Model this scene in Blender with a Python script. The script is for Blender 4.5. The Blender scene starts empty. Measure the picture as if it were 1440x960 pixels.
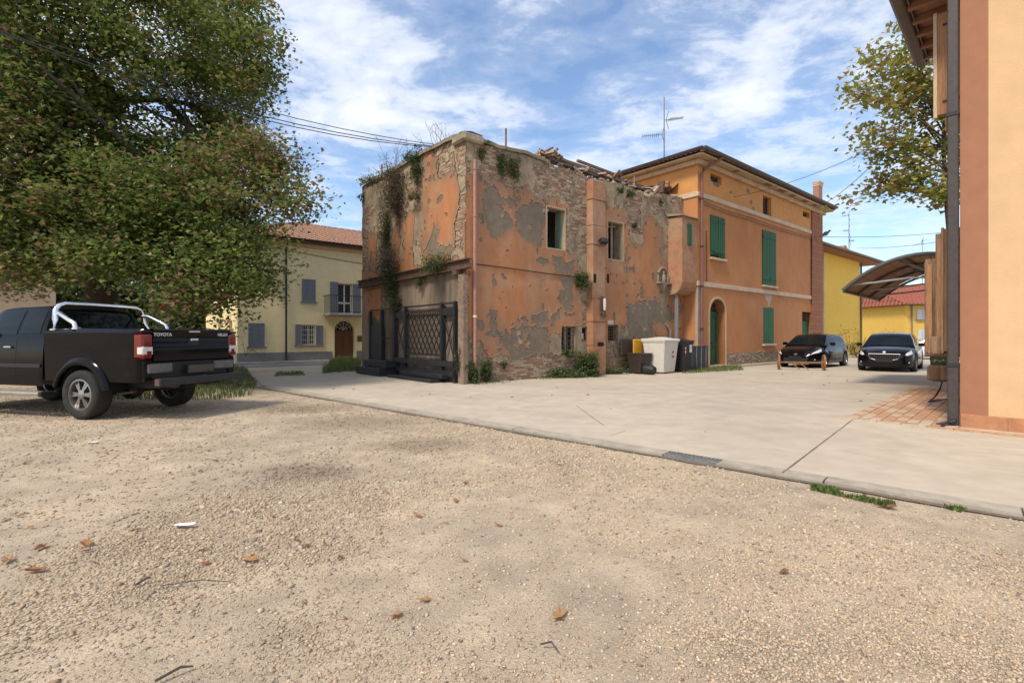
import bpy, math, random
import numpy as np
from mathutils import Vector, Matrix
rnd = random.Random(7)
S = bpy.context.scene
COL = S.collection
# ---------------------------------------------------------------- camera
F, HZ, CH = 705.0, 473.0, 1.3          # focal length and horizon row in photo pixels, eye height
cam = bpy.data.cameras.new('Camera'); cam_o = bpy.data.objects.new('Camera', cam); COL.objects.link(cam_o)
cam.sensor_width = 36.0; cam.lens = F / 1440 * 36; cam.clip_end = 2000; cam.clip_start = .05
cam.shift_y = -(480 - HZ) / 1440
cam_o.location = (0, 0, CH); cam_o.rotation_euler = (math.radians(90), 0, 0)
S.camera = cam_o
# ---------------------------------------------------------------- light
SUN_EL, SUN_AZ = 52.0, (-.63, -.777)     # a hazy sun high behind the camera, to the left
w = bpy.data.worlds.new('World'); S.world = w; w.use_nodes = True
nt = w.node_tree; nt.nodes.clear()
def wn(t, **k):
    n = nt.nodes.new(t)
    for a, b in k.items(): setattr(n, a, b)
    return n
sky = wn('ShaderNodeTexSky', sky_type='NISHITA', sun_disc=False)
sky.sun_elevation = math.radians(SUN_EL); sky.sun_rotation = math.atan2(SUN_AZ[0], SUN_AZ[1])
sky.air_density = 1.0; sky.dust_density = 1.2; sky.ozone_density = 1.6
tc = wn('ShaderNodeTexCoord'); sep = wn('ShaderNodeSeparateXYZ'); nt.links.new(tc.outputs['Generated'], sep.inputs[0])
def wm(op, a, b=None, c=None):
    n = wn('ShaderNodeMath', operation=op)
    for i, v in enumerate((a, b, c)):
        if v is None: continue
        if isinstance(v, (int, float)): n.inputs[i].default_value = v
        else: nt.links.new(v, n.inputs[i])
    return n.outputs[0]
zc = wm('MAXIMUM', wm('ADD', sep.outputs[2], .10), .06)
cx = wm('DIVIDE', sep.outputs[0], zc); cy = wm('DIVIDE', sep.outputs[1], zc)
cmb = wn('ShaderNodeCombineXYZ'); nt.links.new(cx, cmb.inputs[0]); nt.links.new(cy, cmb.inputs[1])
mp = wn('ShaderNodeMapping'); mp.inputs['Location'].default_value = (5.3, 1.7, 0); mp.inputs['Rotation'].default_value = (0, 0, .5); mp.inputs['Scale'].default_value = (1.0, 1.25, 1)
nt.links.new(cmb.outputs[0], mp.inputs[0])
def wnoise(scale, det, rough, dist=0):
    n = wn('ShaderNodeTexNoise'); n.inputs['Scale'].default_value = scale; n.inputs['Detail'].default_value = det
    n.inputs['Roughness'].default_value = rough; n.inputs['Distortion'].default_value = dist
    nt.links.new(mp.outputs[0], n.inputs['Vector']); return n.outputs['Fac']
n1 = wnoise(1.9, 10, .60, .3); n2 = wnoise(5.5, 8, .64, .3); n3 = wnoise(.30, 3, .5)
s = wm('ADD', wm('MULTIPLY', n1, .60), wm('ADD', wm('MULTIPLY', n2, .34), wm('MULTIPLY', n3, .36)))
def ramp(v, stops):
    r = wn('ShaderNodeValToRGB'); nt.links.new(v, r.inputs[0]); e = r.color_ramp.elements
    while len(e) < len(stops): e.new(.5)
    for k, (p, c) in enumerate(stops): e[k].position = p; e[k].color = (c, c, c, 1)
    return r.outputs[0]
cov = ramp(s, [(.52, .06), (.60, .22), (.67, .66), (.78, 1.0)])
thin = wn('ShaderNodeMapRange'); nt.links.new(sep.outputs[2], thin.inputs[0]); thin.inputs[1].default_value = .02; thin.inputs[2].default_value = .38; thin.inputs[3].default_value = .30; thin.inputs[4].default_value = 1.0   # the cloud deck thins to haze towards the horizon
mix = wn('ShaderNodeMix', data_type='RGBA'); nt.links.new(wm('MULTIPLY', cov, thin.outputs[0]), mix.inputs[0])
hsv = wn('ShaderNodeHueSaturation'); hsv.inputs['Saturation'].default_value = 1.12; hsv.inputs['Value'].default_value = 1.0
nt.links.new(sky.outputs[0], hsv.inputs['Color'])
nt.links.new(hsv.outputs[0], mix.inputs[6]); mix.inputs[7].default_value = (4.5, 4.7, 5.15, 1)
bg = wn('ShaderNodeBackground'); bg.inputs[1].default_value = .118
wo = wn('ShaderNodeOutputWorld'); nt.links.new(mix.outputs[2], bg.inputs[0]); nt.links.new(bg.outputs[0], wo.inputs[0])
sun = bpy.data.lights.new('Sun', 'SUN'); sun.energy = 1.9; sun.angle = math.radians(10); sun.color = (1, .90, .75)
sun_o = bpy.data.objects.new('Sun', sun); COL.objects.link(sun_o)
e = math.radians(SUN_EL); sd = Vector((SUN_AZ[0] * math.cos(e), SUN_AZ[1] * math.cos(e), math.sin(e)))
sun_o.rotation_euler = sd.to_track_quat('Z', 'Y').to_euler(); sun_o.location = sd * 60
S.view_settings.view_transform = 'Standard'; S.view_settings.look = 'None'; S.view_settings.exposure = .92; S.view_settings.gamma = 1
S.render.engine = 'CYCLES'; S.cycles.max_bounces = 6; S.cycles.diffuse_bounces = 3; S.cycles.transparent_max_bounces = 6
# ---------------------------------------------------------------- helpers: tags, meshes
def tag(o, label=None, cat=None, group=None, kind=None):
    if label: o['label'] = label
    if cat: o['category'] = cat
    if group: o['group'] = group
    if kind: o['kind'] = kind
    return o
def link(name, mesh, mat=None, parent=None):
    o = bpy.data.objects.new(name, mesh); COL.objects.link(o)
    if mat is not None and mesh is not None and len(mesh.materials) == 0: mesh.materials.append(mat)
    if parent is not None: o.parent = parent
    return o
def empty(name, loc=(0, 0, 0), rz=0.0, label=None, cat=None, group=None):
    o = bpy.data.objects.new(name, None); COL.objects.link(o); o.location = loc; o.rotation_euler = (0, 0, rz)
    o.empty_display_size = .1
    return tag(o, label, cat, group)
def copy_tree(o, parent=None):
    c = o.copy(); COL.objects.link(c); c.parent = parent
    for ch in o.children: copy_tree(ch, c)
    return c
def np_mesh(name, V, Fc, col=None, smooth=False):
    """mesh from arrays: V (n,3), Fc (m,k) all faces with k corners"""
    V = np.asarray(V, np.float32); Fc = np.asarray(Fc, np.int32); m, k = Fc.shape
    me = bpy.data.meshes.new(name)
    me.vertices.add(len(V)); me.vertices.foreach_set('co', V.ravel())
    me.loops.add(m * k); me.loops.foreach_set('vertex_index', Fc.ravel())
    me.polygons.add(m); me.polygons.foreach_set('loop_start', np.arange(0, m * k, k, dtype=np.int32))
    try: me.polygons.foreach_set('loop_total', np.full(m, k, np.int32))
    except Exception: pass
    if smooth: me.polygons.foreach_set('use_smooth', np.ones(m, bool))
    me.update(calc_edges=True)
    if col is not None:
        a = me.attributes.new('col', 'FLOAT_COLOR', 'POINT')
        c = np.ones((len(V), 4), np.float32); c[:, :3] = col; a.data.foreach_set('color', c.ravel())
    return me
class MB:
    def __init__(s): s.v = []; s.f = []
    def add(s, vs, fs):
        b = len(s.v); s.v += [tuple(p) for p in vs]; s.f += [tuple(i + b for i in f) for f in fs]; return s
    def box(s, x0, x1, y0, y1, z0, z1, M=None):
        vs = [(x, y, z) for z in (z0, z1) for y in (y0, y1) for x in (x0, x1)]
        if M is not None: vs = [M @ Vector(p) for p in vs]
        return s.add(vs, [(0, 2, 3, 1), (4, 5, 7, 6), (0, 1, 5, 4), (2, 6, 7, 3), (0, 4, 6, 2), (1, 3, 7, 5)])
    def bar(s, p, q, w, h, up=(0, 0, 1)):
        """rectangular bar from p to q, w across, h along up"""
        p = Vector(p); q = Vector(q); d = (q - p).normalized(); up = Vector(up)
        sx = d.cross(up)
        if sx.length < 1e-4: sx = d.cross(Vector((1, 0, 0)))
        sx.normalize(); u = sx.cross(d).normalized()
        vs = [c + sx * a * w / 2 + u * b * h / 2 for c in (p, q) for a, b in ((-1, -1), (1, -1), (1, 1), (-1, 1))]
        return s.add(vs, [(0, 1, 2, 3), (7, 6, 5, 4), (0, 4, 5, 1), (1, 5, 6, 2), (2, 6, 7, 3), (3, 7, 4, 0)])
    def tube(s, pts, r, n=8, cap=True):
        pts = [Vector(p) for p in pts]; m = len(pts); rs = r if isinstance(r, (list, tuple)) else [r] * m
        ref = Vector((0, 0, 1)); b = len(s.v)
        for i, p in enumerate(pts):
            d = (pts[min(i + 1, m - 1)] - pts[max(i - 1, 0)]).normalized()
            if abs(d.dot(ref)) > .96: a = d.cross(Vector((1, 0, 0))).normalized()
            else: a = d.cross(ref).normalized()
            c = a.cross(d).normalized()
            for k in range(n):
                t = 2 * math.pi * k / n; s.v.append(tuple(p + (a * math.cos(t) + c * math.sin(t)) * rs[i]))
        for i in range(m - 1):
            for k in range(n):
                s.f.append((b + i * n + k, b + i * n + (k + 1) % n, b + (i + 1) * n + (k + 1) % n, b + (i + 1) * n + k))
        if cap: s.f.append(tuple(b + k for k in range(n))[::-1]); s.f.append(tuple(b + (m - 1) * n + k for k in range(n)))
        return s
    def lathe(s, prof, n=24, axis='z', c=(0, 0, 0), closed=False):
        b = len(s.v); m = len(prof); c = Vector(c)
        for r, h in prof:
            for k in range(n):
                t = 2 * math.pi * k / n; x, y = r * math.cos(t), r * math.sin(t)
                p = {'z': (x, y, h), 'y': (x, h, y), 'x': (h, x, y)}[axis]; s.v.append(tuple(c + Vector(p)))
        for i in range(m if closed else m - 1):
            j = (i + 1) % m
            for k in range(n): s.f.append((b + i * n + k, b + i * n + (k + 1) % n, b + j * n + (k + 1) % n, b + j * n + k))
        if not closed:
            s.f.append(tuple(b + k for k in range(n))[::-1]); s.f.append(tuple(b + (m - 1) * n + k for k in range(n)))
        return s
    def prism(s, poly, z0, z1, M=None):
        n = len(poly); vs = [(x, y, z0) for x, y in poly] + [(x, y, z1) for x, y in poly]
        if M is not None: vs = [M @ Vector(p) for p in vs]
        return s.add(vs, [tuple(range(n))[::-1], tuple(range(n, 2 * n))] + [(i, (i + 1) % n, n + (i + 1) % n, n + i) for i in range(n)])
    def grid(s, P):
        """P[i][j] points"""
        b = len(s.v); n = len(P[0])
        for row in P: s.v += [tuple(p) for p in row]
        for i in range(len(P) - 1):
            for j in range(n - 1): s.f.append((b + i * n + j, b + i * n + j + 1, b + (i + 1) * n + j + 1, b + (i + 1) * n + j))
        return s
    def mesh(s, name, smooth=None, weld=False):
        me = bpy.data.meshes.new(name); me.from_pydata(s.v, [], s.f)
        if weld or smooth is not None:
            import bmesh
            bm = bmesh.new(); bm.from_mesh(me)
            if weld: bmesh.ops.remove_doubles(bm, verts=bm.verts, dist=1e-4)
            bmesh.ops.recalc_face_normals(bm, faces=bm.faces); bm.to_mesh(me); bm.free()
        if smooth is not None:
            me.polygons.foreach_set('use_smooth', [True] * len(me.polygons)); me.set_sharp_from_angle(angle=math.radians(smooth))
        me.update(); return me
    def build(s, name, mat, parent=None, smooth=None, bevel=0, weld=False):
        o = link(name, s.mesh(name, smooth, weld), mat, parent)
        if bevel:
            md = o.modifiers.new('Bevel', 'BEVEL'); md.width = bevel; md.segments = 1; md.limit_method = 'ANGLE'; md.angle_limit = math.radians(40)
        return o
def box(name, mat, parent, x0, x1, y0, y1, z0, z1, bevel=0):
    return MB().box(x0, x1, y0, y1, z0, z1).build(name, mat, parent, bevel=bevel)
def text_mesh(name, body, size, mat, parent, M, depth=.004):
    cu = bpy.data.curves.new(name, 'FONT'); cu.body = body; cu.size = size; cu.extrude = depth; cu.align_x = 'CENTER'; cu.align_y = 'CENTER'
    o = bpy.data.objects.new(name + '_tmp', cu); COL.objects.link(o)
    bpy.context.view_layer.update()
    me = bpy.data.meshes.new_from_object(o.evaluated_get(bpy.context.evaluated_depsgraph_get()))
    bpy.data.objects.remove(o); bpy.data.curves.remove(cu)
    me.transform(M); me.materials.clear(); return link(name, me, mat, parent)
# ---------------------------------------------------------------- helpers: noise
def _h(i, j, s): 
    n = np.sin(i * 127.1 + j * 311.7 + s * 74.7) * 43758.5453; return n - np.floor(n)
def vn(x, y, s=0):
    x = np.asarray(x, float); y = np.asarray(y, float)
    i = np.floor(x); j = np.floor(y); a = x - i; b = y - j; a = a * a * (3 - 2 * a); b = b * b * (3 - 2 * b)
    return (_h(i, j, s) * (1 - a) + _h(i + 1, j, s) * a) * (1 - b) + (_h(i, j + 1, s) * (1 - a) + _h(i + 1, j + 1, s) * a) * b
def fbm(x, y, s=0, o=4):
    t = 0; a = .5; k = 1.
    for q in range(o): t = t + a * vn(x * k, y * k, s + q * 13); a *= .5; k *= 2.03
    return t / (1 - .5 ** o)
def inpoly(X, Y, P):
    r = np.zeros(X.shape, bool); n = len(P)
    for i in range(n):
        x0, y0 = P[i]; x1, y1 = P[(i + 1) % n]
        if y0 == y1: continue
        r ^= ((y0 > Y) != (y1 > Y)) & (X < (x1 - x0) * (Y - y0) / (y1 - y0) + x0)
    return r
# ---------------------------------------------------------------- helpers: photo rows to the ground and to wall planes
def gnd(px, py): Y = CH * F / (py - HZ); return Vector(((px - 720) / F * Y, Y, 0))
def at(px, py, Y): return Vector(((px - 720) / F * Y, Y, CH + (HZ - py) / F * Y))
class Frame:
    """a building's own axes: u along its long front, v into the block, z up"""
    def __init__(s, O, ang): s.O = Vector(O); s.a = ang; s.U = Vector((math.cos(ang), math.sin(ang), 0)); s.V = Vector((-s.U.y, s.U.x, 0))
    def front(s, px, py, v=0.0):
        r = (px - 720) / F; o = s.O + s.V * v; u = (r * o.y - o.x) / (s.U.x - r * s.U.y); Y = o.y + u * s.U.y
        return u, CH + (HZ - py) / F * Y
    def side(s, px, py, u=0.0):
        r = (px - 720) / F; o = s.O + s.U * u; v = (r * o.y - o.x) / (s.V.x - r * s.V.y); Y = o.y + v * s.V.y
        return v, CH + (HZ - py) / F * Y
    def w(s, u, v, z=0.0): return s.O + s.U * u + s.V * v + Vector((0, 0, z))
    def loc(s, p): d = Vector(p) - s.O; return d.dot(s.U), d.dot(s.V), d.z
    def empty(s, name, label, cat, group=None): return empty(name, s.O, s.a, label, cat, group)
ANG = math.atan2(.6384, .7697)
# ---------------------------------------------------------------- materials
MATS = {}
def mat(name, col, rough=.8, var=.18, scale=2.5, bump=.15, bscale=60, col2=None, metal=0, spec=.4, streak=None, coat=0, attr=False, lo=.35, hi=.65, trans=0, dirt=None, stain=None):
    """colour varied by two octaves of noise, fine relief by a third; col2 gives large worn patches"""
    if name in MATS: return MATS[name]
    m = bpy.data.materials.new(name); m.use_nodes = True; t = m.node_tree; N = t.nodes; L = t.links
    b = N['Principled BSDF']; b.inputs['Roughness'].default_value = rough; b.inputs['Metallic'].default_value = metal
    b.inputs['Specular IOR Level'].default_value = spec; b.inputs['Coat Weight'].default_value = coat; b.inputs['Coat Roughness'].default_value = .05
    tcn = N.new('ShaderNodeTexCoord'); vec = tcn.outputs['Object']
    if streak:
        mpn = N.new('ShaderNodeMapping'); mpn.inputs['Scale'].default_value = streak; L.new(vec, mpn.inputs[0]); svec = mpn.outputs[0]
    else: svec = vec
    def noise(sc, det=6, v=vec, r=.6):
        n = N.new('ShaderNodeTexNoise'); n.inputs['Scale'].default_value = sc; n.inputs['Detail'].default_value = det; n.inputs['Roughness'].default_value = r
        L.new(v, n.inputs['Vector']); return n.outputs['Fac']
    def rmp(f, a, c):
        r = N.new('ShaderNodeMapRange'); r.inputs[1].default_value = a; r.inputs[2].default_value = c; L.new(f, r.inputs[0]); return r.outputs[0]
    def mixc(fac, A, B, mode='MIX'):
        x = N.new('ShaderNodeMix'); x.data_type = 'RGBA'; x.blend_type = mode
        for v, i in ((fac, 0), (A, 6), (B, 7)):
            if isinstance(v, (float, int)): x.inputs[i].default_value = v
            elif isinstance(v, tuple): x.inputs[i].default_value = (*v, 1)
            else: L.new(v, x.inputs[i])
        return x.outputs[2]
    if attr:
        a = N.new('ShaderNodeAttribute'); a.attribute_name = 'col'; c = a.outputs['Color']
    else: c = tuple(col)
    if col2: c = mixc(rmp(noise(scale, 8, svec), lo, hi), c, tuple(col2))
    if var:
        f = noise(scale * 3.7 + 1, 6, svec)
        k = N.new('ShaderNodeMapRange'); k.inputs[1].default_value = .3; k.inputs[2].default_value = .7; k.inputs[3].default_value = 1 - var; k.inputs[4].default_value = 1 + var
        L.new(f, k.inputs[0]); cb = N.new('ShaderNodeCombineColor')
        for i in range(3): L.new(k.outputs[0], cb.inputs[i])
        c = mixc(1.0, c, cb.outputs[0], 'MULTIPLY')
    if dirt:
        c = mixc(rmp(noise(dirt[1], 8, vec, .7), dirt[2], dirt[3]), c, tuple(dirt[0]))
    if stain:      # long vertical rain streaks with a ragged edge
        ms = N.new('ShaderNodeMapping'); ms.inputs['Scale'].default_value = stain[4]; L.new(vec, ms.inputs[0])
        c = mixc(rmp(noise(stain[1], 9, ms.outputs[0], .68), stain[2], stain[3]), c, tuple(stain[0]))
    if isinstance(c, tuple): b.inputs['Base Color'].default_value = (*c, 1)
    else: L.new(c, b.inputs['Base Color'])
    if bump:
        bp = N.new('ShaderNodeBump'); bp.inputs['Strength'].default_value = bump; bp.inputs['Distance'].default_value = .02
        L.new(noise(bscale, 5), bp.inputs['Height']); L.new(bp.outputs[0], b.inputs['Normal'])
    if trans:
        tr = N.new('ShaderNodeBsdfTranslucent'); mx = N.new('ShaderNodeMixShader'); mx.inputs[0].default_value = trans
        if not isinstance(c, tuple): L.new(c, tr.inputs[0])
        else: tr.inputs[0].default_value = (*c, 1)
        L.new(b.outputs[0], mx.inputs[1]); L.new(tr.outputs[0], mx.inputs[2]); L.new(mx.outputs[0], N['Material Output'].inputs[0])
    MATS[name] = m; return m
def glass(name, tint, alpha, rough=.03):
    """thin pane: mirror-like at grazing angles, partly clear"""
    if name in MATS: return MATS[name]
    m = bpy.data.materials.new(name); m.use_nodes = True; t = m.node_tree; N = t.nodes; L = t.links
    b = N['Principled BSDF']; b.inputs['Base Color'].default_value = (*tint, 1); b.inputs['Roughness'].default_value = rough; b.inputs['Specular IOR Level'].default_value = .28
    tr = N.new('ShaderNodeBsdfTransparent'); mx = N.new('ShaderNodeMixShader'); mx.inputs[0].default_value = alpha
    L.new(b.outputs[0], mx.inputs[1]); L.new(tr.outputs[0], mx.inputs[2]); L.new(mx.outputs[0], N['Material Output'].inputs[0])
    MATS[name] = m; return m
M_black = mat('black_paint', (.004, .004, .005), .14, .3, 1.5, 0, coat=.14, spec=.10, dirt=((.014, .013, .012), 1.6, .52, .9))
M_plastic = mat('black_plastic', (.018, .018, .019), .55, .25, 4, .1)
M_rubber = mat('tyre_rubber', (.022, .021, .02), .85, .3, 6, .3, 90, dirt=((.10, .085, .07), 5, .55, .9))
M_alloy = mat('alloy_rim', (.32, .31, .30), .35, .2, 9, .05, metal=.85, dirt=((.08, .06, .05), 7, .5, .8))
M_chrome = mat('chrome_tube', (.80, .80, .81), .10, .06, 4, 0, metal=1)
M_dglass = glass('dark_car_glass', (.006, .009, .008), .25)
M_redlens = mat('red_lens', (.15, .004, .005), .12, .1, 5, 0, coat=.6)
M_whitelens = mat('clear_lens', (.62, .60, .58), .12, .1, 5, 0, coat=.6)
M_iron = mat('black_iron', (.022, .023, .026), .5, .3, 5, .12, 80, dirt=((.09, .06, .045), 4, .6, .9))
M_wood_old = mat('weathered_wood', (.30, .19, .11), .85, .35, 3, .5, 30, col2=(.17, .10, .06), streak=(6, 6, .5))
M_tile = mat('terracotta_roof', (.40, .20, .125), .9, .35, 4, .3, 40, col2=(.27, .17, .125), dirt=((.16, .13, .10), 1.3, .55, .8))
M_gutter = mat('gutter_metal', (.10, .085, .08), .55, .25, 3, .1)
M_wire = mat('cable', (.02, .02, .022), .6, 0, 1, 0)
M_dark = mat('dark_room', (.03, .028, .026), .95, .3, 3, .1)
# ================================================================ SETTING: ground
RU = Frame(gnd(655, 540), ANG)          # the orange row: ruin and three-storey house
ANGR = math.radians(44.4); RB = Frame(gnd(1350, 601), ANGR)   # the peach building on the right
LH = Frame(gnd(334, 511), ANG)          # the yellow house on the left
M_gravel = mat('gravel_ground', (.54, .425, .30), .95, .22, .55, .8, 75, col2=(.41, .33, .245), lo=.40, hi=.62, dirt=((.29, .21, .14), .8, .60, .80), stain=((.25, .20, .15), 42, .50, .74, (1, 1, 1)))
M_conc = mat('yard_concrete', (.50, .425, .33), .85, .10, .45, .10, 90, col2=(.43, .37, .29), lo=.35, hi=.7, dirt=((.34, .285, .22), 1.7, .56, .82), stain=((.37, .32, .255), .35, .50, .72, (1, 1, 1)))
M_kerb = mat('kerb_concrete', (.41, .36, .29), .9, .22, 1.2, .3, 50, col2=(.31, .265, .21))
M_road = mat('asphalt_road', (.24, .23, .215), .9, .15, 1, .3, 80, col2=(.19, .18, .17))
N_ = 160
gx = np.linspace(-1, 1, N_); sgn = np.sign(gx) * (np.abs(gx) ** 3.2)
GX, GY = np.meshgrid(sgn * 600, sgn * 600 + 5, indexing='ij')
GZ = -.02 + .02 * (fbm(GX * .5, GY * .5, 3) - .5) * (np.hypot(GX, GY) < 40)
idx = np.arange(N_ * N_).reshape(N_, N_)
FQ = np.stack([idx[:-1, :-1], idx[1:, :-1], idx[1:, 1:], idx[:-1, 1:]], -1).reshape(-1, 4)
tag(link('ground', np_mesh('ground', np.stack([GX, GY, GZ], -1).reshape(-1, 3), FQ, smooth=True), M_gravel), kind='structure')
E0, E1 = gnd(1440, 727), gnd(357, 543); ed = (E1 - E0).normalized(); en = Vector((ed.y, -ed.x, 0))   # yard edge, en points into the yard
if en.y < 0: en = -en
E0 = E0 - ed * 5.0
def sheet(name, pts, z, matl, th=.25):
    poly = [(p[0], p[1]) for p in pts]
    return tag(MB().prism(poly, z - th, z).build(name, matl), kind='structure')
far_l = gnd(357, 530); far_m = gnd(472, 523)
K = .24
yard = [E0 + en * K, Vector((34, -6, 0)), Vector((60, 30, 0)), Vector((46, 60, 0)), RU.w(30, -.5), RU.w(.5, .3), RU.w(.4, 6.5), far_m, far_l, E1 + en * K]
sheet('concrete_yard', yard, .012, M_conc)
# kerb strip of cast blocks along the yard edge
kr = empty('kerb', E0, math.atan2(ed.y, ed.x)); tag(kr, kind='structure')
Lk = (E1 - E0).length; nk = int(Lk / 1.25); sgn_n = 1 if Vector((-math.sin(kr.rotation_euler.z), math.cos(kr.rotation_euler.z), 0)).dot(en) > 0 else -1
grate_u = [(gnd(px, py) - E0).dot(ed) for px, py in ((1003, 655), (930, 641))]
km = MB().box(.006, 1.244, .004, K - .035, -.2, .016).mesh('kerb_block'); km.materials.append(M_kerb)
for i in range(nk):
    if i * 1.25 < grate_u[1] and (i + 1) * 1.25 > grate_u[0]: continue
    b_ = link('kerb_block', km, None, kr); b_.location = (i * 1.25, 0 if sgn_n > 0 else -K, rnd.uniform(-.003, .001)); b_.rotation_euler = (rnd.uniform(-.004, .004), 0, 0)
lo_i = [i for i in range(nk) if i * 1.25 < grate_u[1] and (i + 1) * 1.25 > grate_u[0]]
g0, g1 = lo_i[0] * 1.25, (lo_i[-1] + 1) * 1.25
yk = (lambda a, b: (a, b)) if sgn_n > 0 else (lambda a, b: (-b, -a))
for a, b_ in ((g0, grate_u[0]), (grate_u[1], g1)):
    y0, y1 = yk(.004, K - .035); box('kerb_block', M_kerb, kr, a + .006, b_ - .006, y0, y1, -.2, .016)
gr = empty('drain_grate', E0, kr.rotation_euler.z, 'galvanised slotted drain grate set in the yard edge', 'grate')
y0, y1 = yk(.03, K - .04); mb = MB()
mb.box(grate_u[0], grate_u[1], y0, y0 + .02, -.06, .02).box(grate_u[0], grate_u[1], y1 - .02, y1, -.06, .02)
M_galv = mat('galvanised', (.30, .30, .29), .5, .3, 12, .1, metal=.6, dirt=((.12, .09, .07), 5, .5, .8))
mb.build('frame', M_galv, gr)
mb = MB(); x = grate_u[0] + .01
while x < grate_u[1] - .02: mb.box(x, x + .014, y0 + .02, y1 - .02, -.04, .018); x += .042
mb.box(grate_u[0], grate_u[1], (y0 + y1) / 2 - .012, (y0 + y1) / 2 + .012, -.04, .0175); mb.build('slots', M_galv, gr)
box('channel', M_dark, gr, grate_u[0], grate_u[1], y0 + .02, y1 - .02, -.1, -.07)
# dirt in the slot behind the kerb and along its gravel side
M_joint = mat('joint_dirt', (.16, .13, .10), .95, .3, 9, 0)
y0, y1 = yk(K - .036, K + .002); tag(MB().box(0, Lk, y0, y1, -.1, .006).build('edge_slot', M_joint, kr), None)
P = []
for i in range(160):
    x = Lk * i / 159; a_ = .02 + .07 * float(fbm(x * 2.3, 1.0, 6, 4)) ** 1.5; P.append([(x, -sgn_n * (-.003), -.004), (x, -sgn_n * a_, -.008)])
MB().grid(P).build('edge_dirt', M_joint, kr)
# saw-cut joints of the yard
def joint(p, q, w_=.014):
    d = (q - p).normalized(); n_ = Vector((-d.y, d.x, 0)) * w_ / 2; mb = MB(); k = 24; P = []
    for i in range(k + 1):
        c = p.lerp(q, i / k); wv = .5 + rnd.random(); P.append([c - n_ * wv + Vector((0, 0, .0165)), c + n_ * wv + Vector((0, 0, .0165))])
    tag(mb.grid(P).build('yard_joint', M_joint), kind='structure')
joint(gnd(1203, 588), gnd(1100, 667)); joint(gnd(810, 571), gnd(850, 600), .007); joint(gnd(858, 614), gnd(880, 607), .006)
joint(gnd(700, 560), gnd(1190, 545), .006)
# brick patio beside the peach building
M_brickp = mat('paving_brick', (.46, .25, .14), .85, .28, 2.2, .3, 60, col2=(.52, .35, .215), lo=.4, hi=.7)
M_brickp2 = mat('paving_brick_pale', (.54, .40, .28), .88, .2, 2.2, .3, 60, col2=(.42, .33, .25))
bed = [RB.w(-.30, .0), RB.w(-.30, 1.33), RB.w(6.6, 1.33), RB.w(6.6, 0)]
pt = MB().prism([RB.loc(p)[:2] for p in bed], -.2, .020).build('brick_patio', mat('sand_joint', (.30, .235, .17), .95, .25, 9, .2)); pt.location = RB.O; pt.rotation_euler = (0, 0, ANGR); tag(pt, kind='structure')
bm_ = []
for m_ in (M_brickp, M_brickp2):
    me = MB().box(.004, .286, .004, .136, -.03, .028).mesh('brick'); me.materials.append(m_); bm_.append(me)
n_b = 0
for r in range(9):
    u = -.29 - (.145 if r % 2 else 0)
    while u < 6.5 and n_b < 250:
        if u < -.3: u += .29; continue
        o = link('brick', bm_[0 if rnd.random() > .25 else 1], None, pt); o.location = (u, .01 + r * .146, rnd.uniform(-.004, .003)); o.rotation_euler = (rnd.uniform(-.01, .01), rnd.uniform(-.006, .006), rnd.uniform(-.01, .01)); n_b += 1; u += .29
for i in range(24):      # edging course that runs on under the peach wall
    o = link('brick', bm_[1 if i < 4 else 0], None, pt); v = 1.2 - i * .29
    o.location = (-.30, v, rnd.uniform(-.003, .003)); o.rotation_euler = (0, 0, math.pi / 2 + rnd.uniform(-.012, .012))
# road in front of the yellow house
road = [LH.w(-40, -3.6), LH.w(60, -3.6), LH.w(60, -.35), LH.w(-40, -.35)]
sheet('road', road, .004, M_road)
sheet('pavement', [LH.w(-.5, -.9), LH.w(40, -.9), LH.w(40, .2), LH.w(-.5, .2)], .06, M_kerb)
def damp_nodes(m, spots):
    """dark damp hollows in the gravel, each with its own ragged outline"""
    t = m.node_tree; N = t.nodes; L = t.links; b = N['Principled BSDF']; src = b.inputs['Base Color'].links[0].from_socket
    tcn = N.new('ShaderNodeTexCoord'); nz = N.new('ShaderNodeTexNoise'); nz.inputs['Scale'].default_value = 2.2; nz.inputs['Detail'].default_value = 6; L.new(tcn.outputs['Object'], nz.inputs['Vector'])
    for (x, y, r) in spots:
        mp2 = N.new('ShaderNodeMapping'); mp2.vector_type = 'TEXTURE'; mp2.inputs['Location'].default_value = (x, y, 0); mp2.inputs['Scale'].default_value = (1.6 * r, r, 50); L.new(tcn.outputs['Object'], mp2.inputs[0])
        ln = N.new('ShaderNodeVectorMath'); ln.operation = 'LENGTH'; L.new(mp2.outputs[0], ln.inputs[0])
        ad = N.new('ShaderNodeMath'); ad.operation = 'ADD'; L.new(ln.outputs['Value'], ad.inputs[0]); L.new(nz.outputs['Fac'], ad.inputs[1])
        mr = N.new('ShaderNodeMapRange'); mr.inputs[1].default_value = 1.0; mr.inputs[2].default_value = 1.7; mr.inputs[3].default_value = .55; mr.inputs[4].default_value = 0; L.new(ad.outputs[0], mr.inputs[0])
        mx = N.new('ShaderNodeMix'); mx.data_type = 'RGBA'; L.new(mr.outputs[0], mx.inputs[0]); L.new(src, mx.inputs[6]); mx.inputs[7].default_value = (.20, .15, .10, 1); src = mx.outputs[2]
    L.new(src, b.inputs['Base Color'])
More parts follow.
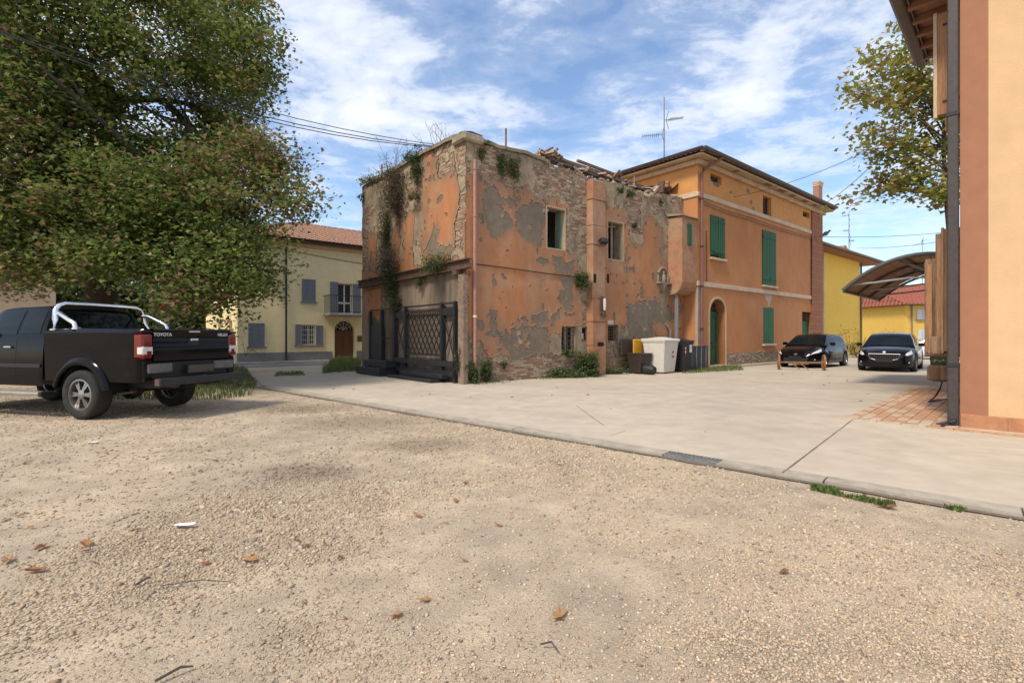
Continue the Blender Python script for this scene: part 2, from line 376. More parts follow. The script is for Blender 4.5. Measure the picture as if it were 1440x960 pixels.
# gravel stones lying on the ground near the camera
DAMP = [(*gnd(505, 591).xy, .75), (*gnd(592, 623).xy, .45), (*gnd(420, 572).xy, .7), (*gnd(430, 660).xy, .35)]
damp_nodes(M_gravel, DAMP)
def stones(n, size0, seed, dens_lo):
    r_ = np.random.RandomState(seed)
    Y = np.exp(r_.uniform(math.log(1.35), math.log(13), n * 3)); X = r_.uniform(-1.08, 1.08, n * 3) * Y
    keep = ((X - E0.x) * en.x + (Y - E0.y) * en.y) < -.01
    d = fbm(X * .55 + 9, Y * .55, 5, 3); keep &= r_.random_sample(n * 3) < np.clip((d - .38) * 4.2, dens_lo, 1)
    X, Y = X[keep][:n], Y[keep][:n]; m = len(X)
    s_ = size0 * (.45 + r_.random_sample(m) ** 2.5 * 1.6) * np.clip(.35 + .22 * Y, .6, 1.6)
    T = np.array([(1, 0, 0), (-1, 0, 0), (0, 1, 0), (0, -1, 0), (0, 0, 1), (0, 0, -1)], float)
    P = T[None] * r_.uniform(.65, 1.3, (m, 6, 1)) + r_.uniform(-.3, .3, (m, 6, 3))
    P *= np.stack([s_ * r_.uniform(.8, 1.3, m), s_ * r_.uniform(.7, 1.1, m), s_ * r_.uniform(.35, .7, m)], -1)[:, None]
    a = r_.uniform(0, 6.28, m)[:, None]; x, y = P[..., 0].copy(), P[..., 1].copy()
    P[..., 0] = x * np.cos(a) - y * np.sin(a) + X[:, None]; P[..., 1] = x * np.sin(a) + y * np.cos(a) + Y[:, None]
    P[..., 2] += (-.02 + .02 * (fbm(X * .5, Y * .5, 3) - .5) + s_ * .12)[:, None]
    Fc = np.array([(0, 2, 4), (2, 1, 4), (1, 3, 4), (3, 0, 4), (2, 0, 5), (1, 2, 5), (3, 1, 5), (0, 3, 5)])
    pal = np.array([(.50, .40, .285), (.42, .345, .26), (.53, .44, .33), (.33, .27, .205), (.47, .355, .24), (.20, .17, .145), (.60, .53, .42), (.40, .27, .18)])
    c = pal[r_.choice(8, m, p=[.28, .2, .14, .13, .16, .04, .02, .03])] * r_.uniform(.84, 1.14, (m, 1)) * np.where(X < -.25 * Y, .88, 1.0)[:, None] * np.array((1.04, 1.0, .95))  # left stones darker: greyer gravel, with tree shade put into their colour
    for (qx, qy, qr) in DAMP: c *= (1 - .45 * np.clip(1.25 - np.hypot((X - qx) / 1.6, Y - qy) / qr + .5 * (fbm(X * 3, Y * 3, 2, 3) - .5), 0, 1))[:, None]
    return P.reshape(-1, 3), (Fc[None] + 6 * np.arange(m)[:, None, None]).reshape(-1, 3), np.repeat(c, 6, 0)
M_stone = mat('gravel_stone', (1, 1, 1), .92, .15, 30, 0, attr=True)
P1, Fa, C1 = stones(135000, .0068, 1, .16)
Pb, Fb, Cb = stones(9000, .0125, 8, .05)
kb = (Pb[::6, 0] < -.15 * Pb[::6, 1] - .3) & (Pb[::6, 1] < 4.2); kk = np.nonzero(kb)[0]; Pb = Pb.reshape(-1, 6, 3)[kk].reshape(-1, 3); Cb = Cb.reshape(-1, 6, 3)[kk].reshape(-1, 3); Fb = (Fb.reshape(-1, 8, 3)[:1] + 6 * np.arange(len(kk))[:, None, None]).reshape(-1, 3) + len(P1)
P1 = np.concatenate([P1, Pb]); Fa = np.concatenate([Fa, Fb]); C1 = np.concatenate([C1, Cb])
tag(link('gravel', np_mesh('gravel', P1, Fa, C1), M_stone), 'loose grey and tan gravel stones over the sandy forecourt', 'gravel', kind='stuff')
# ================================================================ walls
def wall(mb, u0, u1, z0, z1, holes, t, fmap, top=None, du=None):
    """wall sheet with rectangular openings and their reveals; fmap(u, z, depth) -> local point"""
    us = {u0, u1}; zs = {z0, z1}
    for a, b, c, d in holes: us |= {a, b}; zs |= {c, d}
    if du:
        k = u0
        while k < u1: us.add(round(k, 3)); k += du
    us = sorted(us); zs = sorted(zs)
    zz = lambda u, z: (top(u) if (top and z == z1) else z)
    def solid(i, j):
        if i < 0 or j < 0 or i >= len(us) - 1 or j >= len(zs) - 1: return False
        cu, cz = (us[i] + us[i + 1]) / 2, (zs[j] + zs[j + 1]) / 2
        return not any(a < cu < b and c < cz < d for a, b, c, d in holes)
    q = lambda P: mb.add(P, [(0, 1, 2, 3)])
    for i in range(len(us) - 1):
        for j in range(len(zs) - 1):
            if not solid(i, j): continue
            a, b = us[i], us[i + 1]; c, d = zs[j], zs[j + 1]
            P = [(a, c), (b, c), (b, zz(b, d)), (a, zz(a, d))]
            for dep in (0, t): q([fmap(u, z, dep) for u, z in P])
            for k, (di, dj) in enumerate(((0, -1), (1, 0), (0, 1), (-1, 0))):
                if not solid(i + di, j + dj):
                    e0, e1 = P[k], P[(k + 1) % 4]; q([fmap(*e0, 0), fmap(*e1, 0), fmap(*e1, t), fmap(*e0, t)])
    return mb
def arch_fill(mb, ua, ub, zs, t, fmap, ztop, n=10):
    """fills the corners of a square-topped opening so that it ends in a round arch springing at zs"""
    c = (ua + ub) / 2; r = (ub - ua) / 2; rz = ztop - zs
    A = [(c - r * math.cos(math.pi * k / n), zs + rz * math.sin(math.pi * k / n)) for k in range(n + 1)]
    for k in range(n):
        (x0, y0), (x1, y1) = A[k], A[k + 1]
        for d in (0, t): mb.add([fmap(x0, y0, d), fmap(x1, y1, d), fmap(x1, ztop + .001, d), fmap(x0, ztop + .001, d)], [(0, 1, 2, 3)])
        mb.add([fmap(x0, y0, 0), fmap(x1, y1, 0), fmap(x1, y1, t), fmap(x0, y0, t)], [(0, 1, 2, 3)])
    return A
def rect(fr, x0, x1, yT, yB, v=0.0):
    a, zt = fr.front(x0, yT, v); b, _ = fr.front(x1, yT, v); _, zb = fr.front(x0, yB, v); return (a, b, zb, zt)
def frame_rect(name, m, par, a, b, c, d, y0, y1, w=.05):
    return MB().box(a, a + w, y0, y1, c, d).box(b - w, b, y0, y1, c, d).box(a + w, b - w, y0, y1, d - w, d).box(a + w, b - w, y0, y1, c, c + w).build(name, m, par)
# ================================================================ THE RUIN
RUu = RU.empty('ruined_house', 'roofless orange ruin with peeling plaster, bare brick and a lattice gate', 'house')
HW1 = rect(RU, 768.5, 793.5, 290, 348.5); HW2 = rect(RU, 854, 875.6, 310, 364)
HA = rect(RU, 789, 808.7, 458, 494); HB = rect(RU, 817.7, 828, 459.6, 479); HG = rect(RU, 854.5, 868, 457, 480)
holes_r = [HW1, HW2, HA, HB, HG]
DU = 12.1; DV = 6.9
tp = sorted([RU.front(x, y) for x, y in [(655, 190), (668, 196), (700, 208), (735, 215), (770, 229), (800, 240), (832, 250), (854, 254), (901, 270), (937, 273), (961, 281), (990, 287)]])
tl = sorted([RU.side(x, y) for x, y in [(655, 190), (641, 194), (600, 215), (560, 238), (510, 262)]])
def top_r(u): return float(np.interp(u, [p[0] for p in tp], [p[1] for p in tp]) + .12 * (vn(u * 1.7, 0, 2) - .5) * (u > 2.5) + .10 * (math.floor(vn(u * 3.1, 4, 9) * 4) / 4 - .4) * (u > 3.2))
def top_l(v): return float(np.interp(v, [p[0] for p in tl], [p[1] for p in tl]) + .05 * (vn(v * 2.1, 7, 2) - .5))
fm_r = lambda u, z, d: (u, d, z)
fm_l = lambda v, z, d: (d, v, z)
M_mortar = mat('old_mortar', (.33, .265, .19), .95, .25, 2.5, .6, 45, col2=(.23, .18, .13))
M_brick = mat('old_brick', (1, 1, 1), .92, .22, 7, .35, 50, attr=True)
M_orange = mat('orange_paint', (.445, .185, .076), .9, .13, .7, .22, 25, col2=(.37, .18, .095), lo=.40, hi=.62, streak=(1, 1, .35), dirt=((.46, .27, .155), .9, .48, .72), stain=((.235, .165, .11), 1.6, .54, .80, (1, 1, .28)))
def grime_nodes(m, colr, amt):
    t = m.node_tree; N = t.nodes; L = t.links; b = N['Principled BSDF']; src = b.inputs['Base Color'].links[0].from_socket
    at_ = N.new('ShaderNodeAttribute'); at_.attribute_name = 'col'; mu = N.new('ShaderNodeMath'); mu.operation = 'MULTIPLY'; mu.inputs[1].default_value = amt; L.new(at_.outputs['Fac'], mu.inputs[0])
    mx = N.new('ShaderNodeMix'); mx.data_type = 'RGBA'; L.new(mu.outputs[0], mx.inputs[0]); L.new(src, mx.inputs[6]); mx.inputs[7].default_value = (*colr, 1); L.new(mx.outputs[2], b.inputs['Base Color'])
grime_nodes(M_orange, (.235, .17, .115), .85)
M_grey = mat('grey_render', (.175, .135, .10), .93, .16, 1.2, .3, 40, col2=(.225, .175, .125), stain=((.30, .185, .105), 2.2, .56, .78, (1, 1, .6)))
M_beige = mat('stained_render', (.37, .285, .185), .94, .25, 1.3, .4, 30, col2=(.245, .185, .125), lo=.38, hi=.64, dirt=((.42, .335, .235), 1.9, .50, .72), stain=((.10, .08, .06), 1.4, .52, .78, (1.4, 1.4, .22)))
M_dirtyw = mat('brown_stained_render', (.27, .20, .145), .94, .3, 1.1, .4, 26, col2=(.15, .115, .085), lo=.36, hi=.62, streak=(1, 1, .25), dirt=((.36, .29, .22), 1.5, .60, .80))  # brown-grey stained render below the girder, with darker patches
mb = wall(MB(), 0, DU, 0, 6.7, holes_r, .42, fm_r, top_r, .25); mb.build('brick_wall', M_mortar, RUu)
mb = wall(MB(), .42, DV, 0, 6.7, [], .42, fm_l, top_l, .25); mb.build('brick_wall', M_mortar, RUu)
M_room = mat('room_plaster', (.46, .43, .36), .9, .2, 1.5, .2, 20, col2=(.36, .36, .31), dirt=((.25, .20, .15), 2, .55, .8))
mb = MB().box(.42, 11.6, DV - .4, DV, 0, 6.4); mb.build('back_wall', M_mortar, RUu)
mb = MB().box(.45, 11.5, 3.3, 3.45, 3.4, 6.2).box(4.9, 5.05, .45, 3.3, 3.4, 6.2).box(8.2, 8.35, .45, 3.3, 3.4, 6.2); mb.build('partition_wall', M_room, RUu)
box('upper_floor', M_room, RUu, .43, 11.5, .43, DV - .41, 3.15, 3.38)
box('ceiling', M_room, RUu, .43, 11.5, .43, DV - .41, 6.02, 6.12)
box('inner_door', mat('teal_door', (.27, .30, .25), .7, .2, 3, .1), RUu, 4.1, 4.86, 3.22, 3.3, 3.38, 5.45)
# plaster layers: traced areas of bare brick, grey render and stained old render
def crop(pts, ox, oy, s_): return [(ox + x / s_, oy + y / s_) for x, y in pts]
c6 = lambda *p: [RU.front(*q) for q in crop(p, 650, 170, 4.573)]
c7 = lambda *p: [RU.front(*q) for q in crop(p, 650, 360, 4.8)]
c8 = lambda *p: [RU.front(*q) for q in crop(p, 830, 200, 5.333)]
c9 = lambda *p: [RU.front(*q) for q in crop(p, 830, 370, 5.333)]
l4 = lambda *p: [RU.side(*q) for q in crop(p, 480, 170, 4.573)]
l5 = lambda *p: [RU.side(*q) for q in crop(p, 480, 360, 4.8)]
reg_r = [
 (2, c6((20, 60), (560, 240), (845, 350), (840, 960), (730, 960), (735, 850), (665, 835), (665, 560), (540, 525), (480, 500), (400, 425), (300, 425), (240, 380), (100, 350), (20, 330))),
 (0, c6((545, 480), (620, 490), (625, 545), (545, 530))),
 (3, c6((85, 140), (230, 190), (375, 260), (370, 390), (280, 390), (180, 350), (95, 345))),
 (3, c6((460, 285), (560, 290), (845, 390), (845, 650), (760, 660), (690, 600), (640, 480), (460, 430))),
 (3, c6((690, 600), (845, 640), (840, 790), (760, 820), (700, 720))),
 (3, c6((465, 530), (543, 540), (540, 620), (470, 605))),
 (3, c6((720, 740), (800, 770), (810, 930), (770, 960), (745, 960), (745, 850))),
 (1, c6((140, 450), (210, 430), (240, 500), (330, 500), (345, 560), (250, 550), (310, 640), (320, 690), (220, 755), (170, 720), (135, 600))),
 (1, c6((380, 550), (465, 520), (530, 610), (520, 700), (500, 795), (430, 795), (390, 740), (330, 690), (340, 600))),
 (0, c6((225, 540), (370, 590), (360, 610), (260, 590))),
 (1, c6((570, 870), (640, 860), (650, 930), (720, 965), (580, 965))), (1, c6((95, 585), (122, 620), (110, 660), (95, 655))), (1, c6((480, 890), (540, 890), (545, 925), (480, 920))),
 (1, c6((660, 810), (690, 820), (690, 860), (670, 850))),
 (1, c7((605, 0), (665, 0), (640, 50), (745, 40), (740, 125), (620, 110))),
 (1, c7((640, 140), (755, 140), (740, 350), (700, 350), (620, 280), (650, 240), (690, 240))),
 (1, c7((465, 400), (580, 365), (592, 430), (530, 460), (470, 448))), (1, c7((610, 380), (660, 355), (650, 440), (600, 475))),
 (1, c7((250, 500), (340, 485), (400, 475), (480, 480), (575, 480), (585, 645), (540, 655), (400, 690), (330, 730), (320, 640), (245, 580))),
 (0, c7((405, 500), (440, 520), (430, 600), (405, 590))), (0, c7((340, 580), (370, 580), (370, 615), (340, 610))),
 (1, c7((380, 415), (430, 405), (442, 450), (388, 458))), (1, c7((185, 378), (225, 378), (225, 565), (180, 545))),
 (2, c7((595, 530), (668, 515), (668, 665), (600, 665))), (1, c7((690, 375), (745, 375), (745, 395), (690, 395))),
 (1, c7((110, 410), (145, 420), (140, 500), (112, 500))), (1, c7((185, 140), (215, 140), (215, 175), (190, 180))),
 (2, c7((0, 540), (130, 560), (150, 700), (260, 640), (320, 720), (400, 690), (400, 740), (0, 760))),
 (2, c7((785, -10), (885, -10), (885, 220), (800, 240), (790, 130))), (3, c7((800, 225), (885, 220), (885, 465), (805, 465))),
 (2, c7((765, 465), (885, 465), (885, 640), (765, 650))),
 (3, c7((-10, 740), (110, 735), (300, 715), (400, 685), (480, 650), (600, 662), (770, 650), (885, 615), (885, 900), (-10, 900))),
 (2, c8((120, 270), (370, 360), (560, 370), (760, 430), (760, 560), (590, 565), (580, 900), (545, 900), (540, 640), (480, 560), (400, 560), (390, 760), (300, 760), (270, 560), (130, 490))),
 (0, c8((400, 540), (470, 560), (535, 650), (540, 900), (400, 900))),
 (3, c8((255, 380), (370, 390), (388, 700), (310, 680), (270, 540), (250, 470))), (3, c8((440, 405), (575, 420), (580, 545), (500, 520), (450, 460))),
 (0, c8((135, 480), (250, 500), (265, 600), (240, 590), (130, 580))),
 (2, c8((590, 640), (655, 640), (650, 800), (600, 820))),
 (1, c9((270, 310), (370, 300), (480, 285), (610, 330), (640, 430), (480, 430), (430, 460), (500, 540), (420, 575), (280, 565))),
 (2, c9((560, 60), (600, 60), (600, 170), (570, 330), (520, 330))),
 (3, c9((128, 590), (280, 580), (340, 560), (600, 570), (760, 575), (760, 900), (128, 900))),
 (2, c9((205, 465), (275, 465), (275, 600), (130, 600), (130, 585), (205, 585))),
]
reg_l = [
 (2, l4((120, 400), (420, 260), (540, 225), (530, 430), (480, 560), (380, 590), (330, 700), (330, 960), (230, 960), (240, 720), (120, 690))),
 (3, l4((130, 560), (205, 550), (200, 640), (140, 660))), (3, l4((420, 390), (525, 380), (515, 510), (430, 490))),
 (2, l4((535, 250), (700, 100), (760, 80), (830, 60), (800, 500), (770, 500), (745, 300), (735, 210), (640, 230))),
 (3, l4((625, 200), (725, 165), (722, 310), (660, 365), (620, 340))), (3, l4((765, 470), (790, 440), (800, 500), (792, 760), (735, 810), (742, 640))),
 (3, l4((755, 150), (800, 140), (800, 340), (760, 340))), (3, l4((120, 745), (175, 750), (172, 970), (120, 970))),
 (1, l4((600, 660), (640, 700), (612, 825), (565, 810))), (2, l4((470, 580), (525, 580), (522, 920), (470, 920))), (2, l4((380, 560), (405, 560), (400, 900), (380, 900))),
 (2, l4((740, 800), (800, 760), (800, 880), (700, 880))), (1, l4((560, 790), (720, 800), (700, 850), (540, 850))),
 (4, l5((100, 215), (890, 20), (890, 900), (100, 900))),
 (0, l5((170, 235), (280, 220), (270, 420), (175, 420))), (0, l5((832, 90), (880, 80), (880, 480), (850, 560), (832, 420))),
]
def plaster(W, topf, regs, holes, fmap, seed, h=.026):
    nu, nz = int(W / h), int(7.15 / h)
    U_ = (np.arange(nu) + .5) * h; Z_ = (np.arange(nz) + .5) * h
    A, B = np.meshgrid(U_, Z_, indexing='ij')
    wu = A + .30 * (fbm(A * 2.2, B * 2.2, seed) - .5) + .24 * (fbm(A * 8, B * 8, seed + 3, 4) - .5)
    wz = B + .30 * (fbm(A * 2.2, B * 2.2, seed + 50) - .5) + .24 * (fbm(A * 8, B * 8, seed + 53, 4) - .5)
    cat = np.zeros(A.shape, int); near = np.zeros(A.shape)
    for c, P in regs: cat[inpoly(wu, wz, P)] = c
    chips = fbm(A * 4.3, B * 4.3, seed + 7, 5)          # small chips over the whole coat, more of them high and low
    lim = .745 - .05 * (B > 5.2) - .07 * (B < 1.1) - .03 * (A > 6)
    cat[(cat == 0) & (chips > lim)] = 1
    c2 = fbm(A * 3.1 + 5, B * 3.1, seed + 21, 5); cat[(cat == 2) & (c2 > .66)] = 3; cat[(cat == 1) & (c2 < .27)] = 2
    cat[(cat == 3) & (c2 < .34)] = 2
    T = np.array([topf(u) for u in U_]); dead = B > (T[:, None] - .02)
    for a, b, c, d in holes: dead |= (A > a - .01) & (A < b + .01) & (B > c - .01) & (B < d + .01)
    cat[dead] = -1
    return cat, h
def islands(m):
    """connected areas of a mask: labels 1..n and their cell counts"""
    lab = np.zeros(m.shape, np.int32); n = 0; cnt = [0]
    for i0, j0 in zip(*np.nonzero(m)):
        if lab[i0, j0]: continue
        n += 1; st = [(i0, j0)]; lab[i0, j0] = n; c = 0
        while st:
            i, j = st.pop(); c += 1
            for a, b in ((i + 1, j), (i - 1, j), (i, j + 1), (i, j - 1)):
                if 0 <= a < m.shape[0] and 0 <= b < m.shape[1] and m[a, b] and not lab[a, b]: lab[a, b] = n; st.append((a, b))
        cnt.append(c)
    return lab, cnt
def sheet_mesh(name, m, h, off, fmap, seed, wear=None):
    nu, nz = m.shape; r = np.random.RandomState(seed)
    nid = lambda i, j: i * (nz + 1) + j
    gu, gz = np.meshgrid(np.arange(nu + 1) * h, np.arange(nz + 1) * h, indexing='ij')
    gu = gu + r.uniform(-.35, .35, gu.shape) * h; gz = gz + r.uniform(-.35, .35, gz.shape) * h
    o_ = off + .007 * (fbm(gu * 2.5, gz * 2.5, seed, 3) - .5); n = (nu + 1) * (nz + 1)
    i, j = np.nonzero(m); a, b, c, d = nid(i, j), nid(i + 1, j), nid(i + 1, j + 1), nid(i, j + 1)
    Fs = [np.stack([a, b, c, d], -1)]; mp_ = np.pad(m, 1)
    for (di, dj, e0, e1) in ((0, -1, a, b), (1, 0, b, c), (0, 1, c, d), (-1, 0, d, a)):
        q = ~mp_[i + 1 + di, j + 1 + dj]; Fs.append(np.stack([e0[q], e1[q], e1[q] + n, e0[q] + n], -1))
    Fc = np.concatenate(Fs); used, inv = np.unique(Fc, return_inverse=True)
    UU = np.concatenate([gu.ravel(), gu.ravel()])[used]; ZZ = np.concatenate([gz.ravel(), gz.ravel()])[used]
    OO = np.concatenate([o_.ravel(), np.full(n, -.01)])[used]
    V = np.stack(fmap(UU, ZZ, -OO), -1)
    cl = None
    if wear is not None: wv = np.pad(wear, ((0, 1), (0, 1)), mode='edge').ravel(); cl = np.repeat(np.concatenate([wv, wv])[used][:, None], 3, 1)
    return np_mesh(name, V, inv.reshape(Fc.shape), cl)
brick_pal = [(.34, .205, .13), (.39, .275, .18), (.30, .17, .11), (.43, .33, .23), (.26, .155, .105), (.38, .30, .215)]
def brickwork(cat, h, W, fmap, rz, seed, near_n):
    r = random.Random(seed); items = []
    row = 0; z = .005
    while z < 6.95:
        u = .002 + (.13 if row % 2 else 0) - .13
        while u < W:
            L_ = .248 if row % 5 else .118
            i, j = int((u + L_ / 2) / h), int((z + .028) / h)
            if 0 <= i < cat.shape[0] and 0 <= j < cat.shape[1] and u > 0 and u + L_ < W and cat[i, j] == 3 and r.random() > .03:
                items.append((u, z, L_ + r.uniform(-.012, .006), .055 + r.uniform(-.005, .004), r.uniform(.002, .02), r.randrange(6)))
            u += L_ + .013
        z += .0675; row += 1
    items.sort(key=lambda t: (Vector(fmap(t[0], t[1], 0)) - cam_loc).length)
    for t in items[:near_n]:
        o = link('brick', brick_m[t[5]], None, RUu); p = fmap(t[0], t[1], -t[4]); o.location = p; o.rotation_euler = (0, 0, rz)
        o.scale = (t[2], 1 if rz == 0 else -1, t[3])
    mb = MB(); cols = []
    for t in items[near_n:]:
        P = [fmap(t[0] + a * t[2], t[1] + b * t[3], d) for d in (-t[4], .01) for a, b in ((0, 0), (1, 0), (1, 1), (0, 1))]
        mb.add(P, [(0, 1, 2, 3), (0, 4, 5, 1), (1, 5, 6, 2), (2, 6, 7, 3), (3, 7, 4, 0)]); k = r.uniform(.8, 1.15); cols += [tuple(c * k for c in brick_pal[t[5]])] * 8
    me = mb.mesh('brickwork'); a = me.attributes.new('col', 'FLOAT_COLOR', 'POINT'); a.data.foreach_set('color', [x for c in cols for x in (*c, 1)])
    tag(link('brickwork', me, M_brick, RUu), kind='stuff')
cam_loc = Vector((*RU.loc((0, 0, 1.3))[:2], 1.3)); brick_m = []
for c in brick_pal:
    me = MB().box(0, 1, 0, .1, 0, 1).mesh('brick'); a = me.attributes.new('col', 'FLOAT_COLOR', 'POINT'); a.data.foreach_set('color', [*c, 1] * 8); me.materials.append(M_brick); brick_m.append(me)
for (W, tf, regs, hs, fmap, seed, rz, nn, v0) in ((DU, top_r, reg_r, holes_r, fm_r, 11, 0, 220, 0), (DV, top_l, reg_l, [], fm_l, 23, math.pi / 2, 60, 0)):
    cat, h = plaster(W, tf, regs, hs, fmap, seed)
    # grime that gathers on the coat around every broken edge, under the wall head and above the footing
    bare = ((cat > 0) & (cat != 4)).astype(float)
    for rad in (5, 9):
        for ax_ in (0, 1):
            cs = np.cumsum(np.pad(bare, [(rad + 1, rad) if a == ax_ else (0, 0) for a in (0, 1)], mode='edge'), axis=ax_); n0 = bare.shape[ax_]
            bare = (np.take(cs, range(2 * rad + 1, 2 * rad + 1 + n0), ax_) - np.take(cs, range(0, n0), ax_)) / (2 * rad + 1)
    Ag, Bg = np.meshgrid(np.arange(cat.shape[0]) * h, np.arange(cat.shape[1]) * h, indexing='ij')
    wear = np.clip(bare * 2.0 + .45 * np.clip(1.5 - Bg, 0, 1) + .35 * np.clip(Bg - 5.3, 0, 1) + (.18 if W > 10 else .1) * (Ag > 6) - .1, 0, 1) * np.clip((fbm(Ag * 2.6, Bg * 1.5, seed + 90, 5) - .30) * 3.2, 0, 1)
    for k, nm, m_, off in ((0, 'orange_plaster', M_orange, .030), (1, 'grey_render', M_grey, .022), (2, 'stained_render', M_beige, .019), (4, 'brown_render', M_dirtyw, .021)):
        if not (cat == k).any(): continue
        lab, cnt = islands(cat == k); small = np.zeros(cat.shape, bool)
        for q in range(1, len(cnt)):
            if cnt[q] * h * h > .05: link(nm, sheet_mesh(nm, lab == q, h, off, fmap, seed + k, wear), m_, RUu)
            else: small |= lab == q
        if small.any(): tag(link(nm + '_chips', sheet_mesh(nm, small, h, off, fmap, seed + k, wear), m_, RUu), kind='stuff')
    brickwork(cat, h, W, fmap, rz, seed, nn)
# copings on the wall heads
M_cop = mat('mossy_coping', (.36, .29, .215), .95, .25, 2, .5, 30, col2=(.22, .20, .13))
P = []; 
for k in range(29):
    v = -.12 + k * .25; z = top_l(max(v, 0)) + .02 * rnd.random(); P.append([(-.10, v, z - .05), (-.12, v, z + .05), (.1, v, z + .10), (.5, v, z + .08)])
MB().grid(P).build('coping', M_cop, RUu)
P = []
for k in range(17):
    u = -.10 + k * .2; z = top_r(max(u, 0)) + .02 * rnd.random(); P.append([(u, -.09, z - .05), (u, -.11, z + .04), (u, .1, z + .08), (u, .5, z + .06)])
MB().grid(P).build('coping', M_cop, RUu)
mb = MB().prism([(-.14, -.13), (.55, -.14), (.5, .6), (-.12, .55)], 6.62, 6.86); mb.build('corner_capstone', M_cop, RUu, bevel=.05)
# pilaster
pa = RU.front(833.5, 300, -.28)[0]; pb = RU.front(852.5, 300, -.28)[0]
M_pil = mat('faded_orange_render', (.35, .165, .085), .92, .18, 1.1, .3, 30, col2=(.36, .205, .13), lo=.4, hi=.65, dirt=((.42, .25, .15), 1.1, .46, .72), stain=((.19, .135, .095), 1.8, .50, .76, (1, 1, .35)))
mb = MB(); zt = 6.5; hgt = [0, .98, 1.78, 2.55, 4.35, 4.98, 5.85, zt]
for k in range(len(hgt) - 1): mb.box(pa + .01 * (k % 2), pb - .01 * (k % 2), -.28 + .012 * (k % 2), .02, hgt[k] + .006, hgt[k + 1])
mb.build('pilaster', M_pil, RUu, bevel=.02)
MB().box(pa + .05, pb - .08, -.22, .1, zt - .01, zt + .06).build('pilaster_cap', M_cop, RUu, bevel=.03)
hole_m = mat('dark_hole', (.012, .01, .009), 1, 0, 1, 0)
def pxbox(name, m_, x0, x1, yT, yB, v0, v1, par=RUu, bevel=0):
    a, b, c, d = rect(RU, x0, x1, yT, yB, min(v0, v1)); return box(name, m_, par, a, b, min(v0, v1), max(v0, v1), c, d, bevel)
pxbox('wall_slot', hole_m, 835.2, 838.4, 385, 397, -.284, -.2); pxbox('wall_slot', hole_m, 853.6, 856.6, 385, 398, -.034, .02)
pxbox('wall_slot', hole_m, 841, 849, 481, 486.5, -.284, -.2)
pxbox('name_plate', mat('pale_plate', (.55, .50, .40), .7, .15, 8, 0), 854.5, 862.5, 450, 456, -.045, .0)
# upper windows
M_cream = mat('cream_frame', (.40, .31, .21), .8, .25, 4, .2)
for k, H_ in enumerate((HW1, HW2)):
    a, b, c, d = H_; w_ = frame_rect('window', M_cream, RUu, a - .04, b + .04, c - .03, d + .03, -.036, .12, .045)
    if k: MB().box(a + .48, a + .53, .2, .26, c, d).bar((a + .02, .3, d - .18), (b, .3, d - .05), .05, .05).build('casement', M_cream, w_)
    else: box('casement', mat('teal_paint', (.12, .24, .19), .65, .25, 3, .1), w_, b - .04, b - .01, .12, .24, c + .02, d - .02)
M_bar = mat('rusty_bar', (.12, .065, .045), .8, .3, 9, .2)
def grille(par, a, b, c, d, y, nu, nz_, r=.011):
    mb = MB()
    for i in range(1, nu): x = a + (b - a) * i / nu; mb.tube([(x, y, c), (x, y, d)], r, 6)
    for i in range(1, nz_): z = c + (d - c) * i / nz_; mb.tube([(a, y, z), (b, y, z)], r, 6)
    mb.build('grille', M_bar, par)
a, b, c, d = HA; w_ = frame_rect('window', M_cream, RUu, a, b, c, d, .12, .2, .05); grille(w_, a, b, c, d, .05, 4, 5)
MB().box((a + b) / 2 - .03, (a + b) / 2 + .03, .13, .19, c + .05, d - .05).build('mullion', M_cream, w_); box('pane', glass('old_pane', (.03, .035, .035), .25), w_, a + .05, b - .05, .16, .166, c + .05, d - .05)
a, b, c, d = HB; w_ = frame_rect('window', M_cream, RUu, a, b, c, d, .1, .18, .035); box('pane', glass('old_pane', 0, 0), w_, a + .035, b - .035, .14, .146, c + .035, d - .035)
box('notice', mat('paper', (.62, .66, .70), .8, .1, 9, 0), w_, a + .08, b - .12, .125, .13, c + .06, c + .25)
a, b, c, d = HG; w_ = frame_rect('window', M_cream, RUu, a, b, c, d, .14, .2, .04); grille(w_, a, b, c, d, .04, 4, 5); box('pane', glass('old_pane', 0, 0), w_, a + .04, b - .04, .16, .166, c + .04, d - .04)
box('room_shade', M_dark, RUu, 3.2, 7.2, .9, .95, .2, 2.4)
# bay in the corner, on a curved corbel
b0 = RU.front(959.4, 306, -.64)[0]; b1 = 10.75
M_bay = mat('bay_orange', (.37, .175, .09), .92, .18, 1.0, .25, 25, col2=(.37, .21, .13), dirt=((.31, .29, .17), 1.5, .52, .76))
mb = MB(); prof = [(0.02, 5.95), (-.64, 5.95), (-.64, 3.42), (-.60, 3.26), (-.5, 3.10), (-.34, 2.98), (-.1, 2.92), (.02, 2.90)]
mb.prism([(p[0], p[1]) for p in prof], b0, b1 - .004, Matrix(((0, 0, 1, 0), (1, 0, 0, 0), (0, 1, 0, 0), (0, 0, 0, 1))))
bay = mb.build('bay', M_bay, RUu)
MB().prism([(.0, 6.03), (-.72, 5.955), (-.72, 5.99), (.0, 6.14)], b0 - .07, b1 - .004, Matrix(((0, 0, 1, 0), (1, 0, 0, 0), (0, 1, 0, 0), (0, 0, 0, 1)))).build('bay_cap', M_cop, bay)
M_green = mat('green_shutter_paint', (.008, .078, .024), .6, .2, 2.5, .15, 40, streak=(8, 8, .6), dirt=((.03, .09, .05), 3, .55, .8))
pxbox('shutter', M_green, 968.5, 973, 314, 344, -.70, -.635, bay, .008)
